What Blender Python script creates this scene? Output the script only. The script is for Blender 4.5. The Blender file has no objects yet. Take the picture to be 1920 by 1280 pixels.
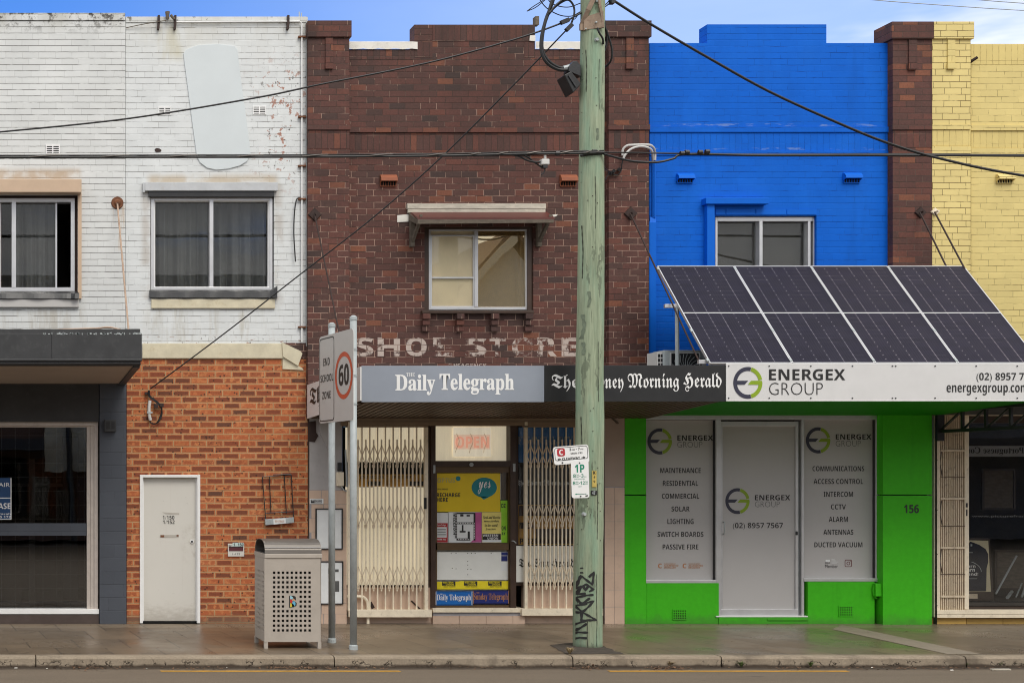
import bpy, bmesh, math, random
from mathutils import Vector, Matrix
random.seed(7)
SC = bpy.context.scene
COL = SC.collection
R = math.radians
# ------------------------------------------------------------------ viewpoint (a rectified front view: lens shift)
VX, VY, S, D = -20.0, 890.0, 130.0, 20.0     # vanishing point, pixels per metre at the wall, camera distance
CAMZ = (1168.0 - VY) / S
cam_data = bpy.data.cameras.new('camera')
cam = bpy.data.objects.new('camera', cam_data); COL.objects.link(cam)
cam.location = (0, -D, CAMZ); cam.rotation_euler = (R(90), 0, 0)
cam_data.sensor_width = 36.0; cam_data.lens = 36.0 * S * D / 1920.0
cam_data.shift_x = (960.0 - VX) / 1920.0; cam_data.shift_y = (VY - 639.4) / 1920.0
cam_data.clip_end = 2000
SC.camera = cam
# ------------------------------------------------------------------ light
SUN_EL, SUN_ROT = R(50), R(165)
world = bpy.data.worlds.new('World'); SC.world = world; world.use_nodes = True
sun_data = bpy.data.lights.new('sun', 'SUN'); sun = bpy.data.objects.new('sun', sun_data); COL.objects.link(sun)
sun_data.energy = 1.45; sun_data.angle = R(30); sun_data.color = (1.0, 0.95, 0.87)
sdir = Vector((math.sin(SUN_ROT) * math.cos(SUN_EL), math.cos(SUN_ROT) * math.cos(SUN_EL), math.sin(SUN_EL)))
sun.rotation_euler = (-sdir).to_track_quat('-Z', 'Y').to_euler()
SC.view_settings.view_transform = 'Standard'; SC.view_settings.look = 'None'
SC.view_settings.exposure = 0.42; SC.view_settings.gamma = 1.0; SC.view_settings.use_curve_mapping = False
SC.cycles.filter_width = 1.05

# ------------------------------------------------------------------ node helper
def lin(r, g, b):
    f = lambda c: (c / 255 / 12.92) if c / 255 <= 0.04045 else ((c / 255 + 0.055) / 1.055) ** 2.4
    return (f(r), f(g), f(b))
class NT:
    def __init__(self, tree):
        self.t = tree
    def node(self, kind, **kw):
        n = self.t.nodes.new(kind)
        for k, v in kw.items(): setattr(n, k, v)
        return n
    def put(self, sock, v):
        if v is None: return
        if isinstance(v, bpy.types.NodeSocket): self.t.links.new(v, sock)
        elif isinstance(v, (tuple, list)):
            if sock.type == 'RGBA' and len(v) == 3: v = (*v, 1)
            sock.default_value = v
        else:
            sock.default_value = (v, v, v, 1) if sock.type == 'RGBA' else v
    def m(self, op, a, b=None, c=None, clamp=False):
        n = self.node('ShaderNodeMath', operation=op, use_clamp=clamp)
        self.put(n.inputs[0], a); self.put(n.inputs[1], b); self.put(n.inputs[2], c)
        return n.outputs[0]
    def mix(self, f, a, b, blend='MIX'):
        n = self.node('ShaderNodeMix', data_type='RGBA', blend_type=blend)
        self.put(n.inputs[0], f); self.put(n.inputs[6], a); self.put(n.inputs[7], b)
        return n.outputs[2]
    def noise(self, vec, scale, detail=3.0, rough=0.55, col=False):
        n = self.node('ShaderNodeTexNoise')
        if vec is not None: self.put(n.inputs['Vector'], vec)
        n.inputs['Scale'].default_value = scale; n.inputs['Detail'].default_value = detail; n.inputs['Roughness'].default_value = rough
        return n.outputs[1] if col else n.outputs[0]
    def step(self, v, lo, hi, a=0.0, b=1.0):
        n = self.node('ShaderNodeMapRange', interpolation_type='SMOOTHSTEP')
        self.put(n.inputs[0], v); self.put(n.inputs[1], lo); self.put(n.inputs[2], hi); self.put(n.inputs[3], a); self.put(n.inputs[4], b)
        return n.outputs[0]
    def ramp(self, f, stops, interp='LINEAR'):
        n = self.node('ShaderNodeValToRGB'); cr = n.color_ramp; cr.interpolation = interp
        while len(cr.elements) < len(stops): cr.elements.new(0.5)
        for e, (p, c) in zip(cr.elements, stops): e.position = p; e.color = (*c, 1)
        self.put(n.inputs[0], f)
        return n.outputs[0]
    def pos(self):
        return self.node('ShaderNodeNewGeometry').outputs['Position']
    def obj(self):
        return self.node('ShaderNodeTexCoord').outputs['Object']
    def sep(self, v):
        n = self.node('ShaderNodeSeparateXYZ'); self.put(n.inputs[0], v); return n.outputs
    def comb(self, x, y, z=0.0):
        n = self.node('ShaderNodeCombineXYZ'); self.put(n.inputs[0], x); self.put(n.inputs[1], y); self.put(n.inputs[2], z); return n.outputs[0]
    def vmul(self, v, s):
        n = self.node('ShaderNodeVectorMath', operation='MULTIPLY'); self.put(n.inputs[0], v); self.put(n.inputs[1], s); return n.outputs[0]
    def white(self, v):
        n = self.node('ShaderNodeTexWhiteNoise', noise_dimensions='3D'); self.put(n.inputs[0], v); return n.outputs[0]
    def bump(self, h, strength=0.5, dist=0.01):
        n = self.node('ShaderNodeBump'); self.put(n.inputs['Height'], h)
        n.inputs['Strength'].default_value = strength; n.inputs['Distance'].default_value = dist
        return n.outputs[0]

# sky: Nishita daylight with a bright broken cloud layer
w = NT(world.node_tree); world.node_tree.nodes.clear()
sky = w.node('ShaderNodeTexSky', sky_type='NISHITA'); sky.sun_disc = False
sky.sun_elevation = SUN_EL; sky.sun_rotation = SUN_ROT; sky.air_density = 1.0; sky.dust_density = 0.2; sky.ozone_density = 3.0
dirv = w.node('ShaderNodeTexCoord').outputs['Generated']
dx, dy, dz = w.sep(dirv)
zc = w.m('MAXIMUM', dz, 0.03)
pl = w.comb(w.m('DIVIDE', dx, zc), w.m('DIVIDE', dy, zc), 0.0)
cn = w.noise(pl, 0.55, 6, 0.6)
# clouds lie overhead, behind the camera and low on the right; the sky above the roofs stays clear
clear = w.m('ADD', w.step(dy, 0.45, 0.8), w.step(dz, 0.75, 0.3, 0.0, 0.15))
cm = w.m('SUBTRACT', w.m('ADD', cn, 0.26), w.m('MULTIPLY', clear, 0.30))
cm = w.m('ADD', cm, w.step(w.m('SUBTRACT', dx, w.m('MULTIPLY', dz, 1.2)), 0.0, 0.27, 0.0, 0.30))
cloud = w.step(cm, 0.50, 0.68)
blue = w.mix(1.0, sky.outputs[0], (0.46, 0.84, 1.46), 'MULTIPLY')
veil = w.m('MULTIPLY', w.step(dx, 0.0, 0.52), w.m('MULTIPLY_ADD', cn, 0.5, 0.22))
blue = w.mix(veil, blue, (7.0, 8.2, 10.2))
ccol = w.mix(w.step(cn, 0.35, 0.7), (8.2, 8.4, 8.7), (10.2, 10.1, 9.9))
skyc = w.mix(cloud, blue, ccol)
bg = w.node('ShaderNodeBackground'); w.put(bg.inputs[0], skyc); bg.inputs[1].default_value = 0.1
wo = w.node('ShaderNodeOutputWorld'); w.t.links.new(bg.outputs[0], wo.inputs[0])

# ------------------------------------------------------------------ picture measurements -> metres
def X(px, d=0.0): return (px - VX) * (D - d) / (S * D)
def Z(py, d=0.0): return CAMZ + (VY - py) * (D - d) / (S * D)
def P(px, py, d=0.0): return Vector((X(px, d), -d, Z(py, d)))
def G(px, py, z=0.0):
    d = D - (CAMZ - z) * S * D / (py - VY)
    return Vector((X(px, d), -d, z))

# ------------------------------------------------------------------ mesh builder
class MB:
    def __init__(self): self.v = []; self.f = []
    def add(self, vs, fs):
        b = len(self.v); self.v += [tuple(q) for q in vs]; self.f += [tuple(i + b for i in f) for f in fs]; return self
    def box(self, x0, x1, y0, y1, z0, z1):
        if x0 > x1: x0, x1 = x1, x0
        if y0 > y1: y0, y1 = y1, y0
        if z0 > z1: z0, z1 = z1, z0
        vs = [(x, y, z) for z in (z0, z1) for y in (y0, y1) for x in (x0, x1)]
        return self.add(vs, [(0, 2, 3, 1), (4, 5, 7, 6), (0, 1, 5, 4), (2, 6, 7, 3), (0, 4, 6, 2), (1, 3, 7, 5)])
    def pb(self, px0, px1, py0, py1, d0, d1):
        "box whose front face (distance d1 before the wall line) covers these picture pixels; back at d0"
        return self.box(X(px0, d1), X(px1, d1), -d1, -d0, Z(py1, d1), Z(py0, d1))
    def quad(self, a, b, c, d): return self.add([a, b, c, d], [(0, 1, 2, 3)])
    def prism(self, pts, y0, y1):
        "outline in x,z extruded from y0 (front) to y1"
        n = len(pts); vs = [(x, y0, z) for x, z in pts] + [(x, y1, z) for x, z in pts]
        fs = [tuple(range(n)), tuple(range(2 * n - 1, n - 1, -1))] + [(i, i + n, (i + 1) % n + n, (i + 1) % n) for i in range(n)]
        return self.add(vs, fs)
    def pprism(self, pts, d0, d1):
        return self.prism([(X(a, d1), Z(b, d1)) for a, b in pts], -d1, -d0)
    def hull8(self, bot, top):
        "solid between two quads given as four points each"
        return self.add(list(bot) + list(top), [(3, 2, 1, 0), (4, 5, 6, 7)] + [(i, (i + 1) % 4, (i + 1) % 4 + 4, i + 4) for i in range(4)])
    def tube(self, pts, r, n=8, cap=True):
        pts = [Vector(p) for p in pts]; m = len(pts)
        rr = r if isinstance(r, (list, tuple)) else [r] * m
        t0 = (pts[1] - pts[0]).normalized()
        up = Vector((0, 0, 1)) if abs(t0.z) < 0.9 else Vector((0, 1, 0))
        u = t0.cross(up).normalized(); vs = []
        for i in range(m):
            t = (pts[min(i + 1, m - 1)] - pts[max(i - 1, 0)]).normalized()
            u = (u - t * u.dot(t)).normalized(); q = t.cross(u)
            for k in range(n):
                a = 2 * math.pi * k / n
                vs.append(pts[i] + u * (rr[i] * math.cos(a)) + q * (rr[i] * math.sin(a)))
        fs = [(i * n + k, i * n + (k + 1) % n, (i + 1) * n + (k + 1) % n, (i + 1) * n + k) for i in range(m - 1) for k in range(n)]
        if cap: fs += [tuple(range(n - 1, -1, -1)), tuple(range((m - 1) * n, m * n))]
        return self.add(vs, fs)
    def bar(self, a, b, w_, t_):
        "flat bar in the facade plane from a to b (Vectors), width w_, thickness t_ towards the street"
        a = Vector(a); b = Vector(b); d = (b - a).normalized(); s = Vector((-d.z, 0, d.x)) * (w_ / 2); o = Vector((0, -t_, 0))
        return self.hull8([a - s, b - s, b + s, a + s], [a - s + o, b - s + o, b + s + o, a + s + o])
    def wall(self, x0, x1, z0, z1, d, th, voids):
        "wall slab with rectangular voids (x0,x1,z0,z1); front at distance d, thickness th"
        xs = sorted({x0, x1, *[min(max(v, x0), x1) for q in voids for v in q[:2]]})
        zs = sorted({z0, z1, *[min(max(v, z0), z1) for q in voids for v in q[2:]]})
        def solid(i, j):
            if i < 0 or j < 0 or i >= len(xs) - 1 or j >= len(zs) - 1: return False
            cx, cz = (xs[i] + xs[i + 1]) / 2, (zs[j] + zs[j + 1]) / 2
            return not any(a < cx < b and c < cz < e for a, b, c, e in voids)
        f, k = -d, -d + th
        for i in range(len(xs) - 1):
            for j in range(len(zs) - 1):
                if not solid(i, j): continue
                a, b, c, e = xs[i], xs[i + 1], zs[j], zs[j + 1]
                self.quad((a, f, c), (b, f, c), (b, f, e), (a, f, e)); self.quad((b, k, c), (a, k, c), (a, k, e), (b, k, e))
                if not solid(i - 1, j): self.quad((a, k, c), (a, f, c), (a, f, e), (a, k, e))
                if not solid(i + 1, j): self.quad((b, f, c), (b, k, c), (b, k, e), (b, f, e))
                if not solid(i, j - 1): self.quad((a, k, c), (b, k, c), (b, f, c), (a, f, c))
                if not solid(i, j + 1): self.quad((a, f, e), (b, f, e), (b, k, e), (a, k, e))
        return self
    def pwall(self, px0, px1, py0, py1, d, th, voids):
        return self.wall(X(px0, d), X(px1, d), Z(py1, d), Z(py0, d), d, th, [(X(a, d), X(b, d), Z(e, d), Z(c, d)) for a, b, c, e in voids])
    def text(self, s, style, o, u, v, wd, ht, keep=False, align='C'):
        "lettering fitted to a box: lower-left corner o, unit directions u, v, width and height in metres"
        vs, fs, (bx0, bx1, by0, by1) = glyphs(s, style)
        sx = wd / (bx1 - bx0); sy = ht / (by1 - by0)
        off = 0.0
        if keep:
            k = min(sx, sy); off = (wd - (bx1 - bx0) * k) * {'L': 0, 'C': .5, 'R': 1}[align]; sx = sy = k
        return self.add([Vector(o) + Vector(u) * ((x - bx0) * sx + off) + Vector(v) * ((y - by0) * sy) for x, y in vs], fs)
    def ptext(self, s, style, px0, px1, py0, py1, d):
        return self.text(s, style, P(px0, py1, d), (1, 0, 0), (0, 0, 1), X(px1, d) - X(px0, d), Z(py0, d) - Z(py1, d))

STY = {'frak': (0x1D56C, 0x1D586), 'serif': (0x1D400, 0x1D41A), 'bold': (0x1D5D4, 0x1D5EE), 'ital': (0x1D468, 0x1D482), 'script': (0x1D4D0, 0x1D4EA)}
_GL = {}
def glyphs(s, style):
    key = (s, style)
    if key in _GL: return _GL[key]
    body = s
    st_ = {'semi': 'bold', 'heavy': 'bold', 'fat': 'bold', 'slab': 'serif'}.get(style, style)
    if st_ in STY:
        a, b = STY[st_]
        body = ''.join(chr(a + ord(c) - 65) if 'A' <= c <= 'Z' else chr(b + ord(c) - 97) if 'a' <= c <= 'z' else c for c in s)
        if st_ == 'bold': body = ''.join(chr(0x1D7EC + ord(c) - 48) if c.isdigit() else c for c in body)
    cu = bpy.data.curves.new('glyphs', 'FONT'); cu.body = body; cu.size = 1; cu.resolution_u = 3
    if style == 'semi': cu.offset = -0.006
    if style == 'heavy': cu.offset = 0.008
    if style == 'slab': cu.offset = 0.012
    if style == 'thin': cu.offset = -0.018
    ob = bpy.data.objects.new('glyphs', cu); COL.objects.link(ob)
    dg = bpy.context.evaluated_depsgraph_get(); ev = ob.evaluated_get(dg); me = ev.to_mesh()
    vs = [(p.co.x, p.co.y) for p in me.vertices]; fs = [tuple(f.vertices) for f in me.polygons]
    ev.to_mesh_clear(); bpy.data.objects.remove(ob); bpy.data.curves.remove(cu)
    used = {i for f in fs for i in f}; vv = [vs[i] for i in used]
    bb = (min(a for a, b in vv), max(a for a, b in vv), min(b for a, b in vv), max(b for a, b in vv))
    _GL[key] = (vs, fs, bb); return _GL[key]

# ------------------------------------------------------------------ objects
def finish(ob, me, mat, bev=0.0, smooth=False):
    if isinstance(mat, (list, tuple)):
        for q in mat: me.materials.append(q)
    elif mat: me.materials.append(mat)
    if smooth:
        for p in me.polygons: p.use_smooth = True
    if bev:
        md = ob.modifiers.new('edge', 'BEVEL'); md.width = bev; md.segments = 2; md.limit_method = 'ANGLE'; md.angle_limit = R(50)
def thing(name, label, cat, loc, group=None, rot=None):
    o = bpy.data.objects.new(name, None); COL.objects.link(o); o.empty_display_size = 0.2
    o.location = loc
    if rot: o.rotation_euler = rot
    o['label'] = label; o['category'] = cat
    if group: o['group'] = group
    return o
def part(name, mb, mat, parent, bev=0.0, smooth=False, local=False, label=None):
    me = bpy.data.meshes.new(name)
    me.from_pydata(mb.v, [], mb.f); me.validate(); me.update()
    ob = bpy.data.objects.new(name, me); COL.objects.link(ob)
    finish(ob, me, mat, bev, smooth)
    ob.parent = parent
    if not local:
        base = parent
        while base.parent: base = base.parent
        if parent.parent is None:
            ob.matrix_parent_inverse = (Matrix.Translation(parent.location) @ parent.rotation_euler.to_matrix().to_4x4()).inverted()
    if label: ob['label'] = label
    return ob
def solo(name, mb, mat, label, cat, group=None, loc=None, bev=0.0, smooth=False, kind=None):
    if loc is None:
        xs, ys, zs = zip(*mb.v); loc = Vector(((min(xs) + max(xs)) / 2, (min(ys) + max(ys)) / 2, min(zs)))
    me = bpy.data.meshes.new(name)
    me.from_pydata([(a - loc[0], b - loc[1], c - loc[2]) for a, b, c in mb.v], [], mb.f); me.validate(); me.update()
    ob = bpy.data.objects.new(name, me); COL.objects.link(ob); ob.location = loc
    finish(ob, me, mat, bev, smooth)
    if label: ob['label'] = label
    if cat: ob['category'] = cat
    if group: ob['group'] = group
    if kind: ob['kind'] = kind
    return ob
def curve(pts, n=8):
    "smooth path through points (Catmull-Rom)"
    pts = [Vector(p) for p in pts]; q = [pts[0] * 2 - pts[1]] + pts + [pts[-1] * 2 - pts[-2]]; out = []
    for i in range(1, len(q) - 2):
        a, b, c, d = q[i - 1:i + 3]
        for k in range(n):
            t = k / n
            out.append(0.5 * ((2 * b) + (c - a) * t + (2 * a - 5 * b + 4 * c - d) * t * t + (3 * b - a - 3 * c + d) * t ** 3))
    return out + [pts[-1]]

# ------------------------------------------------------------------ materials
def newmat(name):
    m = bpy.data.materials.new(name); m.use_nodes = True; n = NT(m.node_tree)
    return m, n, m.node_tree.nodes['Principled BSDF']
def setb(n, b, col=None, rough=None, metal=None, normal=None, spec=None):
    n.put(b.inputs['Base Color'], col); n.put(b.inputs['Roughness'], rough); n.put(b.inputs['Metallic'], metal)
    if normal is not None: n.put(b.inputs['Normal'], normal)
    if spec is not None: n.put(b.inputs['Specular IOR Level'], spec)
def plain(name, col, rough=0.6, metal=0.0, var=0.12, scale=6.0, bump=0.0, grime=0.0, grimecol=(0.05, 0.04, 0.03), spec=None, stretch=None):
    m, n, b = newmat(name); p = n.obj()
    if stretch: p = n.vmul(p, stretch)
    nz = n.noise(p, scale, 5, 0.6)
    c = n.mix(1.0, col, n.ramp(nz, [(0.25, (1 - var,) * 3), (0.75, (1 + var,) * 3)]), 'MULTIPLY')
    if grime:
        g = n.step(n.noise(p, scale * 2.3, 6, 0.7), 0.52, 0.75)
        c = n.mix(n.m('MULTIPLY', g, grime), c, grimecol)
    nm = n.bump(n.noise(p, scale * 8, 4, 0.6), bump, 0.004) if bump else None
    setb(n, b, c, n.m('ADD', rough - 0.08, n.m('MULTIPLY', nz, 0.16)), metal, nm, spec)
    return m
def bricks(n, w_, h_, mt, ox=0.0, oz=0.0, soldier=False, wob=1.0, jit=0.1):
    "per-brick random value and distances to the joints, from the position on the wall"
    p = n.pos(); x, y, z = n.sep(p)
    d1, d2, _ = n.sep(n.noise(p, 9.0, 3, 0.6, col=True))
    u = n.m('ADD', n.m('ADD', x, y), n.m('MULTIPLY_ADD', d1, 0.010 * wob, -0.005 * wob - ox))
    v = n.m('ADD', z, n.m('MULTIPLY_ADD', d2, 0.006 * wob, -0.003 * wob - oz))
    if soldier: u, v = v, u
    vr = n.m('DIVIDE', v, h_); row = n.m('FLOOR', vr); fv = n.m('FRACT', vr)
    rr = n.white(n.comb(row, 3.3, 1.7))
    uu = n.m('ADD', n.m('DIVIDE', u, w_), n.m('ADD', n.m('MULTIPLY', n.m('MODULO', row, 2.0), 0.5), n.m('MULTIPLY', rr, jit)))
    if soldier: uu = n.m('ADD', n.m('DIVIDE', u, w_), 0.0)
    col = n.m('FLOOR', uu); fu = n.m('FRACT', uu)
    rnd = n.white(n.comb(col, row, 0.5)); rnd2 = n.white(n.comb(col, row, 7.5))
    du = n.m('MULTIPLY', n.m('MINIMUM', fu, n.m('SUBTRACT', 1.0, fu)), w_)
    dv = n.m('MULTIPLY', n.m('MINIMUM', fv, n.m('SUBTRACT', 1.0, fv)), h_)
    dist = n.m('MINIMUM', du, dv)
    body = n.step(dist, mt * 0.5 - 0.0015, mt * 0.5 + 0.0025)
    vert = n.m('LESS_THAN', du, dv)
    bh = n.step(dv, mt * 0.5 - 0.0015, mt * 0.5 + 0.0025); bv = n.step(du, mt * 0.5 - 0.0015, mt * 0.5 + 0.0025)
    return dict(p=p, x=x, y=y, z=z, rnd=rnd, rnd2=rnd2, du=du, dv=dv, dist=dist, body=body, vert=vert, bh=bh, bv=bv)
def brown_brick(name, soldier=False, red=0.0, joints=1.0):
    m, n, b = newmat(name)
    q = bricks(n, 0.227, 0.0893, 0.0075, soldier=soldier)
    t = n.ramp(n.m('ADD', q['rnd'], red), [(0.0, (0.055, 0.033, 0.029)), (0.10, (0.082, 0.040, 0.033)), (0.45, (0.100, 0.042, 0.034)), (0.80, (0.116, 0.045, 0.035)), (0.94, (0.138, 0.050, 0.035)), (1.0, (0.205, 0.075, 0.042))])
    fine = n.noise(q['p'], 38, 5, 0.65)
    t = n.mix(1.0, t, n.ramp(fine, [(0.25, (0.72,) * 3), (0.75, (1.26,) * 3)]), 'MULTIPLY')
    # soot that has run down from the copings and the string course
    top = n.m('MULTIPLY', n.step(q['z'], 7.15, 8.5), n.step(n.noise(n.vmul(q['p'], (2.2, 2.2, 0.5)), 1.0, 5, 0.6), 0.38, 0.66))
    t = n.mix(n.m('MULTIPLY', top, 0.62), t, (0.030, 0.020, 0.017))
    big = n.noise(q['p'], 1.1, 4, 0.6)
    t = n.mix(1.0, t, n.ramp(big, [(0.3, (0.82,) * 3), (0.7, (1.12,) * 3)]), 'MULTIPLY')
    jn = n.noise(q['p'], 3.2, 4, 0.7); j2 = n.white(n.comb(n.m('FLOOR', n.m('MULTIPLY', q['x'], 7.0)), n.m('FLOOR', n.m('MULTIPLY', q['z'], 12.0)), 2.0))
    light = n.m('ADD', n.m('ADD', n.m('MULTIPLY', jn, 0.9), n.m('MULTIPLY', q['vert'], 0.16)), n.m('MULTIPLY', j2, 0.34))
    low = n.step(q['z'], 6.9, 6.2, 0.0, 0.22)
    light = n.step(n.m('ADD', light, low), 0.70, 1.05)
    mc = n.mix(n.m('MULTIPLY', light, joints), (0.060, 0.034, 0.026), (0.36, 0.235, 0.18))
    c = n.mix(q['body'], mc, t)
    h = n.m('ADD', n.m('MULTIPLY', q['body'], 1.0), n.m('MULTIPLY', fine, 0.35))
    setb(n, b, c, n.m('ADD', 0.62, n.m('MULTIPLY', fine, 0.25)), None, n.bump(h, 0.7, 0.006), 0.35)
    return m
def orange_brick(name):
    m, n, b = newmat(name)
    q = bricks(n, 0.2385, 0.0904, 0.011, ox=0.05, oz=0.02, wob=0.8)
    d1 = n.noise(q['p'], 22, 4, 0.6)
    face = n.ramp(q['rnd2'], [(0.0, (0.43, 0.145, 0.055)), (0.35, (0.53, 0.20, 0.076)), (0.7, (0.50, 0.165, 0.062)), (1.0, (0.56, 0.235, 0.10))])
    core = n.ramp(q['rnd'], [(0.0, (0.42, 0.110, 0.042)), (0.25, (0.36, 0.090, 0.036)), (0.45, (0.27, 0.068, 0.030)), (0.75, (0.225, 0.064, 0.031)), (0.93, (0.17, 0.058, 0.031)), (1.0, (0.12, 0.055, 0.036))])
    blot = n.step(n.noise(q['p'], 13, 3, 0.5), 0.42, 0.50)
    oval = n.step(n.m('ADD', n.m('MINIMUM', q['du'], n.m('MULTIPLY', q['dv'], 1.12)), n.m('MULTIPLY_ADD', d1, 0.020, -0.010)), 0.012, 0.024)
    has = n.m('GREATER_THAN', q['rnd'], 0.57)
    f = n.m('MULTIPLY', oval, n.m('MAXIMUM', has, n.m('MULTIPLY', blot, 0.8)))
    c = n.mix(f, face, core)
    c = n.mix(1.0, c, n.ramp(n.noise(q['p'], 45, 5, 0.7), [(0.25, (0.78,) * 3), (0.75, (1.22,) * 3)]), 'MULTIPLY')
    vor = n.node('ShaderNodeTexVoronoi'); n.put(vor.inputs['Vector'], q['p']); vor.inputs['Scale'].default_value = 15.0
    spot = n.m('MULTIPLY', n.step(vor.outputs['Distance'], 0.24, 0.15), n.m('GREATER_THAN', n.noise(q['p'], 6, 2), 0.44))
    c = n.mix(n.m('MULTIPLY', spot, 0.85), c, (0.05, 0.022, 0.016))
    damp = n.step(n.m('ADD', q['z'], n.m('MULTIPLY', n.noise(q['p'], 3, 3), 0.18)), 0.26, 0.12)
    mort = n.mix(n.noise(q['p'], 5, 4), (0.30, 0.175, 0.085), (0.62, 0.42, 0.23))
    c = n.mix(q['body'], mort, c); c = n.mix(n.m('MULTIPLY', damp, 0.6), c, (0.16, 0.12, 0.08))
    h = n.m('ADD', q['body'], n.m('MULTIPLY', d1, 0.4))
    setb(n, b, c, 0.8, None, n.bump(h, 0.75, 0.008), 0.3)
    return m
def painted_brick(name, col, dark, jw=0.55, vjw=0.35, rough=0.55, soldier=False, extra=None, sh=0.0904, sw=0.2385, oz=0.0, jl=0.40, jh=0.62):
    m, n, b = newmat(name)
    q = bricks(n, sw, sh, 0.0062, soldier=soldier, wob=1.7, oz=oz, jit=0.3)
    a = n.noise(q['p'], 1.6, 5, 0.6)
    c = n.mix(1.0, col, n.ramp(a, [(0.25, (0.90,) * 3), (0.75, (1.05,) * 3)]), 'MULTIPLY')
    c = n.mix(1.0, c, n.ramp(q['rnd'], [(0.0, (0.965,) * 3), (1.0, (1.03,) * 3)]), 'MULTIPLY')
    patch = n.step(n.noise(n.vmul(q['p'], (1.0, 1.0, 2.5)), 2.6, 4, 0.65), jl, jh)
    vv = n.m('MAXIMUM', n.m('MULTIPLY', n.m('SUBTRACT', 1.0, q['bh']), jw), n.m('MULTIPLY', n.m('SUBTRACT', 1.0, q['bv']), vjw))
    c = n.mix(n.m('MULTIPLY', vv, patch), c, dark)
    if extra: c = extra(n, q, c)
    h = n.m('ADD', n.m('ADD', q['bh'], n.m('MULTIPLY', q['bv'], vjw * 0.6)), n.m('MULTIPLY', n.noise(q['p'], 30, 4), 0.25))
    setb(n, b, c, rough, None, n.bump(h, 0.6, 0.006), 0.12)
    return m
def box_mask(n, q, x0, x1, z0, z1, s=0.15):
    f = n.m('MULTIPLY', n.step(q['x'], x0 - s, x0 + s), n.step(q['x'], x1 + s, x1 - s))
    return n.m('MULTIPLY', f, n.m('MULTIPLY', n.step(q['z'], z0 - s, z0 + s), n.step(q['z'], z1 + s, z1 - s)))
def dirt_top(zt):
    def f(n, q, c):
        k = n.step(q['z'], zt - 0.36, zt - 0.03)
        sp = n.step(n.noise(q['p'], 7.5, 6, 0.75), 0.49, 0.60); sp2 = n.step(n.noise(n.vmul(q['p'], (1, 1, 0.4)), 1.3, 4, 0.6), 0.40, 0.62)
        c = n.mix(n.m('MULTIPLY', k, n.m('MULTIPLY', sp2, 0.45)), c, (0.30, 0.28, 0.20))
        c = n.mix(n.m('MULTIPLY', k, n.m('MULTIPLY', sp, 0.9)), c, (0.045, 0.035, 0.025))
        und = n.m('MULTIPLY', box_mask(n, q, X(-160), X(165), Z(640), Z(572), 0.12), n.step(n.noise(n.vmul(q['p'], (5, 5, .7)), 1.2, 5, .65), .48, .70))
        c = n.mix(n.m('MULTIPLY', und, .45), c, (0.36, 0.31, 0.23))
        rs_ = n.m('MULTIPLY', box_mask(n, q, X(212), X(234), Z(470), Z(385), 0.04), n.step(n.noise(n.vmul(q['p'], (9, 9, .8)), 1.2, 4, .6), .42, .62))
        c = n.mix(n.m('MULTIPLY', rs_, .5), c, (0.50, 0.36, 0.22))
        st = n.m('MULTIPLY', box_mask(n, q, X(-20), X(150), Z(345), Z(318), 0.05), n.step(n.noise(q['p'], 3, 4), 0.3, 0.6))
        return n.mix(n.m('MULTIPLY', st, 0.75), c, (0.42, 0.30, 0.19))
    return f
def peel(n, q, c):
    reg = box_mask(n, q, X(485), X(585), Z(340), Z(120), 0.35)
    reg2 = box_mask(n, q, X(270), X(580), Z(668), Z(632), 0.10)
    a = n.noise(q['p'], 7.0, 5, 0.7)
    c = n.mix(n.m('MULTIPLY', n.step(a, 0.575, 0.595), reg), c, (0.40, 0.22, 0.17))
    c = n.mix(n.m('MULTIPLY', n.step(n.noise(q['p'], 11, 5, 0.7), 0.60, 0.63), n.m('MAXIMUM', reg, reg2)), c, (0.07, 0.055, 0.045))
    c = n.mix(n.m('MULTIPLY', n.step(n.noise(n.vmul(q['p'], (1, 1, 3)), 6.0, 5, 0.7), 0.59, 0.62), reg2), c, (0.30, 0.15, 0.10))
    hood = n.m('MULTIPLY', box_mask(n, q, X(278), X(520), Z(350), Z(328), 0.07), n.step(n.noise(q['p'], 2.5, 4), 0.25, 0.55))
    c = n.mix(n.m('MULTIPLY', hood, 0.8), c, (0.47, 0.38, 0.27))
    run = n.m('MULTIPLY', box_mask(n, q, X(300), X(345), Z(110), Z(45), 0.10), n.step(n.noise(n.vmul(q['p'], (4, 4, 0.6)), 1.5, 4), 0.35, 0.6))
    c = n.mix(n.m('MULTIPLY', run, 0.5), c, (0.50, 0.45, 0.27))
    und = n.m('MULTIPLY', box_mask(n, q, X(275), X(525), Z(640), Z(577), 0.12), n.step(n.noise(n.vmul(q['p'], (5, 5, .7)), 1.2, 5, .65), .46, .70))
    c = n.mix(n.m('MULTIPLY', und, .5), c, (0.40, 0.36, 0.27))
    side = n.m('MULTIPLY', n.m('MAXIMUM', box_mask(n, q, X(266), X(282), Z(560), Z(345), .05), box_mask(n, q, X(514), X(530), Z(570), Z(345), .05)), n.step(n.noise(q['p'], 3.0, 4), .38, .6))
    c = n.mix(n.m('MULTIPLY', side, .55), c, (0.42, 0.37, 0.32))
    spots = n.m('MULTIPLY', n.step(q['z'], Z(52), Z(34)), n.step(n.noise(q['p'], 9.0, 5, .7), .58, .63))
    c = n.mix(n.m('MULTIPLY', spots, .85), c, (0.07, 0.055, 0.04))
    dirty = n.m('MULTIPLY', n.step(q['z'], Z(150), Z(45)), n.step(n.noise(n.vmul(q['p'], (1.5, 1.5, .5)), 1.2, 4, .6), 0.35, 0.7))
    return n.mix(n.m('MULTIPLY', dirty, 0.45), c, (0.48, 0.45, 0.36))

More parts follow.
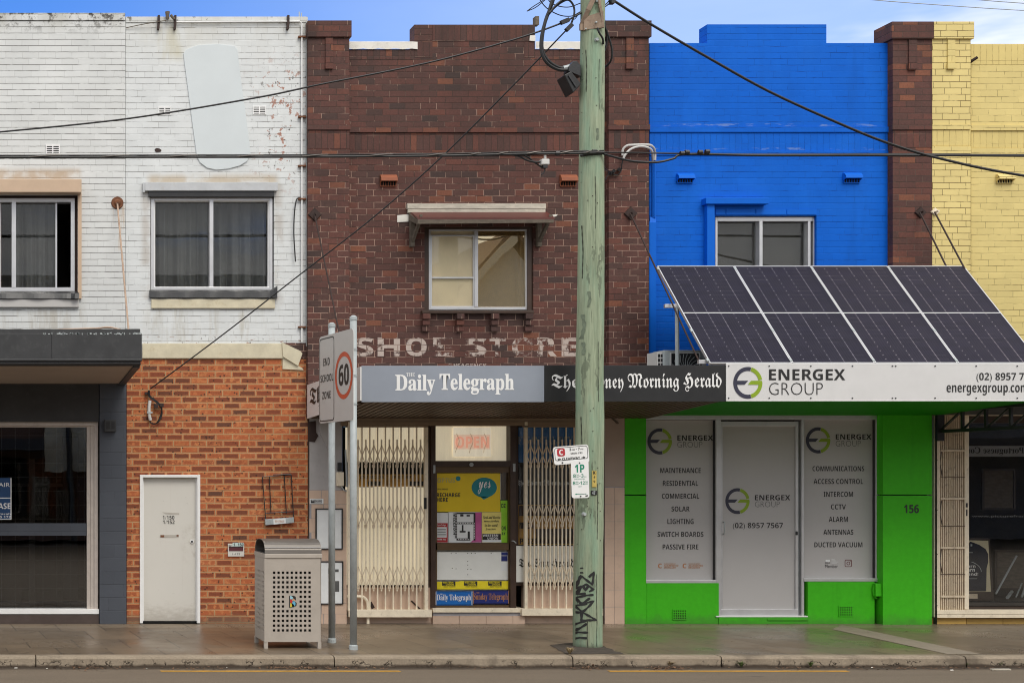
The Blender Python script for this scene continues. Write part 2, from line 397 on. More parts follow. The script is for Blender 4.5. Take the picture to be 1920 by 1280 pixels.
def salts(n, q, c):
    "whitish salt bloom along the string courses and faded scuffs on the blue paint"
    ln_ = n.m('MAXIMUM', n.m('MULTIPLY', n.step(q['z'], Z(238), Z(235)), n.step(q['z'], Z(230), Z(233))), n.m('MULTIPLY', n.step(q['z'], Z(282), Z(279.5)), n.step(q['z'], Z(275.5), Z(277.5))))
    f = n.m('MULTIPLY', ln_, n.step(n.noise(n.vmul(q['p'], (1.4, 1.4, 9)), 2.0, 5, .7), .52, .62))
    c = n.mix(n.m('MULTIPLY', f, .55), c, (0.25, 0.34, 0.50))
    sc = n.step(n.noise(n.vmul(q['p'], (1.2, 1.2, 8)), 3.0, 6, .75), .665, .70)
    c = n.mix(n.m('MULTIPLY', sc, .5), c, (0.02, 0.19, 0.68))
    st = n.step(n.noise(n.vmul(q['p'], (3.0, 3.0, .35)), 1.0, 4, .6), .50, .72)
    return n.mix(n.m('MULTIPLY', st, .38), n.mix(n.m('MULTIPLY', n.step(n.noise(q['p'], .9, 4, .6), .45, .7), .35), c, (0.012, 0.155, 0.66)), (0.004, 0.085, 0.42))
M = {}
M['white_left'] = painted_brick('weathered_white_paint', (0.665, 0.675, 0.665), (0.075, 0.07, 0.06), 0.95, 0.20, extra=dirt_top(Z(25)), jl=0.34, jh=0.50)
M['white_mid'] = painted_brick('peeling_white_paint', (0.695, 0.715, 0.715), (0.12, 0.11, 0.10), 0.82, 0.36, extra=peel, jl=0.42, jh=0.58)
M['blue'] = painted_brick('blue_paint', (0.003, 0.118, 0.60), (0.002, 0.035, 0.22), 0.85, 0.5, rough=0.6, jl=0.46, jh=0.62, extra=salts)
M['blue_sold'] = painted_brick('blue_paint_soldier', (0.003, 0.118, 0.60), (0.002, 0.04, 0.25), 0.5, 0.5, rough=0.6, soldier=True, extra=salts)
M['yellow'] = painted_brick('yellow_paint', (0.72, 0.585, 0.245), (0.14, 0.095, 0.035), 0.75, 0.65, rough=0.5, jl=0.43, jh=0.60)
M['yellow_pier'] = painted_brick('yellow_paint_pier', (0.74, 0.60, 0.255), (0.13, 0.085, 0.03), 1.0, 0.9, rough=0.5, jl=0.33, jh=0.48)
M['yellow_sold'] = painted_brick('yellow_paint_soldier', (0.70, 0.56, 0.225), (0.25, 0.18, 0.06), 0.6, 0.6, rough=0.5, soldier=True)
M['brown'] = brown_brick('brown_brick'); M['brown_sold'] = brown_brick('brown_brick_soldier', soldier=True, joints=0.5)
M['brown_right'] = brown_brick('dark_red_brick', red=0.10, joints=0.18); M['brown_right_sold'] = brown_brick('dark_red_brick_soldier', soldier=True, joints=0.35)
M['brown_red'] = brown_brick('reddish_header_brick', red=0.42, joints=0.3)
M['orange'] = orange_brick('orange_brick')
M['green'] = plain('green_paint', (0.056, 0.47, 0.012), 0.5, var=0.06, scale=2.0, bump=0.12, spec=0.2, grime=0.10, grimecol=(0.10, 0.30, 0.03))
def green_mat():
    m, n, b = newmat('green_painted_render'); p = n.pos(); x, y, z = n.sep(p)
    a = n.noise(p, 1.3, 5, .6); f = n.noise(p, 14, 5, .65)
    c = n.mix(a, (0.046, 0.42, 0.010), (0.066, 0.50, 0.016)); c = n.mix(1.0, c, n.ramp(f, [(.3, (.93,) * 3), (.7, (1.05,) * 3)]), 'MULTIPLY')
    run = n.m('MULTIPLY', n.step(n.noise(n.vmul(p, (6, 6, .4)), 1.0, 4, .6), .54, .72), .22); c = n.mix(run, c, (0.03, 0.26, 0.012))
    spl = n.m('MULTIPLY', n.step(n.m('ADD', z, n.m('MULTIPLY', n.m('SUBTRACT', n.noise(p, 5, 5, .7), .5), .35)), .16, .0), .5); c = n.mix(spl, c, (0.07, 0.17, 0.04))
    scf = n.step(n.noise(n.vmul(p, (2, 2, 5)), 3.5, 5, .75), .665, .70); c = n.mix(n.m('MULTIPLY', scf, .35), c, (0.18, 0.48, 0.12))
    setb(n, b, c, n.m('MULTIPLY_ADD', f, .2, .4), None, n.bump(n.m('ADD', f, n.noise(p, 60, 3)), .15, .004), .2); return m
M['green'] = green_mat()
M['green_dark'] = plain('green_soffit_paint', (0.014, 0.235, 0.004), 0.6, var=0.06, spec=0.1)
M['blue_trim'] = plain('blue_trim_paint', (0.003, 0.125, 0.62), 0.55, var=0.05, spec=0.15)
M['charcoal'] = plain('charcoal_paint', (0.034, 0.035, 0.037), 0.55, var=0.25, scale=4, grime=0.35, grimecol=(0.09, 0.09, 0.09), bump=0.1)
M['slate'] = painted_brick('slate_grey_paint', (0.080, 0.088, 0.105), (0.03, 0.032, 0.04), 0.35, 0.3, rough=0.5, sh=0.19, sw=0.39)
M['black'] = plain('black_paint', (0.012, 0.012, 0.013), 0.5, var=0.2)
M['rubber'] = plain('black_cable', (0.010, 0.010, 0.011), 0.45, var=0.15)
M['alu'] = plain('aluminium', (0.62, 0.62, 0.63), 0.38, 0.55, var=0.08, scale=5)
M['alu_warm'] = plain('cream_aluminium', (0.56, 0.50, 0.45), 0.45, 0.2, var=0.10, scale=8, grime=0.2)
M['galv'] = plain('galvanised_steel', (0.40, 0.435, 0.44), 0.5, 0.1, var=0.14, scale=9, grime=0.25, grimecol=(0.16, 0.17, 0.17))
M['cream'] = plain('cream_enamel', (0.84, 0.74, 0.57), 0.5, 0.0, var=0.10, scale=7, grime=0.35, grimecol=(0.20, 0.14, 0.09))
M['cream_old'] = plain('aged_cream_enamel', (0.72, 0.60, 0.44), 0.5, 0.0, var=0.10, scale=7, grime=0.6, grimecol=(0.14, 0.08, 0.045))
M['tan'] = plain('tan_enamel', (0.55, 0.40, 0.28), 0.5, var=0.06)
M['timber_white'] = plain('weathered_timber', (0.52, 0.48, 0.40), 0.8, var=0.22, scale=8, bump=0.4, grime=0.55, grimecol=(0.20, 0.17, 0.13), stretch=(1, 1, 4))
M['timber_grey'] = plain('bare_grey_timber', (0.13, 0.105, 0.08), 0.85, var=0.35, scale=10, bump=0.5, grime=0.5, stretch=(1, 1, 3))
M['timber_dark'] = plain('dark_stained_timber', (0.050, 0.026, 0.016), 0.45, var=0.25, scale=8)
M['door_brown'] = plain('brown_door_paint', (0.10, 0.058, 0.024), 0.42, var=0.15, scale=6)
M['roof_red'] = plain('dark_red_roofing', (0.105, 0.028, 0.022), 0.45, var=0.2, scale=5)
M['flash'] = plain('metal_flashing', (0.70, 0.67, 0.61), 0.5, 0.1, var=0.12, scale=5, grime=0.4, grimecol=(0.33, 0.30, 0.24))
M['cream_band'] = plain('stained_cream_render', (0.62, 0.56, 0.41), 0.75, var=0.16, scale=5, bump=0.35, grime=0.4, grimecol=(0.40, 0.30, 0.14))
M['patch'] = plain('smooth_render_patch', (0.610, 0.655, 0.670), 0.65, var=0.04, scale=2)
M['lead'] = plain('black_flashing', (0.020, 0.020, 0.022), 0.4, var=0.25, scale=6, bump=0.4)
M['rust'] = plain('rusty_iron', (0.17, 0.065, 0.028), 0.8, 0.1, var=0.4, scale=14, grime=0.6, grimecol=(0.035, 0.02, 0.015))
M['rust_dark'] = plain('dark_rusted_iron', (0.040, 0.022, 0.018), 0.7, 0.2, var=0.4, scale=14)
M['rod'] = plain('rust_streaked_white_rod', (0.42, 0.30, 0.22), 0.6, var=0.25, scale=5, grime=0.8, grimecol=(0.28, 0.09, 0.04))
M['terra'] = plain('terracotta', (0.26, 0.075, 0.030), 0.7, var=0.18, scale=9)
M['box_grey'] = plain('weathered_grey_box', (0.50, 0.515, 0.53), 0.6, var=0.12, scale=5, grime=0.35, grimecol=(0.36, 0.32, 0.27))
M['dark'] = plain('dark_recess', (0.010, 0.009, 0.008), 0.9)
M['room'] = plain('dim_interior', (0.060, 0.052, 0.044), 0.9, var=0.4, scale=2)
M['curtain'] = plain('grey_curtain', (0.115, 0.118, 0.116), 0.9, var=0.18, scale=4)
M['blind'] = plain('cream_blind', (0.88, 0.79, 0.60), 0.85, var=0.08, scale=3)
M['paper'] = plain('cream_paper', (0.86, 0.77, 0.60), 0.8, var=0.06)
M['white'] = plain('white_enamel', (0.82, 0.82, 0.81), 0.45, var=0.04)
M['sign_white'] = plain('white_sign_face', (0.66, 0.655, 0.65), 0.4, var=0.03)
M['sign_grey'] = plain('grey_traffic_sign_face', (0.50, 0.48, 0.46), 0.45, var=0.04)
M['sign_blue'] = plain('faded_blue_grey_sign', (0.275, 0.305, 0.36), 0.5, var=0.06, scale=2.5, grime=0.12, grimecol=(0.35, 0.38, 0.42))
M['sign_black'] = plain('black_sign_face', (0.020, 0.020, 0.021), 0.4, var=0.1)
M['ink'] = plain('black_lettering', (0.018, 0.018, 0.018), 0.5)
M['ink_soft'] = plain('grey_lettering', (0.10, 0.10, 0.10), 0.5)
M['vinyl'] = plain('grey_white_window_vinyl', (0.47, 0.455, 0.45), 0.4, var=0.03, scale=1.5)
M['navy'] = plain('navy_logo', (0.035, 0.035, 0.062), 0.45)
M['lime'] = plain('lime_logo', (0.24, 0.36, 0.012), 0.45)
M['orange_ink'] = plain('orange_lettering', (0.46, 0.20, 0.08), 0.5)
M['red_ink'] = plain('red_sign_ink', (0.44, 0.035, 0.045), 0.5)
M['ring_red'] = plain('red_orange_ring', (0.52, 0.085, 0.035), 0.5)
M['green_ink'] = plain('green_sign_ink', (0.01, 0.22, 0.13), 0.5)
M['steel'] = plain('brushed_steel', (0.21, 0.19, 0.17), 0.42, 0.6, var=0.15, scale=3, stretch=(1, 1, 12))
M['bin'] = plain('warm_grey_powder_coat', (0.43, 0.385, 0.335), 0.5, 0.1, var=0.06, scale=4, grime=0.18, grimecol=(0.22, 0.18, 0.14))
M['tile'] = plain('beige_wall_tile', (0.60, 0.44, 0.335), 0.4, var=0.10, scale=3, grime=0.15)
M['step'] = plain('grey_step', (0.32, 0.31, 0.33), 0.7, var=0.15)
M['base_tile'] = plain('dark_brown_base_tile', (0.075, 0.055, 0.048), 0.4, var=0.15)
M['pilaster'] = plain('grey_white_pilaster_paint', (0.42, 0.40, 0.395), 0.6, var=0.10, scale=4, grime=0.3, grimecol=(0.2, 0.17, 0.15))
M['pink_beige'] = plain('pinkish_render', (0.42, 0.325, 0.265), 0.6, var=0.07, scale=4)
M['plastic'] = plain('pale_plastic', (0.60, 0.59, 0.57), 0.5, var=0.05)
M['navy_panel'] = plain('deep_blue_panel', (0.010, 0.20, 0.60), 0.4)
M['yel_poster'] = plain('mustard_yellow_poster', (0.80, 0.58, 0.012), 0.4, var=0.04)
M['yel_bright'] = plain('yellow_flyer', (0.85, 0.70, 0.02), 0.45)
M['teal'] = plain('teal_speech_bubble', (0.006, 0.22, 0.25), 0.4)
M['blue_sign'] = plain('bright_blue_enamel', (0.008, 0.13, 0.46), 0.35)
M['navy_sign'] = plain('navy_enamel', (0.014, 0.024, 0.17), 0.35)
M['magenta'] = plain('magenta_poster', (0.55, 0.10, 0.30), 0.5)
M['lime_poster'] = plain('lime_green_poster', (0.32, 0.70, 0.03), 0.5)
M['red_poster'] = plain('red_poster', (0.42, 0.015, 0.02), 0.5)
M['pale_poster'] = plain('pale_poster', (0.78, 0.80, 0.80), 0.5, var=0.06)
M['pale_yellow'] = plain('pale_yellow_poster', (0.82, 0.70, 0.20), 0.5)
M['amber'] = plain('amber_poster', (0.60, 0.32, 0.06), 0.5, var=0.25, scale=8)
M['salmon'] = plain('salmon_paper_lettering', (0.72, 0.33, 0.24), 0.6)
M['board'] = plain('pale_grey_board', (0.80, 0.81, 0.77), 0.5, var=0.04)
M['jersey'] = plain('dark_navy_jersey', (0.018, 0.021, 0.035), 0.85, var=0.25)
M['brown_frame'] = plain('dark_brown_frame', (0.045, 0.028, 0.02), 0.4)
M['yel_line'] = plain('worn_yellow_line_paint', (0.52, 0.27, 0.03), 0.7, var=0.2, scale=10, grime=0.4)
M['tapegrey'] = plain('old_tape', (0.44, 0.41, 0.36), 0.6, var=0.1)
M['door_white'] = plain('off_white_door_paint', (0.64, 0.62, 0.57), 0.5, var=0.06, scale=1.6, grime=0.10, grimecol=(0.40, 0.36, 0.30), stretch=(1.5, 1, .6))
def door_mat():
    m, n, b = newmat('scuffed_door_paint'); p = n.pos(); x, y, z = n.sep(p)
    a = n.noise(p, 1.8, 5, .6); c = n.mix(a, (0.60, 0.58, 0.53), (0.665, 0.645, 0.595))
    kick = n.m('MULTIPLY', n.step(n.m('ADD', z, n.m('MULTIPLY', n.m('SUBTRACT', n.noise(n.vmul(p, (3, 1, 6)), 3, 5, .7), .5), .5)), .32, .02), .5); c = n.mix(kick, c, (0.30, 0.26, 0.21))
    hand = n.m('MULTIPLY', box_mask(n, dict(x=x, z=z), X(345), X(372), Z(1050), Z(985), .08), n.m('MULTIPLY', n.step(n.noise(p, 9, 5, .7), .42, .66), .45)); c = n.mix(hand, c, (0.40, 0.36, 0.30))
    drip = n.m('MULTIPLY', n.step(n.noise(n.vmul(p, (14, 1, .5)), 1.0, 4, .6), .60, .74), .22); c = n.mix(drip, c, (0.45, 0.40, 0.33))
    sc_ = n.m('MULTIPLY', n.step(n.noise(n.vmul(p, (3, 1, 9)), 4.0, 5, .75), .66, .69), .5); c = n.mix(sc_, c, (0.34, 0.31, 0.27))
    setb(n, b, c, .5, None, n.bump(n.noise(p, 3, 3), .08, .01), .3); return m
M['door_scuffed'] = door_mat()
M['soffit_beige'] = plain('beige_soffit', (0.36, 0.29, 0.235), 0.7, var=0.1, scale=2)
M['soffit_brown'] = plain('brown_soffit_boards', (0.105, 0.066, 0.044), 0.55, var=0.2, scale=3)
M['brown_beam'] = plain('brown_beige_beam', (0.27, 0.195, 0.125), 0.6, var=0.12)
M['pole_base'] = plain('dark_bitumen_patch', (0.052, 0.040, 0.030), 0.9, var=0.3, scale=9, bump=0.6)
M['weed'] = plain('weed_leaf', (0.09, 0.13, 0.03), 0.7, var=0.25)
M['straw'] = plain('dry_grass', (0.32, 0.24, 0.13), 0.8, var=0.25)
M['litter'] = plain('dead_leaf_litter', (0.14, 0.075, 0.04), 0.85, var=0.5, scale=5)
M['scrap'] = plain('pale_litter_scrap', (0.6, 0.57, 0.52), 0.7)
M['concrete_strip'] = plain('pale_concrete_strip', (0.23, 0.19, 0.145), 0.7, var=0.10, scale=5, bump=0.2)

def glass(name, tint=(1, 1, 1), refl=1.0, trans=1.0, rough=0.0, film=(1, 1, 1)):
    m = bpy.data.materials.new(name); m.use_nodes = True; t = m.node_tree; t.nodes.clear(); n = NT(t)
    tr = n.node('ShaderNodeBsdfTransparent'); tr.inputs[0].default_value = (*[c * trans for c in tint], 1)
    gl = n.node('ShaderNodeBsdfGlossy'); gl.inputs[0].default_value = (*film, 1); gl.inputs['Roughness'].default_value = rough
    fr = n.node('ShaderNodeFresnel'); fr.inputs[0].default_value = 1.5
    wob = n.bump(n.noise(n.obj(), 1.3, 2), 0.02, 0.05); n.put(gl.inputs['Normal'], wob)
    mx = n.node('ShaderNodeMixShader'); n.put(mx.inputs[0], n.m('MULTIPLY', fr.outputs[0], refl, clamp=True))
    t.links.new(tr.outputs[0], mx.inputs[1]); t.links.new(gl.outputs[0], mx.inputs[2])
    o = n.node('ShaderNodeOutputMaterial'); t.links.new(mx.outputs[0], o.inputs[0])
    return m
M['glass'] = glass('window_glass', (0.95, 0.955, 0.95), 0.6)
M['glass_dark'] = glass('tinted_window_glass', (0.55, 0.55, 0.54), 2.6)
M['glass_film'] = glass('reflective_film_glass', (0.97, 0.93, 0.84), 6.5, film=(1.0, 0.88, 0.64))

def added_glow(name, col, e):
    "sheet given an added glow of its own; no lamp stands behind it"
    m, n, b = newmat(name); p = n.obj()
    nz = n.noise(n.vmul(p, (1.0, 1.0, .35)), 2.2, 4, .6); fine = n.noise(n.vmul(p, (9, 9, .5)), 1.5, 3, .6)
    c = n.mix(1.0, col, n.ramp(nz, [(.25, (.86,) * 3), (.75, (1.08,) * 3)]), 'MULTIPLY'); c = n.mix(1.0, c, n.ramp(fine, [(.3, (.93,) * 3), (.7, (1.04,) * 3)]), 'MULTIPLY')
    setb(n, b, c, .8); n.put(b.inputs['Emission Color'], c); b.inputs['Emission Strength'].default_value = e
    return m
M['added_glow'] = added_glow('glow_cream_blind', (0.78, 0.68, 0.50), 0.42)  # emission added to brighten the blinds, backing boards and fanlight sheet
M['glass_screen'] = glass('plain_sash_glass', (0.99, 0.98, 0.95), 0.6)

# ------------------------------------------------------------------ ground
def footpath_mat():
    m, n, b = newmat('footpath_paving'); p = n.pos(); x, y, z = n.sep(p)
    nz = n.noise(p, 2.2, 5, 0.65); fine = n.noise(p, 60, 4, 0.7); big = n.noise(p, 0.7, 3)
    d1, d2, _ = n.sep(n.noise(p, 4, 3, col=True))
    u = n.m('ADD', n.m('DIVIDE', n.m('ADD', x, n.m('MULTIPLY', d1, .015)), 0.62), n.m('MULTIPLY', y, 0.12)); v = n.m('DIVIDE', n.m('ADD', y, n.m('MULTIPLY', d2, .012)), 0.93)
    row = n.m('FLOOR', v); u = n.m('ADD', u, n.m('MULTIPLY', n.m('MODULO', row, 2.0), 0.5))
    fu, fv = n.m('FRACT', u), n.m('FRACT', v)
    du = n.m('MULTIPLY', n.m('MINIMUM', fu, n.m('SUBTRACT', 1.0, fu)), .62); dv = n.m('MULTIPLY', n.m('MINIMUM', fv, n.m('SUBTRACT', 1.0, fv)), .93)
    joint = n.m('MULTIPLY', n.step(n.m('MINIMUM', du, dv), 0.012, 0.003), n.step(n.noise(p, 1.5, 3), 0.28, 0.45))
    rnd = n.white(n.comb(n.m('FLOOR', u), row, 1.0))
    c = n.mix(nz, (0.114, 0.083, 0.054), (0.182, 0.134, 0.088))
    c = n.mix(1.0, c, n.ramp(rnd, [(0, (.86,) * 3), (1, (1.12,) * 3)]), 'MULTIPLY')
    c = n.mix(1.0, c, n.ramp(fine, [(.25, (.72,) * 3), (.75, (1.28,) * 3)]), 'MULTIPLY')
    edge = n.step(y, -0.52, -0.50)                      # paler edging course along the shopfronts
    c = n.mix(edge, c, n.mix(nz, (0.17, 0.133, 0.092), (0.26, 0.20, 0.14)))
    ej = n.m('MULTIPLY', n.step(n.m('ABSOLUTE', n.m('SUBTRACT', y, -0.51)), 0.012, 0.004), 0.8)
    stain = n.step(n.noise(p, 1.7, 5, .7), .62, .74)
    c = n.mix(n.m('MULTIPLY', stain, .5), c, (0.05, 0.038, 0.028))
    kd = n.m('MULTIPLY', n.step(y, -3.2, -3.38), n.step(n.noise(n.vmul(p, (1, .3, 1)), 1.3, 5, .7), .48, .62))
    c = n.mix(n.m('MULTIPLY', kd, .55), c, (0.045, 0.034, 0.024))
    c = n.mix(n.m('MAXIMUM', n.m('MULTIPLY', joint, .88), ej), c, (0.040, 0.032, 0.024))
    vg = n.node('ShaderNodeTexVoronoi'); n.put(vg.inputs['Vector'], p); vg.inputs['Scale'].default_value = 3.2
    gum = n.m('MULTIPLY', n.step(vg.outputs['Distance'], .085, .06), .6); c = n.mix(gum, c, (0.05, 0.042, 0.036))
    ckn = n.m('ABSOLUTE', n.m('SUBTRACT', n.noise(p, 0.9, 6, .65), .5)); ck = n.m('MULTIPLY', n.step(ckn, .006, .002), n.step(n.noise(p, .6, 2), .5, .6)); c = n.mix(n.m('MULTIPLY', ck, .8), c, (0.03, 0.024, 0.018))
    wb = n.m('MULTIPLY', n.step(n.m('ADD', y, n.m('MULTIPLY', nz, .10)), -.03, .05), .7); c = n.mix(wb, c, (0.05, 0.038, 0.028))
    spk = n.step(n.noise(p, 130, 2), .74, .80); c = n.mix(n.m('MULTIPLY', spk, .5), c, (0.42, 0.38, 0.32))
    wet = n.step(n.m('ADD', big, n.m('MULTIPLY', nz, .4)), .55, .85)
    h = n.m('SUBTRACT', n.m('MULTIPLY', fine, .5), n.m('MULTIPLY', joint, 1.0))
    setb(n, b, c, n.m('ADD', n.m('MULTIPLY_ADD', wet, 0.18, 0.20), n.m('MULTIPLY', fine, .14)), None, n.bump(h, 0.28, 0.006), 0.5)
    return m
def kerb_mat():
    m, n, b = newmat('kerb_concrete'); p = n.pos(); x, y, z = n.sep(p)
    nz = n.noise(p, 3.0, 6, .7); fine = n.noise(p, 45, 4, .7)
    c = n.mix(nz, (0.19, 0.152, 0.11), (0.36, 0.295, 0.22))
    c = n.mix(1.0, c, n.ramp(fine, [(.25, (.78,) * 3), (.75, (1.2,) * 3)]), 'MULTIPLY')
    st = n.step(n.noise(n.vmul(p, (1, 1, .5)), 1.3, 5, .7), .50, .66); c = n.mix(n.m('MULTIPLY', st, .6), c, (0.075, 0.058, 0.042))
    cr = n.m('ABSOLUTE', n.m('SUBTRACT', n.noise(p, 1.6, 6, .7), .5)); crack = n.m('MULTIPLY', n.step(cr, .012, .003), n.step(z, -.03, -.075))
    c = n.mix(crack, c, (0.03, 0.022, 0.015))
    low = n.step(n.m('ADD', z, n.m('MULTIPLY', n.m('SUBTRACT', nz, .5), .09)), -.085, -.118); c = n.mix(n.m('MULTIPLY', low, .9), c, (0.040, 0.026, 0.017))
    setb(n, b, c, .8, None, n.bump(n.m('SUBTRACT', n.m('ADD', n.m('MULTIPLY', nz, .8), n.m('MULTIPLY', fine, .4)), crack), .5, .012), .3)
    return m
def road_mat():
    m, n, b = newmat('asphalt'); p = n.pos(); x, y, z = n.sep(p)
    fine = n.noise(p, 90, 4, .75); mid = n.noise(n.vmul(p, (.35, 1.6, 1)), 2.0, 5, .65)
    c = n.mix(mid, (0.116, 0.091, 0.066), (0.176, 0.139, 0.102))
    c = n.mix(1.0, c, n.ramp(fine, [(.25, (.62,) * 3), (.75, (1.38,) * 3)]), 'MULTIPLY')
    crk = n.step(n.noise(n.vmul(p, (.5, 3, 1)), 2.5, 5, .7), .66, .72); c = n.mix(n.m('MULTIPLY', crk, .5), c, (0.05, 0.042, 0.036))
    gut = n.step(n.m('ADD', y, n.m('MULTIPLY', n.m('SUBTRACT', n.noise(p, 3.5, 5, .7), .5), .20)), -3.86, -3.70); c = n.mix(n.m('MULTIPLY', gut, .88), c, (0.042, 0.030, 0.021))
    setb(n, b, c, n.m('MULTIPLY_ADD', fine, .2, .62), None, n.bump(fine, .5, .006), .35)
    return m
def structure(name, mb, mat): return solo(name, mb, mat, None, None, kind='structure', loc=Vector((0, 0, 0)))
M['footpath'] = footpath_mat(); M['kerb'] = kerb_mat(); M['road'] = road_mat()
structure('footpath', MB().box(-40, 60, -3.43, 0.6, -0.3, 0.0), M['footpath'])
# kerb: rounded, slightly uneven nose, in poured lengths with open joints
kb = MB(); xs = [-40, -3.3, 0.55, 4.08, 6.9, 8.66, 11.55, 14.6, 18, 60]
for a, b_ in zip(xs, xs[1:]):
    nseg = max(2, int((b_ - a) / 0.25)); prof = [(0.0, 0.0), (0.12, 0.001), (0.155, -0.008), (0.17, -0.03), (0.178, -0.125), (0.19, -0.30)]
    vs = []; fs = []
    for i in range(nseg + 1):
        x = a + (b_ - a) * i / nseg + (0.007 if i == 0 else -0.007 if i == nseg else 0)
        for dy, dz in prof: vs.append((x, -3.43 - dy - random.uniform(-.004, .004) * (dy > .1), dz + random.uniform(-.003, .003) * (0 < dy < .17)))
    k = len(prof)
    for i in range(nseg):
        for j in range(k - 1): fs.append((i * k + j, i * k + j + 1, (i + 1) * k + j + 1, (i + 1) * k + j))
    fs += [tuple(range(k)), tuple(range(nseg * k + k - 1, nseg * k - 1, -1))]
    kb.add(vs, fs)
structure('kerb', kb, M['kerb'])
structure('road', MB().quad((-300, -400, -0.13), (300, -400, -0.13), (300, -3.5, -0.13), (-300, -3.5, -0.13)), M['road'])
structure('ground', MB().quad((-600, -800, -0.30), (600, -800, -0.30), (600, 800, -0.30), (-600, 800, -0.30)), M['road'])
ln = MB()
for a, b_ in ((300, 748), (1138, 1586)):
    p0, p1 = G(a, 1255.6, -0.126), G(b_, 1255.6, -0.126)
    n_ = 40; top = []; bot = []
    for i in range(n_ + 1):
        x = p0.x + (p1.x - p0.x) * i / n_
        top.append((x, p0.y + random.uniform(-.006, .006), -0.126)); bot.append((x, p0.y - 0.085 + random.uniform(-.006, .006), -0.126))
    for i in range(n_): ln.quad(bot[i], bot[i + 1], top[i + 1], top[i])
structure('road_marking', ln, M['yel_line'])
st = MB(); q = [G(1560, 1178, .004), G(1776, 1224.5, .004), G(1839, 1224.5, .004), G(1579, 1170, .004)]
st.quad(*q); structure('path', st, M['concrete_strip'])
# bitumen patch round the pole foot
pb_ = [G(a, min(b_, 1224.6), .004) for a, b_ in ((1030, 1207.5), (1036, 1211), (1042, 1213), (1047, 1217.5), (1055, 1220), (1060, 1224.6), (1082, 1224.2), (1104, 1224.6), (1130, 1223.9), (1151, 1224.6), (1170, 1224.4), (1163, 1221), (1152, 1219), (1148, 1215.5), (1138, 1213), (1133, 1210), (1122, 1207.5), (1108, 1206.5), (1092, 1204.5), (1074, 1203.4), (1058, 1204.4), (1044, 1206.2))]
structure('pavement', MB().add(pb_, [tuple(range(len(pb_)))]), M['pole_base'])

# ------------------------------------------------------------------ building helpers
def alu_frame(mb, px0, px1, py0, py1, d0, d1, wpx=6, wtop=None, wbot=None):
    wt = wtop or wpx; wb = wbot or wpx
    mb.pb(px0, px0 + wpx, py0, py1, d0, d1); mb.pb(px1 - wpx, px1, py0, py1, d0, d1)
    mb.pb(px0 + wpx, px1 - wpx, py0, py0 + wt, d0, d1 - .003); mb.pb(px0 + wpx, px1 - wpx, py1 - wb, py1, d0, d1 - .003)
    return mb
def sheet(px0, px1, py0, py1, d, folds=9, amp=0.03, gap=0.0):
    "hanging cloth with folds"
    mb = MB(); n_ = folds * 20; x0, x1 = X(px0, d), X(px1, d); z0, z1 = Z(py1, d), Z(py0, d); vs = []
    ph = [random.uniform(0, 6.28) for _ in range(3)]
    rows = 6
    for j in range(rows + 1):
        for i in range(n_ + 1):
            t = i / n_; a = amp * (0.45 + 0.55 * j / rows)
            y = -d + a * (math.sin(t * folds * 6.28 + ph[0]) + .5 * math.sin(t * folds * 3.9 + ph[1]) + .3 * math.sin(t * folds * 14 + ph[2]))
            vs.append((x0 + (x1 - x0) * t, y, z1 + (z0 - z1) * j / rows))
    fs = [(j * (n_ + 1) + i, j * (n_ + 1) + i + 1, (j + 1) * (n_ + 1) + i + 1, (j + 1) * (n_ + 1) + i) for j in range(rows) for i in range(n_)]
    return mb.add(vs, fs)
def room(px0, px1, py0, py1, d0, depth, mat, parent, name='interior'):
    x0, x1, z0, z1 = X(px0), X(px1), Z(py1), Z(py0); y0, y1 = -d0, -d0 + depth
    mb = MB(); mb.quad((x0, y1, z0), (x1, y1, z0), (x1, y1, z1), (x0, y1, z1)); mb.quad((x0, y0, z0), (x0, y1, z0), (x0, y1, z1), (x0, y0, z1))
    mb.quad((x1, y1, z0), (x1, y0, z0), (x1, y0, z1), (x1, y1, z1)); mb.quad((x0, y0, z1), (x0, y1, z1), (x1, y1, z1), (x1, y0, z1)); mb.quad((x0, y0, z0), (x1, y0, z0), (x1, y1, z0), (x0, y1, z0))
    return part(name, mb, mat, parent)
def louvre_vent(px0, px1, py0, py1, d, parent, mat, dark):
    v = part('air_vent', alu_frame(MB(), px0, px1, py0, py1, d - .01, d + .012, 1.6), mat, parent)
    mb = MB(); h = (py1 - py0)
    for k in range(4):
        y = py0 + 2 + k * (h - 3) / 4; mb.pb(px0 + 1.6, px1 - 1.6, y, y + 1.6, d - .005, d + .008)
    mb.pb((px0 + px1) / 2 - 1, (px0 + px1) / 2 + 1, py0 + 1.6, py1 - 1.6, d - .005, d + .011)
    part('slat', mb, mat, v); part('recess', MB().pb(px0 + 1, px1 - 1, py0 + 1, py1 - 1, d, d + .003), dark, v)
    return v
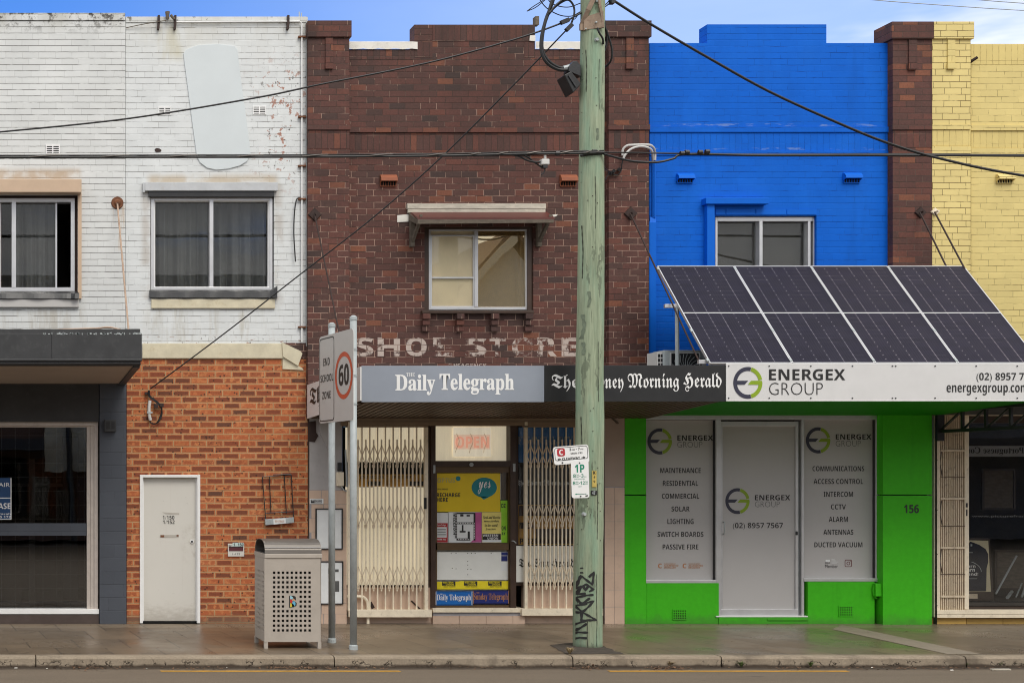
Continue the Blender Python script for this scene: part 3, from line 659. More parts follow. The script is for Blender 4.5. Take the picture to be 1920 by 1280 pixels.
def hood_vent(px0, px1, py0, py1, d, parent, mat, dark):
    "hooded brick vent: sloping hood with side cheeks over a slotted mouth"
    x0, x1 = X(px0, d), X(px1, d); zt, zm, zb = Z(py0, d), Z(py0 + (py1 - py0) * .62, d), Z(py1, d); y = -d
    mb = MB(); o = 0.085
    prof = [(y, zt), (y - o * .45, zt - (zt - zm) * .12), (y - o * .85, zt - (zt - zm) * .5), (y - o, zm), (y - o + .012, zm), (y - o * .8, zt - (zt - zm) * .6), (y, zt - .02)]
    vs = [(x, a, b) for x in (x0, x1) for a, b in prof]; k = len(prof)
    mb.add(vs, [tuple(range(k)), tuple(range(2 * k - 1, k - 1, -1))] + [(i, i + k, (i + 1) % k + k, (i + 1) % k) for i in range(k)])
    for a, b in ((x0, x0 + .012), (x1 - .012, x1)):
        mb.add([(xx, yy, zz) for xx in (a, b) for yy, zz in ((y, zt - .01), (y - o + .004, zm + .004), (y, zm - .03))], [(0, 1, 2), (5, 4, 3), (0, 3, 4, 1), (1, 4, 5, 2), (2, 5, 3, 0)])
    h = part('vent_hood', mb, mat, parent, bev=.003)
    g = MB(); n_ = 6
    for i in range(n_ + 1):
        c = x0 + .01 + (x1 - x0 - .02) * i / n_; g.box(c - .004, c + .004, y - .02, y, zb, zm)
    g.box(x0 + .008, x1 - .008, y - .021, y, zb - .006, zb + .004)
    part('vent_grille', g, mat, h); part('recess', MB().box(x0 + .006, x1 - .006, y - .006, y, zb, zm), dark, h)
    return h
def grid_vent(px0, px1, py0, py1, d, parent, mat, dark, nx=6, ny=4):
    v = part('air_vent', MB().pb(px0, px1, py0, py1, d - .01, d + .004), dark, parent)
    mb = MB()
    for i in range(nx + 1):
        c = px0 + (px1 - px0) * i / nx; mb.pb(c - .9, c + .9, py0, py1, d, d + .010)
    for j in range(ny + 1):
        c = py0 + (py1 - py0) * j / ny; mb.pb(px0 - .9, px1 + .9, c - .9, c + .9, d, d + .012)
    part('vent_grille', mb, mat, v)
    return v
def rosette(px, py, d, r, parent, mat, square=False):
    c = P(px, py, d); mb = MB()
    if square:
        s = r; mb.hull8([c + Vector((0, 0, -s)), c + Vector((s, 0, 0)), c + Vector((0, 0, s)), c + Vector((-s, 0, 0))], [c + Vector((0, -.025, -s * .9)), c + Vector((s * .9, -.025, 0)), c + Vector((0, -.025, s * .9)), c + Vector((-s * .9, -.025, 0))])
    else:
        mb.tube([c, c + Vector((0, -.02, 0))], [r, r * .92], 20); mb.tube([c + Vector((0, -.02, 0)), c + Vector((0, -.045, 0))], [r * .6, r * .35], 14)
    mb.tube([c + Vector((0, 0, 0)), c + Vector((0, -.09, 0))], .014, 10)
    return part('anchor_plate', mb, mat, parent)

GR = 'shop buildings of the row'
# ================================================================== 1: white shop with the dark awning
b1 = thing('shop_building', 'white painted brick shop over a charcoal awning and empty dark shopfront', 'building', (X(60), 0, 0), GR)
d = 0.03
part('wall', MB().pwall(-1000, 235, 25, 700, d, .30, [(-152, 146, 364, 550)]), M['white_left'], b1)
part('parapet', MB().pb(-1000, 234.5, 24, 38, d - .28, d + .012), M['white_left'], b1)
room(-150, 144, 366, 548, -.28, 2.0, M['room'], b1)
wf = part('window', alu_frame(MB(), -148, 140, 371, 545, d - .22, d - .06, 7), M['alu'], b1)
for q_ in ((22, 30, -.20, -.055), (104, 107, -.22, -.12), (-2, 1, -.22, -.12)): part('mullion', MB().pb(q_[0], q_[1], 378, 538, d + q_[2], d + q_[3]), M['alu'], wf)
part('pane', MB().pb(-141, 22, 378, 538, d - .16, d - .155).pb(30, 104, 378, 538, d - .16, d - .155), M['glass'], wf)
part('window_recess', MB().pb(-152, 146, 364, 371, d - .25, d - .09).pb(140, 146, 371, 550, d - .25, d - .09), M['rust_dark'], b1)
part('curtain', sheet(-140, 2, 376, 540, d - .32, 5, .05), M['paper'], wf)
part('curtain', sheet(28, 106, 376, 540, d - .32, 3, .06), M['curtain'], wf)
rs = part('shutter_box', MB().pb(-160, 153, 335, 360, d, d + .19), M['tan'], b1, bev=.008)
part('shutter_rail', MB().pb(146, 153, 361, 559, d, d + .045), M['tan'], rs)
part('window_sill', MB().pb(-156, 148, 560, 575, d, d + .05), M['sign_grey'], b1, bev=.004)
fl = MB(); n_ = 40
for i in range(n_):
    a, b_ = -156 + 304 * i / n_, -156 + 304 * (i + 1) / n_; o = lambda t: .075 + .012 * math.sin(t * .11) + (.05 if t > 140 else 0)
    fl.hull8([P(a, 558, d), P(b_, 558, d), P(b_, 546, d), P(a, 546, d)], [P(a, 559, d + o(a)), P(b_, 559, d + o(b_)), P(b_, 549, d + o(b_) * .6), P(a, 549, d + o(a) * .6)])
part('flashing', fl, M['lead'], b1)
louvre_vent(86, 112, 270, 288, d, b1, M['white'], M['dark'])
rosette(220, 380, d, .09, b1, M['rust'])
part('tie_rod', MB().tube([P(220, 380, d + .05), P(241, 618, 1.4)], .013, 8), M['rod'], b1)
# awning
aw = part('awning', MB().pb(-1000, 266, 624, 674, 1.9, 2.1).pb(-1000, 263, 616, 625, 1.85, 2.09).pb(-1000, 266.5, 672, 676, 1.9, 2.12), M['charcoal'], b1, bev=.006)
top = MB(); top.hull8([(X(-1000, 2.1), -1.95, Z(672, 2.1)), (X(262, 2.1), -1.95, Z(672, 2.1)), (X(262, 2.1), -.03, Z(705)), (X(-1000, 2.1), -.03, Z(705))], [(X(-1000, 2.1), -1.95, Z(640, 2.1)), (X(262, 2.1), -1.95, Z(640, 2.1)), (X(262, 2.1), -.03, Z(640)), (X(-1000, 2.1), -.03, Z(640))])
part('awning_roof', top, M['charcoal'], aw)
part('gutter', MB().tube([P(-1000, 680, 2.06), P(263, 680, 2.06)], .036, 12), M['lead'], aw)
so = MB(); xe = X(263, 2.08)
so.hull8([(X(-1000, 2.08), -2.02, Z(686, 2.05)), (xe - .09, -2.02, Z(686, 2.05)), (xe - .09, -.035, Z(719)), (X(-1000, 2.08), -.035, Z(719))], [(X(-1000, 2.08), -2.02, Z(683, 2.05)), (xe - .09, -2.02, Z(683, 2.05)), (xe - .09, -.035, Z(716)), (X(-1000, 2.08), -.035, Z(716))])
part('soffit', so, M['soffit_beige'], aw)
so = MB(); so.hull8([(xe - .09, -2.03, Z(688, 2.05)), (xe, -2.03, Z(688, 2.05)), (xe, -.035, Z(722)), (xe - .09, -.035, Z(722))], [(xe - .09, -2.03, Z(676, 2.05)), (xe, -2.03, Z(676, 2.05)), (xe, -.035, Z(700)), (xe - .09, -.035, Z(700))])
part('soffit_trim', so, M['charcoal'], aw)
part('loose_conduit', MB().tube(curve([P(60, 621, 1.6), P(120, 617, 1.65), P(180, 615, 1.7), P(205, 613, 1.75), P(232, 619, 1.8)], 6), .014, 6), M['rod'], aw)
# shopfront
part('lintel', MB().pb(-1000, 186, 700, 790, -.25, d), M['charcoal'], b1)
part('pillar', MB().pb(187, 237, 700, 1169, -.25, d + .02), M['slate'], b1)
part('base_course', MB().pb(-1000, 186, 1151, 1169, -.25, d - .02), M['base_tile'], b1)
part('panel_seam', MB().pb(96, 97, 626, 672, 2.09, 2.104).pb(-300, -299, 626, 672, 2.09, 2.104), M['lead'], aw)
fk = MB(); rf_ = random.Random(5)
for k in range(60):
    a = rf_.uniform(80, 262); fk.pb(a, a + rf_.uniform(.8, 3.5), 624 - rf_.uniform(-.5, 2), 625.5 + rf_.uniform(0, 1.5), 2.08, 2.104)
part('flaked_edge', fk, M['galv'], aw)
part('interior_door', MB().pb(118, 146, 820, 1130, -3.0, -2.9), M['step'], b1); part('interior_column', MB().pb(55, 66, 860, 1140, -2.2, -2.0), M['pilaster'], b1); part('back_counter', MB().pb(-200, 40, 1040, 1140, -3.2, -2.6), M['timber_grey'], b1); part('picture_rail', MB().pb(-300, 160, 905, 911, -4.4, -4.3), M['tapegrey'], b1)
sf = part('shop_window', MB().pb(163, 170, 797, 1141, -.2, -.07).pb(170, 177, 797, 1141, -.2, -.05).pb(177, 184, 794, 1143, -.2, -.02).pb(-1000, 184, 790, 797, -.2, -.025).pb(-1000, 163, 797, 800, -.2, -.06), M['alu_warm'], b1, bev=.003)
part('window_sill', MB().pb(-1000, 186, 1141, 1150, -.2, .02), M['white'], sf, bev=.004)
part('transom', MB().pb(-1000, 163, 980, 1003, -.2, -.09), M['slate'], sf)
part('pane', MB().pb(-1000, 163, 800, 980, -.14, -.135).pb(-1000, 163, 1003, 1141, -.14, -.135), M['glass_dark'], sf)
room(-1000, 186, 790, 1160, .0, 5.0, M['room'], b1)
part('security_mesh', (lambda mb: ([mb.pb(k, k + 1.2, 797, 1141, -.5, -.49) for k in range(2, 165, 26)], [mb.pb(-1000, 163, k, k + 1.0, -.52, -.51) for k in range(815, 1141, 26)], mb)[2])(MB()), M['galv'], sf)
wl = part('wall_light', MB().pb(196, 218, 786, 808, d + .02, d + .10), M['charcoal'], b1, bev=.006)
part('lens', MB().pb(199, 206, 790, 803, d + .02, d + .105).pb(208.5, 215, 790, 803, d + .02, d + .105), M['black'], wl)

# ================================================================== 2: white over orange brick
b2 = thing('shop_building', 'two-storey shop in peeling white paint above orange face brick', 'building', (X(406), 0, 0), GR)
part('wall', MB().pwall(235.5, 577, 32, 672, 0, .30, [(282, 514, 364, 548)]), M['white_mid'], b2)
part('lower_wall', MB().pwall(237.6, 577, 672, 1170, 0, .30, [(263, 375, 889, 1168)]), M['orange'], b2)
part('parapet', MB().pb(235.8, 576, 31, 41, -.3, .014), M['white_mid'], b2)
bd = part('render_band', MB().pb(267, 531, 643, 671, 0, .03), M['cream_band'], b2, bev=.006)
part('torn_render', MB().pprism([(529, 641), (563, 657), (567, 662), (559, 685), (531, 668)], .012, .05).pprism([(530, 668), (568, 690), (569, 693), (530, 691)], 0, .02), M['cream_band'], bd)
part('broken_brick', MB().pb(532, 575, 642, 672, 0, .006), M['brown'], b2)
room(280, 516, 362, 550, -.28, 2.0, M['room'], b2)
wf = part('window', alu_frame(MB(), 283, 511, 369, 543, -.2, -.03, 6), M['alu'], b2, bev=.003)
alu_frame(mb2 := MB(), 289, 505, 375, 540, -.15, -.05, 2)
part('sash', mb2, M['white'], wf)
part('mullion', MB().pb(393, 400, 375, 540, -.18, -.035), M['alu'], wf)
part('pane', MB().pb(289, 393, 375, 540, -.13, -.125).pb(400, 505, 375, 540, -.13, -.125), M['glass'], wf)
part('curtain', sheet(288, 392, 374, 541, -.30, 4, .062), M['curtain'], wf)
part('curtain', sheet(401, 507, 374, 541, -.31, 4, .068), M['curtain'], wf)
part('window_head', MB().pb(279, 514, 358, 368, -.2, .05), M['lead'], b2)
part('shutter_box', MB().pb(272, 521, 341, 357, 0, .075).pb(268, 272.5, 341, 360, 0, .06), M['box_grey'], b2, bev=.006)
part('window_sill', MB().pb(284, 516, 560, 577, -.05, .035), M['cream_band'], b2, bev=.004)
fl = MB(); n_ = 36
for i in range(n_):
    a, b_ = 280 + 240 * i / n_, 280 + 240 * (i + 1) / n_; o = lambda t: .055 + .01 * math.sin(t * .13) + (.05 * (t - 508) / 12 if t > 508 else 0)
    e = lambda t: 543 - (8 * (t - 508) / 12 if t > 508 else 0)
    fl.hull8([P(a, 558, 0), P(b_, 558, 0), P(b_, e(b_), 0), P(a, e(a), 0)], [P(a, 557, o(a)), P(b_, 557, o(b_)), P(b_, e(b_) + 3, o(b_) * .7), P(a, e(a) + 3, o(a) * .7)])
part('flashing', fl, M['lead'], b2)
pp = [(344, 100), (350, 92), (372, 84), (410, 82), (440, 86), (445, 92), (452, 150), (461, 215), (468, 270), (470, 290), (463, 302), (450, 310), (428, 316), (405, 318), (388, 314), (375, 304), (369, 292), (362, 240), (353, 170), (346, 118)]
part('render_patch', MB().pprism(pp, 0, .018), M['patch'], b2, bev=.004)
louvre_vent(297, 321, 199, 215, 0, b2, M['white'], M['dark']); louvre_vent(474, 499, 198, 214.5, 0, b2, M['white'], M['dark'])
part('wall_hole', MB().pprism([(290, 279), (294, 277), (299, 278), (303, 281), (301, 284), (294, 285), (291, 283)], 0, .008), M['rust_dark'], b2)
for px in (298, 329, 541):
    part('parapet_bracket', MB().pprism([(px - 2, 28), (px + 2, 28), (px + 2, 43), (px + 1, 54), (px - 3, 54), (px - 2.5, 46)], .0, .06), M['rust_dark'], b2)
cn_ = part('conduit', MB().tube([P(330, 41, .035), P(562, 40, .035), P(566, 44, .035), P(566, 640, .035)], .011, 8), M['white'], b2)
for y_ in (68, 218, 310, 372, 612): part('pipe_clip', MB().pb(560, 574, y_ - 1.5, y_ + 1.5, 0, .05), M['rust'], cn_)
part('thin_pipe', MB().tube([P(574.5, 40, .03), P(574.5, 648, .03)], .006, 6), M['galv'], b2)
part('loose_wire', MB().tube(curve([P(563, 370, .03), P(556, 374, .05), P(552, 400, .05), P(551, 440, .05), P(554, 490, .06)]), .009, 6), M['rubber'], b2)
part('roof_wire', MB().tube(curve([P(236, 52, .02), P(270, 45, .05), P(312, 38, .08)], 5), .006, 6), M['timber_grey'], b2)
ins = part('insulator', MB().tube([P(314, 36, .06), P(314, 22, .06)], [.02, .035], 10).tube([P(320, 28, .08), P(327, 36, .08)], .02, 8), M['timber_grey'], b2)
part('aerial_stub', MB().tube([P(561, 38, -.1), P(561, 22, -.1)], .008, 6).tube([P(565, 38, -.1), P(565, 24, -.1)], .008, 6), M['galv'], b2)
# door
df = part('door_frame', MB().pb(262.5, 268, 889, 1167, -.2, .03).pb(370, 375.5, 889, 1167, -.2, .03).pb(268, 370, 889, 894, -.2, .028).pb(268, 270, 894, 1163, -.2, -.03).pb(367, 370, 894, 1163, -.2, -.03), M['white'], b2, bev=.003)
dr = part('door', MB().pb(268.5, 369.5, 894.5, 1163, -.1, -.05), M['door_scuffed'], b2, bev=.004)
part('lock', MB().tube([P(360, 1014, -.05), P(360, 1014, -.035)], .027, 16), M['white'], dr); part('keyhole', MB().tube([P(360, 1014, -.036), P(360, 1014, -.028)], .015, 12), M['black'], dr)
part('lettering', MB().ptext('1/150', 'semi', 305, 327, 965.5, 972.5, -.046).ptext('1/152', 'semi', 305.5, 327.5, 974, 981, -.046), M['ink'], dr)
part('hinge', MB().pb(266.5, 269.5, 915, 927, -.05, -.035).pb(266.5, 269.5, 1020, 1032, -.05, -.035).pb(266.5, 269.5, 1128, 1140, -.05, -.035), M['galv'], df)
part('tape', MB().pprism([(304, 959), (336, 960.5), (336, 964), (310, 962.5)], -.05, -.047), M['tapegrey'], dr)
part('mail_slot', MB().pb(300, 335, 1001.5, 1006.5, -.05, -.045), M['tapegrey'], dr); part('rust_spot', MB().pb(301, 308, 1002, 1006, -.045, -.0435).pb(331, 335, 1001.5, 1004.5, -.045, -.0435), M['rust'], dr)
part('threshold', MB().pb(268, 370, 1163.5, 1169, -.25, -.06), M['dark'], b2)
room(262, 376, 888, 1168, -.21, .5, M['dark'], b2)

# ================================================================== 3: brown brick newsagent
b3 = thing('shop_building', 'brown brick newsagency with stepped parapet and hooded upstairs window', 'building', (X(890), 0, 0), GR)
VO = [(655, 777, 40, 92), (1003, 1145, 40, 92), (796, 1000, 424, 584), (652, 1131, 785, 1147)]
mb = MB().pwall(655, 1137, 46, 1170, 0, .23, [VO[0], VO[1], VO[2], (655, 1137, 782, 1170)])
part('wall', mb, M['brown'], b3)
ti = -.10
for p0, p1, cap0, cap1 in ((577.5, 655, 577.5, 659.5), (1141.5, 1216.5, 1133, 1222)):
    lo = 782
    pr = part('pier', MB().pb(p0, p1, 70, lo, -.23, .115), M['brown'], b3)
    part('pier_cap', MB().pb(cap0, cap1, 38, 68.5, -.26, .15), M['brown'], pr, bev=.004)
    part('soldier_band', MB().pb(p0, p1 + .3, 244, 278, .10, .1185), M['brown_sold'], pr)
    part('string_course', MB().pb(p0 - .5, p1 + 2.5, 232.5, 242.5, .1, .138).pb(p0 - .3, p1 + 1.2, 280, 288, .1, .130), M['brown'], pr)
    c = p0 + 33
    part('pier_ornament', MB().pb(c, c + 14, 68, 118, .1, .135).pb(c, c + 14, 118, 128.5, .1, .15), M['brown_right'] if p0 < 600 else M['brown_red'], pr, bev=.002)
part('soldier_band', MB().pb(655.5, 1136, 249, 281, -.01, .004), M['brown_sold'], b3)
part('string_course', MB().pb(655.5, 1136, 237, 247.5, -.01, .024).pb(655.5, 1136, 281.5, 290, -.01, .018), M['brown'], b3)
part('parapet_soldiers', MB().pb(655.5, 777.5, 92, 111, -.2, .004).pb(811, 1003, 46.5, 77, -.2, .005).pb(777.8, 811, 78, 108, -.2, .004).pb(983, 1003, 78, 108, -.2, .004).pb(1003, 1136, 92, 111, -.2, .004), M['brown_sold'], b3)
fs_ = MB()
for a0, a1 in ((653, 783), (1004, 1137)):
    k = 14
    for i in range(k):
        a, b_ = a0 + (a1 - a0) * i / k, a0 + (a1 - a0) * (i + 1) / k; r1, r2 = [.8 * math.sin(t * .21) for t in (a, b_)]
        fs_.hull8([P(a, 91, -.25), P(b_, 91, -.25), P(b_, 91.5 + r2, .022), P(a, 91.5 + r1, .022)], [P(a, 77.5, -.25), P(b_, 77.5, -.25), P(b_, 78 + r2 * .4, .022), P(a, 78 + r1 * .4, .022)])
fl3 = part('flashing', fs_, M['flash'], b3)
part('flashing_upstand', MB().pprism([(994, 66), (1004, 66), (1004, 77), (993, 76)], -.2, .02), M['flash'], fl3)
part('chimney_stub', MB().pb(1004, 1011, 30, 46, -.3, -.2), M['timber_grey'], b3)
hood_vent(712, 743, 327, 349, 0, b3, M['terra'], M['dark']); hood_vent(1049, 1080, 327, 349, 0, b3, M['terra'], M['dark'])
# upstairs window
room(796, 1000, 422, 586, -.2, 1.6, M['room'], b3)
wf = part('window', MB().pb(796, 804, 424, 584, -.23, -.03).pb(989, 1000, 424, 584, -.23, -.03).pb(804, 989, 424, 429, -.23, -.03), M['timber_dark'], b3)
part('window_frame', alu_frame(MB(), 804, 989, 429, 580, -.2, -.05, 3.5, 3, 5).pb(890, 896.5, 432, 575, -.2, -.045), M['alu'], wf, bev=.002)
part('sash', alu_frame(MB(), 807.5, 890, 440, 575, -.10, -.06, 2.5, 2, 2).pb(810, 888, 518.5, 521.5, -.10, -.058), M['alu'], wf)
part('pane', MB().pb(807, 890, 432, 575, -.09, -.085), M['glass_screen'], wf); part('pane', MB().pb(896.5, 986, 432, 575, -.08, -.075), M['glass_film'], wf)
part('blind', MB().pb(803, 990, 428, 580, -.112, -.10), M['blind'], wf)
part('curtain', sheet(966, 986, 432, 576, -.093, 3, .004), M['paper'], wf)
sl = part('window_sill', MB().pb(792, 1001, 581, 586.5, -.2, .085), M['timber_dark'], b3, bev=.004)
for px in (792, 856, 921, 985):
    part('corbel', MB().pb(px + 1.5, px + 15, 587, 597, 0, .10).pb(px + .8, px + 14.5, 599, 608.5, 0, .075).pb(px, px + 13.5, 610, 620, 0, .05), M['brown'], b3, bev=.003)
hd = part('window_hood', MB().hull8([P(768, 399, 0), P(1025, 399, 0), (X(1040, .46), -.46, Z(411, .46)), (X(783, .46), -.46, Z(411, .46))], [P(770, 396, 0), P(1025, 396, 0), (X(1040, .46), -.46, Z(407.5, .46)), (X(783, .46), -.46, Z(407.5, .46))]), M['roof_red'], b3)
part('fascia_board', MB().pb(764, 1024, 381, 391, 0, .055).pb(765, 1023, 391.5, 398, 0, .05), M['timber_white'], hd, bev=.004)
part('front_board', MB().hull8([(X(783, .46), -.44, Z(419, .46)), (X(1038, .46), -.44, Z(417, .46)), (X(1038, .46), -.465, Z(417, .46)), (X(783, .46), -.465, Z(419, .46))], [(X(783, .46), -.44, Z(411, .46)), (X(1038, .46), -.44, Z(411, .46)), (X(1038, .46), -.465, Z(411, .46)), (X(783, .46), -.465, Z(411, .46))]), M['timber_grey'], hd)
part('end_board', MB().hull8([P(766, 412, 0), P(770, 412, 0), (X(786, .46), -.45, Z(420, .46)), (X(782, .46), -.45, Z(420, .46))], [P(766, 399, 0), P(770, 399, 0), (X(786, .46), -.45, Z(412, .46)), (X(782, .46), -.45, Z(412, .46))]), M['timber_grey'], hd)
for px in (770, 1008):
    part('hood_bracket', MB().pb(px, px + 8, 411, 461, 0, .07).hull8([P(px + 1, 456, .05), P(px + 6, 456, .05), (X(px + 6, .0) , -.40, Z(412, .3)), (X(px + 1, .0), -.40, Z(412, .3))], [P(px + 1, 447, .05), P(px + 6, 447, .05), (X(px + 6, 0), -.40, Z(404, .3)), (X(px + 1, 0), -.40, Z(404, .3))]), M['timber_grey'], hd)
part('mortar_patch', MB().pprism([(745, 403), (766, 401), (766, 415), (745, 416)], 0, .012), M['flash'], b3); part('bent_flashing', MB().pprism([(1036, 402), (1046, 401), (1043, 405), (1038, 406)], 0, .3), M['flash'], b3)
# ghost sign
def ghost_mat():
    m = bpy.data.materials.new('faded_ghost_paint'); m.use_nodes = True; t = m.node_tree; t.nodes.clear(); n = NT(t)
    q = bricks(n, 0.227, 0.0893, 0.009)
    bs = n.node('ShaderNodeBsdfDiffuse'); bs.inputs[0].default_value = (0.62, 0.51, 0.45, 1)
    tr = n.node('ShaderNodeBsdfTransparent')
    mid = n.m('MULTIPLY', n.step(q['x'], X(795), X(830)), n.step(q['x'], X(1010), X(985)))
    a = n.m('ADD', n.noise(q['p'], 9, 5, .7), n.m('ADD', n.m('MULTIPLY', n.m('SUBTRACT', q['rnd2'], .5), .22), n.m('MULTIPLY', mid, -.07)))
    f = n.m('MULTIPLY', n.step(a, .35, .50), n.m('MULTIPLY_ADD', q['body'], .7, .2))
    mx = n.node('ShaderNodeMixShader'); n.put(mx.inputs[0], n.m('MULTIPLY', f, .85)); t.links.new(tr.outputs[0], mx.inputs[1]); t.links.new(bs.outputs[0], mx.inputs[2])
    o = n.node('ShaderNodeOutputMaterial'); t.links.new(mx.outputs[0], o.inputs[0]); return m
gm = MB()
for ch, a, b_ in (('S', 666, 700), ('H', 708, 750), ('O', 761, 800), ('E', 812, 848), ('S', 872, 912), ('T', 918, 948), ('O', 960, 1000), ('R', 1007, 1044), ('E', 1053, 1087)):
    gm.ptext(ch, 'heavy', a, b_, 632, 667, .004)
gs = part('painted_lettering', gm, ghost_mat(), b3)
part('painted_lettering', MB().ptext('NEWSAGENCY', 'semi', 830, 912, 681, 688, .004), gs.data.materials[0], b3)
# anchor plates and rods
rosette(590, 402, .115, .10, b3, M['rust_dark'], True); rosette(1182, 400, .115, .10, b3, M['rust_dark'], True)
part('tie_rod', MB().tube([P(590, 402, .17), P(650, 690, 1.7)], .011, 8), M['rust_dark'], b3)
part('tie_rod', MB().tube([P(1182, 400, .17), (X(1182) , -1.98, Z(684, 1.98))], .011, 8), M['rust_dark'], b3)
# awning
ax0, ax1 = X(680, 2.06), X(1361, 2.06); zt, zb = Z(687, 2.07), Z(751, 2.07)
aw = part('awning', MB().box(ax0 + .02, ax1, -2.06, -1.98, zb, zt), M['charcoal'], b3)
x0w = X(581)
part('awning_roof', MB().hull8([(ax0 + .03, -1.97, zt - .16), (ax1, -1.97, zt - .16), (ax1, -.01, 3.12), (x0w + .03, -.01, 3.12)], [(ax0 + .03, -1.97, zt - .12), (ax1, -1.97, zt - .12), (ax1, -.01, 3.16), (x0w + .03, -.01, 3.16)]), M['galv'], aw)
sb = MB(); n_ = 52
def ztop(y): return zb + (Z(784) - zb) * (2.0 + y) / 2.0
for i in range(n_):
    a, b_ = x0w + .02 + (ax1 - x0w - .02) * i / n_, x0w + .02 + (ax1 - x0w - .02) * (i + 1) / n_ - .03
    yf = -1.975 if a > ax0 + .03 else -1.975 * (a - x0w) / (ax0 + .03 - x0w) - .02
    if yf > -.1: continue
    sb.hull8([(a, yf, ztop(yf)), (b_, yf, ztop(yf)), (b_, -.01, ztop(-.01)), (a, -.01, ztop(-.01))], [(a, yf, ztop(yf) + .02), (b_, yf, ztop(yf) + .02), (b_, -.01, ztop(-.01) + .02), (a, -.01, ztop(-.01) + .02)])
sbk = MB(); sbk.hull8([(ax0 + .03, -1.97, zb + .025), (ax1, -1.97, zb + .025), (ax1, -.01, Z(784) + .025), (x0w + .03, -.01, Z(784) + .025)], [(ax0 + .03, -1.97, zb + .03), (ax1, -1.97, zb + .03), (ax1, -.01, Z(784) + .03), (x0w + .03, -.01, Z(784) + .03)])
sf_ = part('soffit', sb, M['soffit_brown'], aw); part('soffit_backing', sbk, M['dark'], sf_)
# splayed end panel
ep = MB(); ef, ew = Vector((X(678, 2.09), -2.09, 0)), Vector((X(578.5, .12), -.12, 0)); nrm = Vector((-.02, -.004, 0))
zz = [(zb + .005, zt), (Z(784, .12), Z(721, .12))]
ep.hull8([ef + Vector((0, 0, zz[0][0])), ew + Vector((0, 0, zz[1][0])), ew + Vector((0, 0, zz[1][1])), ef + Vector((0, 0, zz[0][1]))], [q + nrm for q in (ef + Vector((0, 0, zz[0][0])), ew + Vector((0, 0, zz[1][0])), ew + Vector((0, 0, zz[1][1])), ef + Vector((0, 0, zz[0][1])))])
e1 = part('end_panel', ep, M['sign_white'], aw)
uu = (ef - ew).normalized(); sl_ = (zz[0][0] - zz[1][0]) / (ef - ew).length
part('end_lettering', MB().text('The Age', 'frak', ew + nrm * 1.3 + uu * .12 + Vector((0, 0, zz[1][0] + .12)), uu + Vector((0, 0, sl_)), (0, 0, 1), 1.5, .30), M['ink'], e1)
# shopfront fabric
part('beam', MB().pb(640, 1133, 783, 790, -.25, .03).pb(640, 1133, 790, 797, -.25, .045), M['brown_beam'], b3)
pl = part('pilaster', MB().pb(580, 641, 782, 918, -.25, .0).pprism([(600, 782), (618, 782), (618, 846), (600, 810)], 0, .05), M['pilaster'], b3)
part('spalled_patch', MB().pprism([(577.6, 790), (592, 788), (593, 810), (597, 816), (590, 828), (577.6, 826)], 0, .012), M['rust_dark'], b3)
tl = MB(); 
for (a, b_) in ((580, 602), (603, 625), (626, 650)):
    for k, (c, e) in enumerate(zip((918, 944.5, 971, 997.5, 1024, 1050.5, 1077, 1103.5, 1130, 1150), (944, 970.5, 997, 1023.5, 1050, 1076.5, 1103, 1129.5, 1149.5, 1169))): tl.pb(a + (k % 2) * 4, b_ + (k % 2) * 4 if b_ < 650 else 650, c, e, -.2, .006)
part('tiled_pilaster', tl, M['tile'], b3); part('pilaster_core', MB().pb(579, 650, 917, 1170, -.25, .002), M['step'], b3)
part('edge_strip', MB().pb(577.6, 580, 690, 1170, -.2, .004), M['timber_dark'], b3)
mt_ = part('meter_box', MB().pb(632, 645, 884, 910, 0, .07), M['cream'], b3, bev=.005)
part('fuse', MB().pb(634, 641, 866, 882, 0, .05), M['lead'], mt_, bev=.004); part('conduit', MB().tube([P(648, 842, .03), P(649, 870, .03), P(650, 912, .03)], .013, 8).tube(curve([P(640, 910, .04), P(645, 918, .04), P(650, 920, .03)], 5), .008, 6), M['galv'], mt_)
# right-hand pilaster
part('pilaster', MB().pb(1133.5, 1171, 781, 911, -.25, .03), M['pink_beige'], b3)
tl = MB()
for k in range(8):
    a = 913 + k * 32; tl.pb(1134, 1151.7, a, a + 31.4, -.2, .03); tl.pb(1152.3, 1171, a, a + 31.4, -.2, .03)
part('tiled_pilaster', tl, M['tile'], b3); part('pilaster_core', MB().pb(1133.5, 1170.5, 911, 1170, -.25, .026), M['step'], b3)
part('edge_strip', MB().pb(1131, 1133.5, 781, 1170, -.2, .035), M['timber_dark'], b3)
part('soffit_bracket', MB().bar(P(1143, 779, .035), P(1158, 793, .035), .02, .03), M['timber_grey'], b3)
# stall riser and threshold
part('stall_riser', MB().pb(650, 812, 1100, 1170, -.2, -.06), M['tile'], b3); part('stall_riser', MB().pb(984, 1131, 1097, 1170, -.2, -.06), M['tile'], b3)
part('threshold', MB().pb(812, 984, 1139, 1147, -.3, .03), M['cream'], b3, bev=.004)
part('step', MB().pb(812, 984, 1147.3, 1153, -.3, .0), M['step'], b3); tl = MB()
for a in (812, 862, 912, 962): tl.pb(a, min(a + 49.4, 984), 1153.5, 1170, -.3, .012)
part('step_tiles', tl, M['tile'], b3)
part('old_pipe', MB().tube(curve([P(650, 1117, 0), P(676, 1117, .0), P(684, 1120, .0), P(689, 1128, .0), P(690, 1145, .0), P(690, 1168, .02)], 4), .022, 8), M['cream'], b3)
part('graffiti', MB().bar(P(771, 1125, -.055), P(788, 1141, -.055), .022, .002).bar(P(694, 1128, -.055), P(700, 1139, -.055), .05, .002), M['rust_dark'], b3)
room(650, 1133, 785, 1170, -.22, 4.0, M['room'], b3)
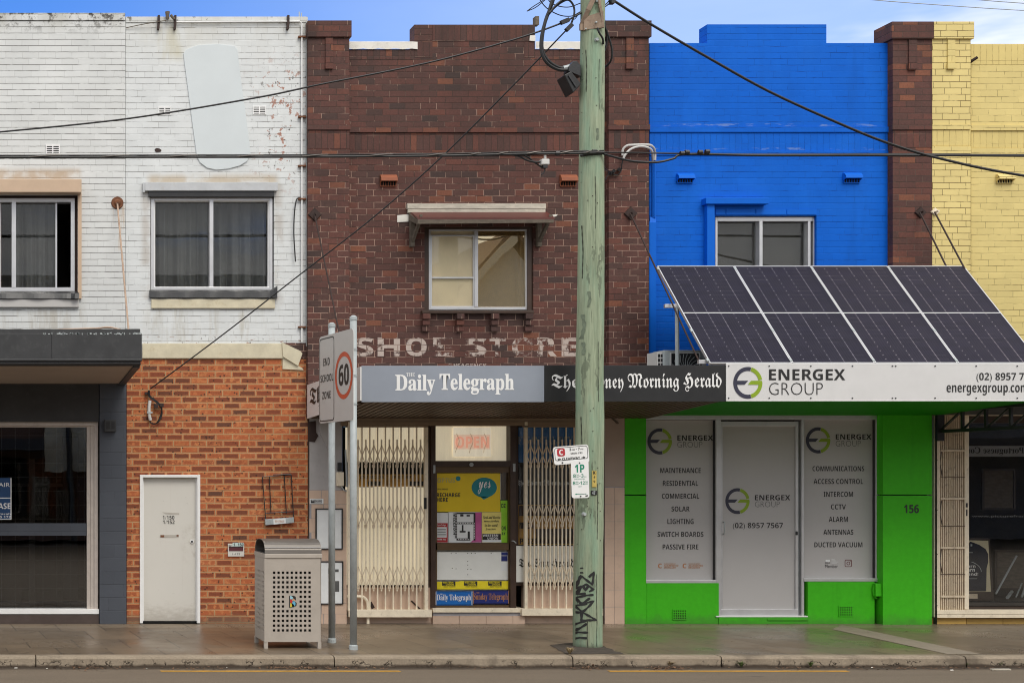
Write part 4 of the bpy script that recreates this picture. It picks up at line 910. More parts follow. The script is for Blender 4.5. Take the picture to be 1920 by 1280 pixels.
# left show window
sw = part('shop_window', MB().pb(648, 806, 797, 800, -.2, -.07).pb(802.5, 808, 797, 1100, -.2, -.06).pb(648, 812, 1096, 1103, -.2, -.065), M['timber_dark'], b3)
part('pane', MB().pb(650, 803, 800, 1096, -.14, -.135), M['glass'], sw)
bl = MB()
for i in range(11): bl.pb(648 + i * 14.4, 648 + i * 14.4 + 13.6, 798, 865.5 - (i % 3) * .4, -.165, -.15)
part('blind', bl, M['added_glow'], sw)
bl = MB()
for i in range(6): bl.pb(648 + i * 26, 648 + i * 26 + 25.6, 911 + (i % 2) * 1.2, 1098, -.17, -.155 - .003 * (i % 2))
part('backing_board', bl, M['added_glow'], sw)
part('window_display', MB().pb(648, 725, 888, 911, -.22, -.2).pb(727, 803, 888, 911, -.22, -.2), M['amber'], sw)
part('display_lettering', MB().ptext('SEND AND RECEIVE', 'bold', 655, 720, 890.5, 896, -.198).ptext('FROM HERE', 'bold', 735, 775, 890.5, 896, -.198).pb(690, 716, 901, 910, -.21, -.198).pb(766, 800, 901, 910, -.21, -.198), M['ink'], sw)
# entrance
en = part('door_frame', MB().pb(808, 817, 797, 1139, -.2, -.03).pb(957, 968, 797, 1139, -.2, -.03).pb(817, 957, 863, 874, -.2, -.035), M['timber_dark'], b3, bev=.003)
fan = part('fanlight', MB().pb(817, 957, 797, 863, -.14, -.135), M['glass'], en)
part('backing_sheet', MB().pb(815, 960, 795, 866, -.20, -.19), M['added_glow'], fan)
dl = part('door', MB().pb(817, 957, 874, 885, -.15, -.06).pb(817, 957, 1017, 1030, -.15, -.06).pb(817, 957, 1133, 1139, -.15, -.06).pb(817, 819.5, 885, 1133, -.15, -.06).pb(954.5, 957, 885, 1133, -.15, -.06).pb(940, 954.5, 885, 959, -.15, -.125), M['door_brown'], b3)
part('pane', MB().pb(819.5, 954.5, 885, 1133, -.12, -.115), M['glass'], dl)
part('backing_sheet', MB().pb(938, 955, 886, 936, -.14, -.135).pb(819.5, 954, 1030, 1110, -.14, -.135), M['board'], dl)
part('hinge', MB().pb(812.5, 816.5, 871, 886, -.03, -.02).pb(962, 966.5, 868, 883, -.03, -.02), M['galv'], en)
part('door_bell', MB().tube([P(884, 870, -.035), P(884, 870, -.01)], .03, 10), M['galv'], en)
part('handle', MB().tube(curve([P(960, 1013, -.03), P(963, 1013, .02), P(968, 1017, .03)], 4), .008, 6), M['galv'], dl)
# right show window
rw = part('shop_window', MB().pb(1128, 1131, 797, 1097, -.2, -.06).pb(968, 1131, 1090, 1097, -.2, -.065).pb(968, 972, 797, 1090, -.2, -.07), M['timber_dark'], b3)
part('pane', MB().pb(972, 1128, 797, 1090, -.14, -.135), M['glass'], rw)

# ================================================================== 4: blue and green shop
b4 = thing('shop_building', 'shop painted bright blue upstairs and lime green below', 'building', (X(1440), 0, 0), GR)
part('wall', MB().pwall(1218, 1672, 45.5, 752, 0, .23, [(1200, 1326, 30, 80.5), (1549.5, 1680, 30, 80.5), (1341, 1531, 404, 575)]), M['blue'], b4)
part('soldier_band', MB().pb(1218.5, 1672, 250, 283, -.01, .003), M['blue_sold'], b4)
part('string_course', MB().pb(1218.5, 1672, 237, 247, -.01, .022).pb(1218.5, 1672, 282.5, 290, -.01, .018), M['blue'], b4)
hood_vent(1268, 1299, 325, 342.5, 0, b4, M['blue_trim'], M['dark']); hood_vent(1580, 1612, 323.5, 342.5, 0, b4, M['blue_trim'], M['dark'])
room(1341, 1531, 402, 577, -.2, 1.8, M['room'], b4)
wf = part('window', alu_frame(MB(), 1341.5, 1529, 406, 573, -.2, -.05, 4, 8).pb(1424, 1430, 414, 570, -.18, -.045).pb(1515, 1520, 414, 570, -.18, -.055), M['alu'], b4, bev=.003)
part('pane', MB().pb(1345, 1425, 414, 570, -.15, -.145).pb(1429, 1526, 414, 570, -.15, -.145), M['glass'], wf)
part('roller_blind', MB().pb(1343, 1528, 408, 572, -.26, -.25), plain('dark_grey_roller_blind', (0.062, 0.058, 0.050), .9, var=.05), wf)
part('window_jamb', MB().pb(1326, 1340, 382, 575, 0, .09), M['blue_trim'], b4, bev=.004)
part('window_head', MB().pb(1324, 1442, 370, 381.5, 0, .13), M['blue_trim'], b4, bev=.004)
part('window_arch', MB().pb(1342, 1360, 392, 402, 0, .01).pb(1362, 1416, 392, 402, 0, .01).pb(1418, 1474, 392, 402, 0, .01).pb(1476, 1531, 392, 402, 0, .01), M['blue_trim'], b4)
dp = part('cable_duct', MB().pb(1217.5, 1230.5, 416, 752, 0, .07).hull8([P(1217.5, 418, 0), P(1230.5, 418, 0), P(1230.5, 418, .07), P(1217.5, 418, .07)], [P(1219, 406, 0), P(1229.5, 406, 0), P(1229.5, 407, .03), P(1219, 407, .03)]), M['blue_trim'], b4, bev=.004)
part('conduit', MB().tube([P(1227.5, 300, .04), P(1227.5, 408, .04)], .012, 8).tube([P(1224, 302, .03), P(1224, 408, .03)], .008, 8), M['blue_trim'], dp)
pr = part('pier', MB().pb(1674, 1747.5, 70, 776, -.23, .115), M['brown_right'], b4)
part('pier_cap', MB().pb(1672.5, 1751, 40, 72, -.26, .15), M['brown_right'], pr, bev=.004)
part('soldier_band', MB().pb(1674, 1747.5, 244, 276, .1, .1185), M['brown_right_sold'], pr)
part('string_course', MB().pb(1673.5, 1748, 232.5, 242.5, .1, .138).pb(1673.5, 1748, 280, 288, .1, .13), M['brown_right'], pr)
part('pier_ornament', MB().pb(1704.5, 1720, 74, 118, .1, .135).pb(1704.5, 1720, 118, 130, .1, .15), M['brown_right'], pr, bev=.002)
rosette(1725, 398, .115, .085, b4, M['rust_dark'], True)
part('tie_rod', MB().tube([P(1725, 398, .17), (X(1725), -1.55, 3.5)], .011, 8), M['rust_dark'], b4)
# awning
bx0, bx1 = X(1362.5, 2.06), X(1954, 2.06)
aw = part('awning', MB().box(bx0, bx1, -2.06, -1.98, Z(750, 2.07), Z(682, 2.07)), M['charcoal'], b4)
part('awning_roof', MB().hull8([(bx0, -1.97, zt - .16), (bx1, -1.97, zt - .16), (bx1, -.12, 3.12), (bx0, -.12, 3.12)], [(bx0, -1.97, zt - .12), (bx1, -1.97, zt - .12), (bx1, -.12, 3.16), (bx0, -.12, 3.16)]), M['galv'], aw)
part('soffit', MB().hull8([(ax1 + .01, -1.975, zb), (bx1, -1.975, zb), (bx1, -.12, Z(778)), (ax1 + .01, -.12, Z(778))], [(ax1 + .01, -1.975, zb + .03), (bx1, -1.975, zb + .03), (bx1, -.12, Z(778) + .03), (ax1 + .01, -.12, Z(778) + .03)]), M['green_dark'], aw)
# ground floor
part('pilaster', MB().pb(1171.5, 1211.5, 781, 926, -.25, .03).pb(1171.5, 1211.5, 928, 1170, -.25, .034), M['green'], b4, bev=.003)
part('lintel', MB().pb(1211.5, 1655, 752, 777.5, -.25, .0), M['green'], b4)
part('stall_riser', MB().pb(1211.5, 1348, 1092, 1170, -.25, .0), M['green'], b4, bev=.004); part('stall_riser', MB().pb(1515, 1640, 1090, 1170, -.25, .02), M['green'], b4, bev=.004)
room(1200, 1660, 770, 1170, -.2, 3.0, M['room'], b4)
part('doorstep', MB().pb(1348, 1515, 1155, 1170, -.3, .015).pb(1440, 1515, 1158.5, 1162, 0, .03), M['green'], b4, bev=.004)
part('pilaster', MB().pb(1655.5, 1747.5, 776, 926, -.25, .115).pb(1655.5, 1747.5, 928, 1170, -.25, .12), M['green'], b4, bev=.003)
part('house_number', MB().ptext('156', 'heavy', 1695, 1723, 945, 961, .124), M['ink'], b4)
part('recess', MB().pb(1640, 1655.5, 752, 1170, -.25, -.06), M['green'], b4)
for a in ((1262, 1287, 1142, 1160), (1574, 1599, 1135.5, 1153.5)): grid_vent(*a, .0 if a[0] < 1400 else .02, b4, M['green'], M['dark'])
mb_ = part('meter_box', MB().pb(1642, 1654, 1093, 1117, -.05, .09), M['green'], b4, bev=.006)
part('conduit', MB().tube([P(1652, 1118, .05), P(1652, 1168, .05)], .018, 10).tube(curve([P(1641, 1095, .04), P(1637.5, 1100, .04), P(1638, 1112, .04), P(1643, 1121, .04)], 5), .012, 8).tube([P(1653.5, 777, .0), P(1653.5, 1093, .0)], .016, 8), M['green'], mb_)
fr_ = part('shopfront_frame', MB().pb(1211.5, 1650, 777.5, 786, -.2, -.02).pb(1343, 1352, 786, 1155, -.2, -.015).pb(1503, 1508, 786, 1155, -.2, -.015).pb(1643, 1650, 786, 1090, -.2, -.02).pb(1211.5, 1343, 1086, 1092, -.2, .0).pb(1508, 1650, 1083, 1089, -.2, .0), M['alu'], b4, bev=.004)
dr = part('door', MB().pb(1352, 1497, 789, 798, -.12, -.04).pb(1352, 1497, 1141, 1153, -.12, -.03).pb(1352, 1355, 798, 1141, -.12, -.04).pb(1492, 1497, 798, 1141, -.12, -.04), M['alu'], b4, bev=.003)
part('threshold', MB().pb(1343, 1515, 1153.3, 1155.5, -.3, .02), M['white'], b4)
part('door_jamb', MB().pb(1497, 1503, 789, 1153, -.2, -.08), M['galv'], b4)
part('handle', MB().tube(curve([P(1355, 978, -.04), P(1358, 979, .02), P(1358.5, 990, .03), P(1358, 999, .02), P(1355, 1001, -.04)], 5), .007, 8), M['galv'], dr)
part('lock', MB().pb(1493, 1496, 995, 1002, -.04, -.02), M['lead'], dr)
part('gap_line', MB().pb(1340, 1343, 787, 1086, -.1, -.05).pb(1640, 1643, 786, 1083, -.1, -.05), M['lead'], fr_)

def eg_logo(px0, px1, py0, py1, d):
    "ring logo of two colours with a split bar: returns the two coloured meshes"
    c = P((px0 + px1) / 2, (py0 + py1) / 2, d); rx = (X(px1, d) - X(px0, d)) / 2; rz = (Z(py0, d) - Z(py1, d)) / 2; a_, b_ = MB(), MB(); t = .25
    def arc(mb, d0, d1, n_=36):
        vs = []
        for i in range(n_ + 1):
            q = R(d0 + (d1 - d0) * i / n_)
            for k in (1, 1 - t): vs.append(c + Vector((math.cos(q) * rx * k, 0, math.sin(q) * rz * k)))
        mb.add(vs, [(2 * i, 2 * i + 1, 2 * i + 3, 2 * i + 2) for i in range(n_)])
    arc(a_, 77, 283); arc(b_, 75, 12); arc(b_, 3, -75)
    def poly(mb, pts): mb.add([c + Vector((x * rx, -.0004, z * rz)) for x, z in pts], [tuple(range(len(pts)))])
    poly(a_, [(-.80, -.12), (-.22, -.12), (.02, .13), (-.80, .13)]); poly(b_, [(.98, .13), (.22, .13), (.0, -.12), (.80, -.12), (.97, -.05)])
    return a_, b_
def eg_brand(parent, px, py, k, d, dark='ink'):
    "logo with the two-line name; k scales the 48 px logo"
    a_, b_ = eg_logo(px, px + 46 * k, py, py + 49 * k, d)
    part('logo_ring', a_, M['navy'], parent); part('logo_accent', b_, M['lime'], parent)
    return MB().ptext('ENERGEX', 'bold', px + 56 * k, px + 123 * k, py + 13 * k, py + 23 * k, d), MB().ptext('GROUP', 'thin', px + 56 * k, px + 103 * k, py + 25 * k, py + 36 * k, d)
GW = 'window signs of the green shop'
vn = thing('window_sign', 'grey window vinyl listing maintenance, solar and passive fire', 'sign', P(1277, 1086, -.09), GW)
part('vinyl', MB().pb(1211.6, 1340, 787, 1086, -.11, -.10), M['vinyl'], vn)
dd = -.097
t1, t2 = eg_brand(vn, 1214, 802, 1.0, dd); part('lettering', t1, M['ink'], vn); part('thin_lettering', t2, M['ink_soft'], vn)
def lines(mb, rows, cx, d, hgt=9.5, per=8.05):
    for s, y in rows:
        w_ = {'MAINTENANCE': 76, 'RESIDENTIAL': 66, 'COMMERCIAL': 70, 'SOLAR': 34, 'LIGHTING': 49, 'SWITCH BOARDS': 86, 'PASSIVE FIRE': 67, 'COMMUNICATIONS': 97, 'ACCESS CONTROL': 93, 'INTERCOM': 55, 'CCTV': 28, 'ALARM': 36, 'ANTENNAS': 56, 'DUCTED VACUUM': 90}[s]
        mb.ptext(s, 'semi', cx - w_ / 2, cx + w_ / 2, y - hgt / 2, y + hgt / 2, d)
    return mb
part('lettering', lines(MB(), [('MAINTENANCE', 881), ('RESIDENTIAL', 905), ('COMMERCIAL', 929), ('SOLAR', 953), ('LIGHTING', 976.5), ('SWITCH BOARDS', 1000.5), ('PASSIVE FIRE', 1024)], 1276, dd), M['ink'], vn)
ac = MB()
for x0, s2 in ((1234, 'INSTALLER'), (1280, 'DESIGNER')):
    ac.ptext('C', 'heavy', x0, x0 + 7, 1055, 1064, dd).ptext('CLEAN ENERGY', 'sans', x0 + 11, x0 + 33, 1054.5, 1057, dd).ptext('ACCREDITED', 'semi', x0 + 11, x0 + 38, 1057.5, 1060.7, dd).ptext(s2, 'semi', x0 + 11, x0 + 33, 1061.2, 1064.4, dd)
part('small_lettering', ac, M['orange_ink'], vn)
vn = thing('window_sign', 'grey door vinyl with ring logo and one phone number', 'sign', P(1424, 1141, -.05), GW)
part('vinyl', MB().pb(1355, 1492, 798, 1141, -.08, -.07), M['vinyl'], vn); dd = -.067
t1, t2 = eg_brand(vn, 1360, 914, .99, dd); part('lettering', t1, M['ink'], vn); part('thin_lettering', t2, M['ink_soft'], vn)
part('phone_lettering', MB().ptext('(02) 8957 7567', 'semi', 1374, 1468, 979, 992, dd), M['ink'], vn)
vn = thing('window_sign', 'grey window vinyl listing communications, alarm and ducted vacuum', 'sign', P(1575, 1083, -.09), GW)
part('vinyl', MB().pb(1508, 1640, 786, 1083, -.11, -.10), M['vinyl'], vn); dd = -.097
t1, t2 = eg_brand(vn, 1511, 800, 1.0, dd); part('lettering', t1, M['ink'], vn); part('thin_lettering', t2, M['ink_soft'], vn)
part('lettering', lines(MB(), [('COMMUNICATIONS', 877.5), ('ACCESS CONTROL', 901.5), ('INTERCOM', 925.5), ('CCTV', 949), ('ALARM', 972.5), ('ANTENNAS', 996.5), ('DUCTED VACUUM', 1020)], 1572, dd), M['ink'], vn)
part('small_lettering', MB().ptext('Member', 'sans', 1547, 1571, 1057, 1063.5, dd).ptext('SALA', 'semi', 1547, 1556, 1052.5, 1055, dd), M['ink'], vn)
tb = MB()
for i, w_ in enumerate((6, 8, 13, 10)): tb.pb(1559, 1559 + w_, 1047.5 + i * 2.1, 1048.3 + i * 2.1, dd - .001, dd)
tb.pb(1548, 1556, 1048, 1052, dd - .001, dd)
part('tiny_lettering', tb, M['pale_poster'], vn)
ig = MB()
def rrect(c, hw, hh, r, n_=5):
    out = []
    for sx, sz, a0 in ((1, 1, 0), (-1, 1, 90), (-1, -1, 180), (1, -1, 270)):
        for k in range(n_ + 1):
            a = R(a0 + 90 * k / n_); out.append((c[0] + sx * (hw - r) + r * math.cos(a), c[1] + sz * (hh - r) + r * math.sin(a)))
    return out
def ring(mb, outer, inner, y):
    n_ = len(outer); mb.add([(x, y, z) for x, z in outer] + [(x, y, z) for x, z in inner], [(i, (i + 1) % n_, (i + 1) % n_ + n_, i + n_) for i in range(n_)])
def circ(c, r, n_=20): return [(c[0] + r * math.cos(6.2832 * k / n_), c[1] + r * math.sin(6.2832 * k / n_)) for k in range(n_)]
c = (X(1590.7, dd), Z(1054.8, dd)); u_ = 1 / 130
ring(ig, rrect(c, 6.8 * u_, 6.8 * u_, 2.6 * u_), rrect(c, 5.6 * u_, 5.6 * u_, 2.0 * u_), -dd); ring(ig, circ(c, 3.4 * u_), circ(c, 2.2 * u_), -dd)
ig.add([(x, -dd, z) for x, z in circ((c[0] + 3.5 * u_, c[1] + 3.5 * u_), .8 * u_, 8)], [tuple(range(8))])
part('camera_logo', ig, plain('plum_logo', (.16, .05, .05), .5), vn)

# ================================================================== 5: yellow shop
b5 = thing('shop_building', 'pale yellow painted brick shop beyond the dark red pier', 'building', (X(1880), 0, 0), GR)
part('wall', MB().pwall(1821, 2950, 82, 776, 0, .23, []), M['yellow'], b5)
pr = part('pier', MB().pb(1748, 1820, 72, 776, -.23, .115), M['yellow_pier'], b5)
part('pier_cap', MB().pb(1751.5, 1827, 40, 72, -.26, .15), M['yellow_pier'], pr, bev=.004)
part('soldier_band', MB().pb(1748.3, 1820, 244, 273, .1, .1185).pb(1821, 2950, 244, 277, -.01, .003), M['yellow_sold'], b5)
part('string_course', MB().pb(1748.3, 1820.5, 233, 242, .1, .135).pb(1748.3, 1820.5, 274, 287, .1, .13).pb(1821, 2950, 234, 244, -.01, .024).pb(1821, 2950, 278, 288, -.01, .018), M['yellow'], b5)
part('parapet_soldiers', MB().pb(1821, 2950, 82.5, 121, -.1, .004), M['yellow_sold'], b5)
part('pier_ornament', MB().pb(1777.5, 1791.5, 74, 117, .1, .135).pb(1777.5, 1791.5, 117, 129, .1, .15), M['yellow'], pr, bev=.002)
hood_vent(1867, 1898, 326, 343.5, 0, b5, M['yellow_pier'], M['dark'])
part('anchor_plate', MB().tube([P(1815, 118, .0), P(1822, 114, .06), P(1833, 107, .10)], [.03, .022, .02], 8), M['rust_dark'], b5)
rosette(1752.5, 397, .115, .06, b5, M['cream'], True)
part('tie_rod', MB().tube([P(1752.5, 397, .17), (X(1752.5), -1.65, 3.5)], .011, 8), M['rust_dark'], b5)
yx0 = X(1957, 2.06)
aw = part('awning', MB().box(yx0, yx0 + 9, -2.06, -1.98, Z(750, 2.07), Z(682, 2.07)), M['charcoal'], b5)
part('soffit', MB().hull8([(bx1 + .01, -1.975, zb), (yx0 + 9, -1.975, zb), (yx0 + 9, -.12, Z(778)), (bx1 + .01, -.12, Z(778))], [(bx1 + .01, -1.975, zb + .03), (yx0 + 9, -1.975, zb + .03), (yx0 + 9, -.12, Z(778) + .03), (bx1 + .01, -.12, Z(778) + .03)]), M['black'], aw)
# side truss of the awning, square to the wall
tx = X(1750); z0, z1 = 2.79, 3.06; tr_ = MB(); s = .022
tr_.box(tx - s, tx + s, -2.0, -.12, z0 - .045, z0 + .0); tr_.box(tx - s, tx + s, -2.0, -.12, z1 - .015, z1 + .03); tr_.box(tx - .05, tx + .05, -.16, -.118, z0 - .16, z1 + .03)
for k in range(5):
    y = -.14 - k * .46
    tr_.box(tx - s * .8, tx + s * .8, y - .018, y + .018, z0, z1 - .02)
    if k < 4: tr_.add([(tx + a, yy, zz) for a in (-s * .7, s * .7) for yy, zz in ((y - .01, z0), (y - .045, z0), (y - .46, z1 - .02), (y - .42, z1 - .02))], [(0, 1, 2, 3), (7, 6, 5, 4), (0, 4, 5, 1), (1, 5, 6, 2), (2, 6, 7, 3), (3, 7, 4, 0)])
part('truss', tr_, M['lead'], aw)
bs_ = MB()
for a, b_ in ((1748, 1811.5), (1812.5, 1880), (1881, 1950), (1951, 2100)): bs_.pb(a, b_, 1157 if a < 1800 else 1158, 1170, -.25, .02 if a < 1800 else .0)
part('stall_riser', bs_, plain('ochre_base_tile', (0.52, 0.33, 0.085), .45, var=.15, scale=3), b5)
sw = part('shop_window', MB().pb(1808, 2950, 1136, 1141, -.25, -.05), M['brown_frame'], b5); part('head_rail', MB().pb(1808, 2950, 776, 792, -.25, -.06), M['brown_frame'], sw)
part('pane', MB().pb(1815, 2950, 792, 1136, -.14, -.135), M['glass'], sw)
room(1748, 2950, 776, 1170, .1, 5.0, M['room'], b5)
part('window_shelf', MB().box(X(1806), X(2950), .1, .9, Z(1136), Z(1130)), M['room'], sw)
hb = part('window_head', MB().pb(1752, 2950, 764, 769, -.1, .11).pb(1752, 2950, 770, 774, -.1, .10).pb(1752, 2950, 775, 778, -.1, .085), M['cream_old'], b5)

# ================================================================== fascia signs
zt2, zb2 = 684.5, 752.5
sg = thing('fascia_sign', 'faded blue-grey newspaper sign with white serif lettering', 'sign', P(850, 752, 2.09), 'fascia signs on the awnings')
part('sign_face', MB().pb(678, 1020.5, 685, 753, 2.065, 2.09), M['sign_blue'], sg, bev=.003)
part('lettering', MB().ptext('Daily', 'slab', 741, 816, 701, 740, 2.093).ptext('Telegraph', 'slab', 824, 964, 700, 739, 2.093).ptext('THE', 'serif', 762, 778, 698, 705, 2.0935), M['white'], sg)
sg = thing('fascia_sign', 'black newspaper sign with white blackletter lettering', 'sign', P(1190, 752, 2.09), 'fascia signs on the awnings')
part('sign_face', MB().pb(1021, 1361.5, 684, 752, 2.065, 2.09), M['sign_black'], sg, bev=.003)
part('lettering', MB().ptext('The', 'frak', 1034, 1084, 701, 733, 2.093).ptext('Sydney', 'frak', 1090, 1169, 700, 734, 2.093).ptext('Morning', 'frak', 1177, 1273, 699, 733, 2.093).ptext('Herald', 'frak', 1281, 1353, 698, 733, 2.093), M['white'], sg)
sg = thing('fascia_sign', 'white sign with ring logo under the solar panels', 'sign', P(1660, 750, 2.09), 'fascia signs on the awnings')
part('sign_face', MB().pb(1362.5, 1953, 681, 750.5, 2.065, 2.10), M['sign_white'], sg)
part('sign_edge', alu_frame(MB(), 1362, 1953.5, 680.5, 751, 2.06, 2.105, 1.5), M['white'], sg)
a_, b_ = eg_logo(1375, 1429.5, 687, 746.5, 2.104); part('logo_ring', a_, M['navy'], sg); part('logo_accent', b_, M['lime'], sg)
part('lettering', MB().ptext('ENERGEX', 'bold', 1442, 1585, 691, 712, 2.104).ptext('(02) 8957 7567', 'semi', 1831, 1950, 698, 716, 2.104).ptext('energexgroup.com.au', 'semi', 1775, 1952, 721, 740, 2.104), M['ink'], sg)
part('thin_lettering', MB().ptext('GROUP', 'thin', 1442, 1543, 716.5, 739.5, 2.104), M['ink'], sg)
sc = MB()
for px in (1366, 1442, 1520, 1598, 1673, 1679, 1753, 1830, 1907):
    for py in (685.5, 745.5): c = P(px, py, 2.1); sc.tube([c, c + Vector((0, -.008, 0))], .0085, 8)
part('screw', sc, M['lead'], sg)

# ================================================================== solar panels (one built flat, then copied)
tilt = math.atan2(Z(498, .685) - Z(680, 2.1), 2.1 - .685); PL = math.hypot(Z(498, .685) - Z(680, 2.1), 2.1 - .685)
pw_ = (X(1808, .685) - X(1232, .685)) / 4
def cell_mat():
    m, n, b = newmat('solar_cells'); p = n.obj(); x, y, z = n.sep(p)
    cw, ch = (pw_ - .05) / 6, (PL - .06) / 24
    fx = n.m('FRACT', n.m('DIVIDE', n.m('ADD', x, .0), cw)); fy = n.m('FRACT', n.m('DIVIDE', n.m('ADD', y, .0), ch))
    ex = n.m('MULTIPLY', n.m('MINIMUM', fx, n.m('SUBTRACT', 1.0, fx)), cw); ey = n.m('MULTIPLY', n.m('MINIMUM', fy, n.m('SUBTRACT', 1.0, fy)), ch)
    dia = n.m('MULTIPLY', n.step(n.m('ADD', ex, ey), .010, .006), .5)
    lx = n.m('MULTIPLY', n.step(ex, .0026, .0014), n.step(n.noise(n.vmul(p, (1, .5, 1)), 2.0, 3), .38, .62)); ly = n.m('MULTIPLY', n.step(ey, .0022, .0012), n.step(n.noise(p, 1.6, 3), .45, .75))
    inside = n.m('MULTIPLY', n.m('GREATER_THAN', x, .03), n.m('LESS_THAN', x, pw_ - .08))
    bus = n.m('MULTIPLY', n.step(n.m('ABSOLUTE', n.m('SUBTRACT', n.m('FRACT', n.m('MULTIPLY', fx, 5.0)), .5)), .06, .03), .035)
    f = n.m('MAXIMUM', n.m('MAXIMUM', dia, n.m('MULTIPLY', lx, .55)), n.m('MAXIMUM', n.m('MULTIPLY', ly, .22), bus))
    rnd = n.white(n.comb(n.m('FLOOR', n.m('DIVIDE', x, cw)), n.m('FLOOR', n.m('DIVIDE', y, ch)), 1.0))
    c = n.mix(rnd, (0.0085, 0.0072, 0.019), (0.0115, 0.0098, 0.0245)); c = n.mix(n.m('MULTIPLY', f, inside), c, (0.55, 0.52, 0.55))
    oi = n.node('ShaderNodeObjectInfo').outputs['Random']; c = n.mix(1.0, c, n.ramp(oi, [(0, (.85, .85, .95)), (1, (1.2, 1.1, 1.1))]), 'MULTIPLY')
    dust = n.noise(p, 2.5, 6, .65); c = n.mix(n.m('MULTIPLY', dust, .06), c, (0.3, 0.27, 0.26))
    setb(n, b, c, n.m('MULTIPLY_ADD', dust, .14, .16), 0, None, .10); return m
M['cells'] = cell_mat()
sp = thing('solar_panel', 'solar panel nearest the pole, first of the tilted row', 'solar panel', (X(1232, .685), -2.1, Z(680, 2.1)), 'solar panels on the awning', rot=(tilt, 0, 0))
f_ = .014
part('panel_frame', MB().box(0, f_, 0, PL, -.035, .003).box(pw_ - f_ - .006, pw_ - .006, 0, PL, -.035, .003).box(f_, pw_ - f_ - .006, 0, f_, -.035, .0025).box(f_, pw_ - f_ - .006, PL - f_, PL, -.035, .0025), M['alu'], sp, local=True)
part('cell_sheet', MB().box(f_, pw_ - f_ - .006, f_, PL - f_, -.012, -.001), M['cells'], sp, local=True)
part('centre_strip', MB().box(f_, pw_ - f_ - .006, PL / 2 - .006, PL / 2 + .006, -.002, .0005), M['white'], sp, local=True)
for cx, cy in ((0.0, PL * .32), (0.0, PL * .97), (0.0, PL * .03)): part('clamp', MB().box(cx - .022, cx + .012, cy - .025, cy + .025, -.01, .008), M['galv'], sp, local=True)
LB = ['solar panel second from the pole in the tilted row', 'solar panel third from the pole, below the dark red pier', 'solar panel farthest from the pole, in front of yellow brick']
for i in range(3):
    r = sp.copy(); COL.objects.link(r); r.location = sp.location + Vector(((i + 1) * pw_, 0, 0)); r['label'] = LB[i]
    for ch in sp.children:
        if ch.name.startswith(('panel_frame', 'cell_sheet', 'centre_strip', 'clamp')):
            c = ch.copy(); COL.objects.link(c); c.parent = r
rk = thing('mounting_rack', 'grey steel rack of posts and rails under the solar panels', 'rack', (X(1255, 1.0), -1.0, 3.3))
def rail(t): return Vector((0, -2.1 + math.cos(tilt) * PL * t, Z(680, 2.1) + math.sin(tilt) * PL * t - .062))
mb = MB(); mb2 = MB()
for t in (.06, .62):
    q = rail(t); mb.box(X(1232, .685) - .16 + (0 if t > .5 else .05), X(1232, .685) + 4 * pw_, q.y - .022, q.y + .022, q.z - .03, q.z + .02)
part('rail', mb, M['alu'], rk, bev=.004)
q = rail(.62)
for k in range(4):
    xx = X(1232, .685) + .01 + k * 1.4; part('post', MB().tube([(xx, q.y, q.z - .03), (xx - .02, q.y - .06, 3.15)], .027, 8), M['galv'], rk)
    part('foot_bracket', MB().box(xx - .05, xx + .05, q.y - .12, q.y + .0, 3.13, 3.19), M['galv'], rk)
# air conditioner
dA = 1.05
au = thing('air_conditioner', 'grey outdoor air conditioner unit behind the panels', 'air conditioner', P(1283, 720, dA), None)
part('casing', MB().pb(1244, 1325, 655.5, 733, dA - .32, dA), M['galv'], au, bev=.012)
part('fan_recess', MB().pb(1258, 1312, 661, 730, dA, dA + .006), M['lead'], au)
part('grille_frame', alu_frame(MB(), 1257, 1313, 660, 731, dA, dA + .014, 1.8), M['plastic'], au)
fg = MB(); c = P(1286, 697, dA + .008)
for k in range(26):
    a = 6.283 * k / 26; p0 = c + Vector((math.cos(a) * .03, 0, math.sin(a) * .03)); p1 = c + Vector((math.cos(a + .5) * .21, 0, math.sin(a + .5) * .25)); pm = (p0 + p1) / 2 + Vector((math.cos(a + 1.8) * .03, 0, math.sin(a + 1.8) * .03))
    fg.tube(curve([p0, pm, p1], 3), .003, 4)
part('fan_guard', fg, M['galv'], au)
cg = MB()
for k in range(4):
    for j in range(2): cg.pb(1234 + j * 5.2, 1238 + j * 5.2, 663 + k * 8.5, 669 + k * 8.5, dA - .3, dA - .025)
part('coil_guard', MB().pb(1232, 1244, 659, 700, dA - .32, dA - .03), M['plastic'], au); part('coil_opening', cg, M['lead'], au)

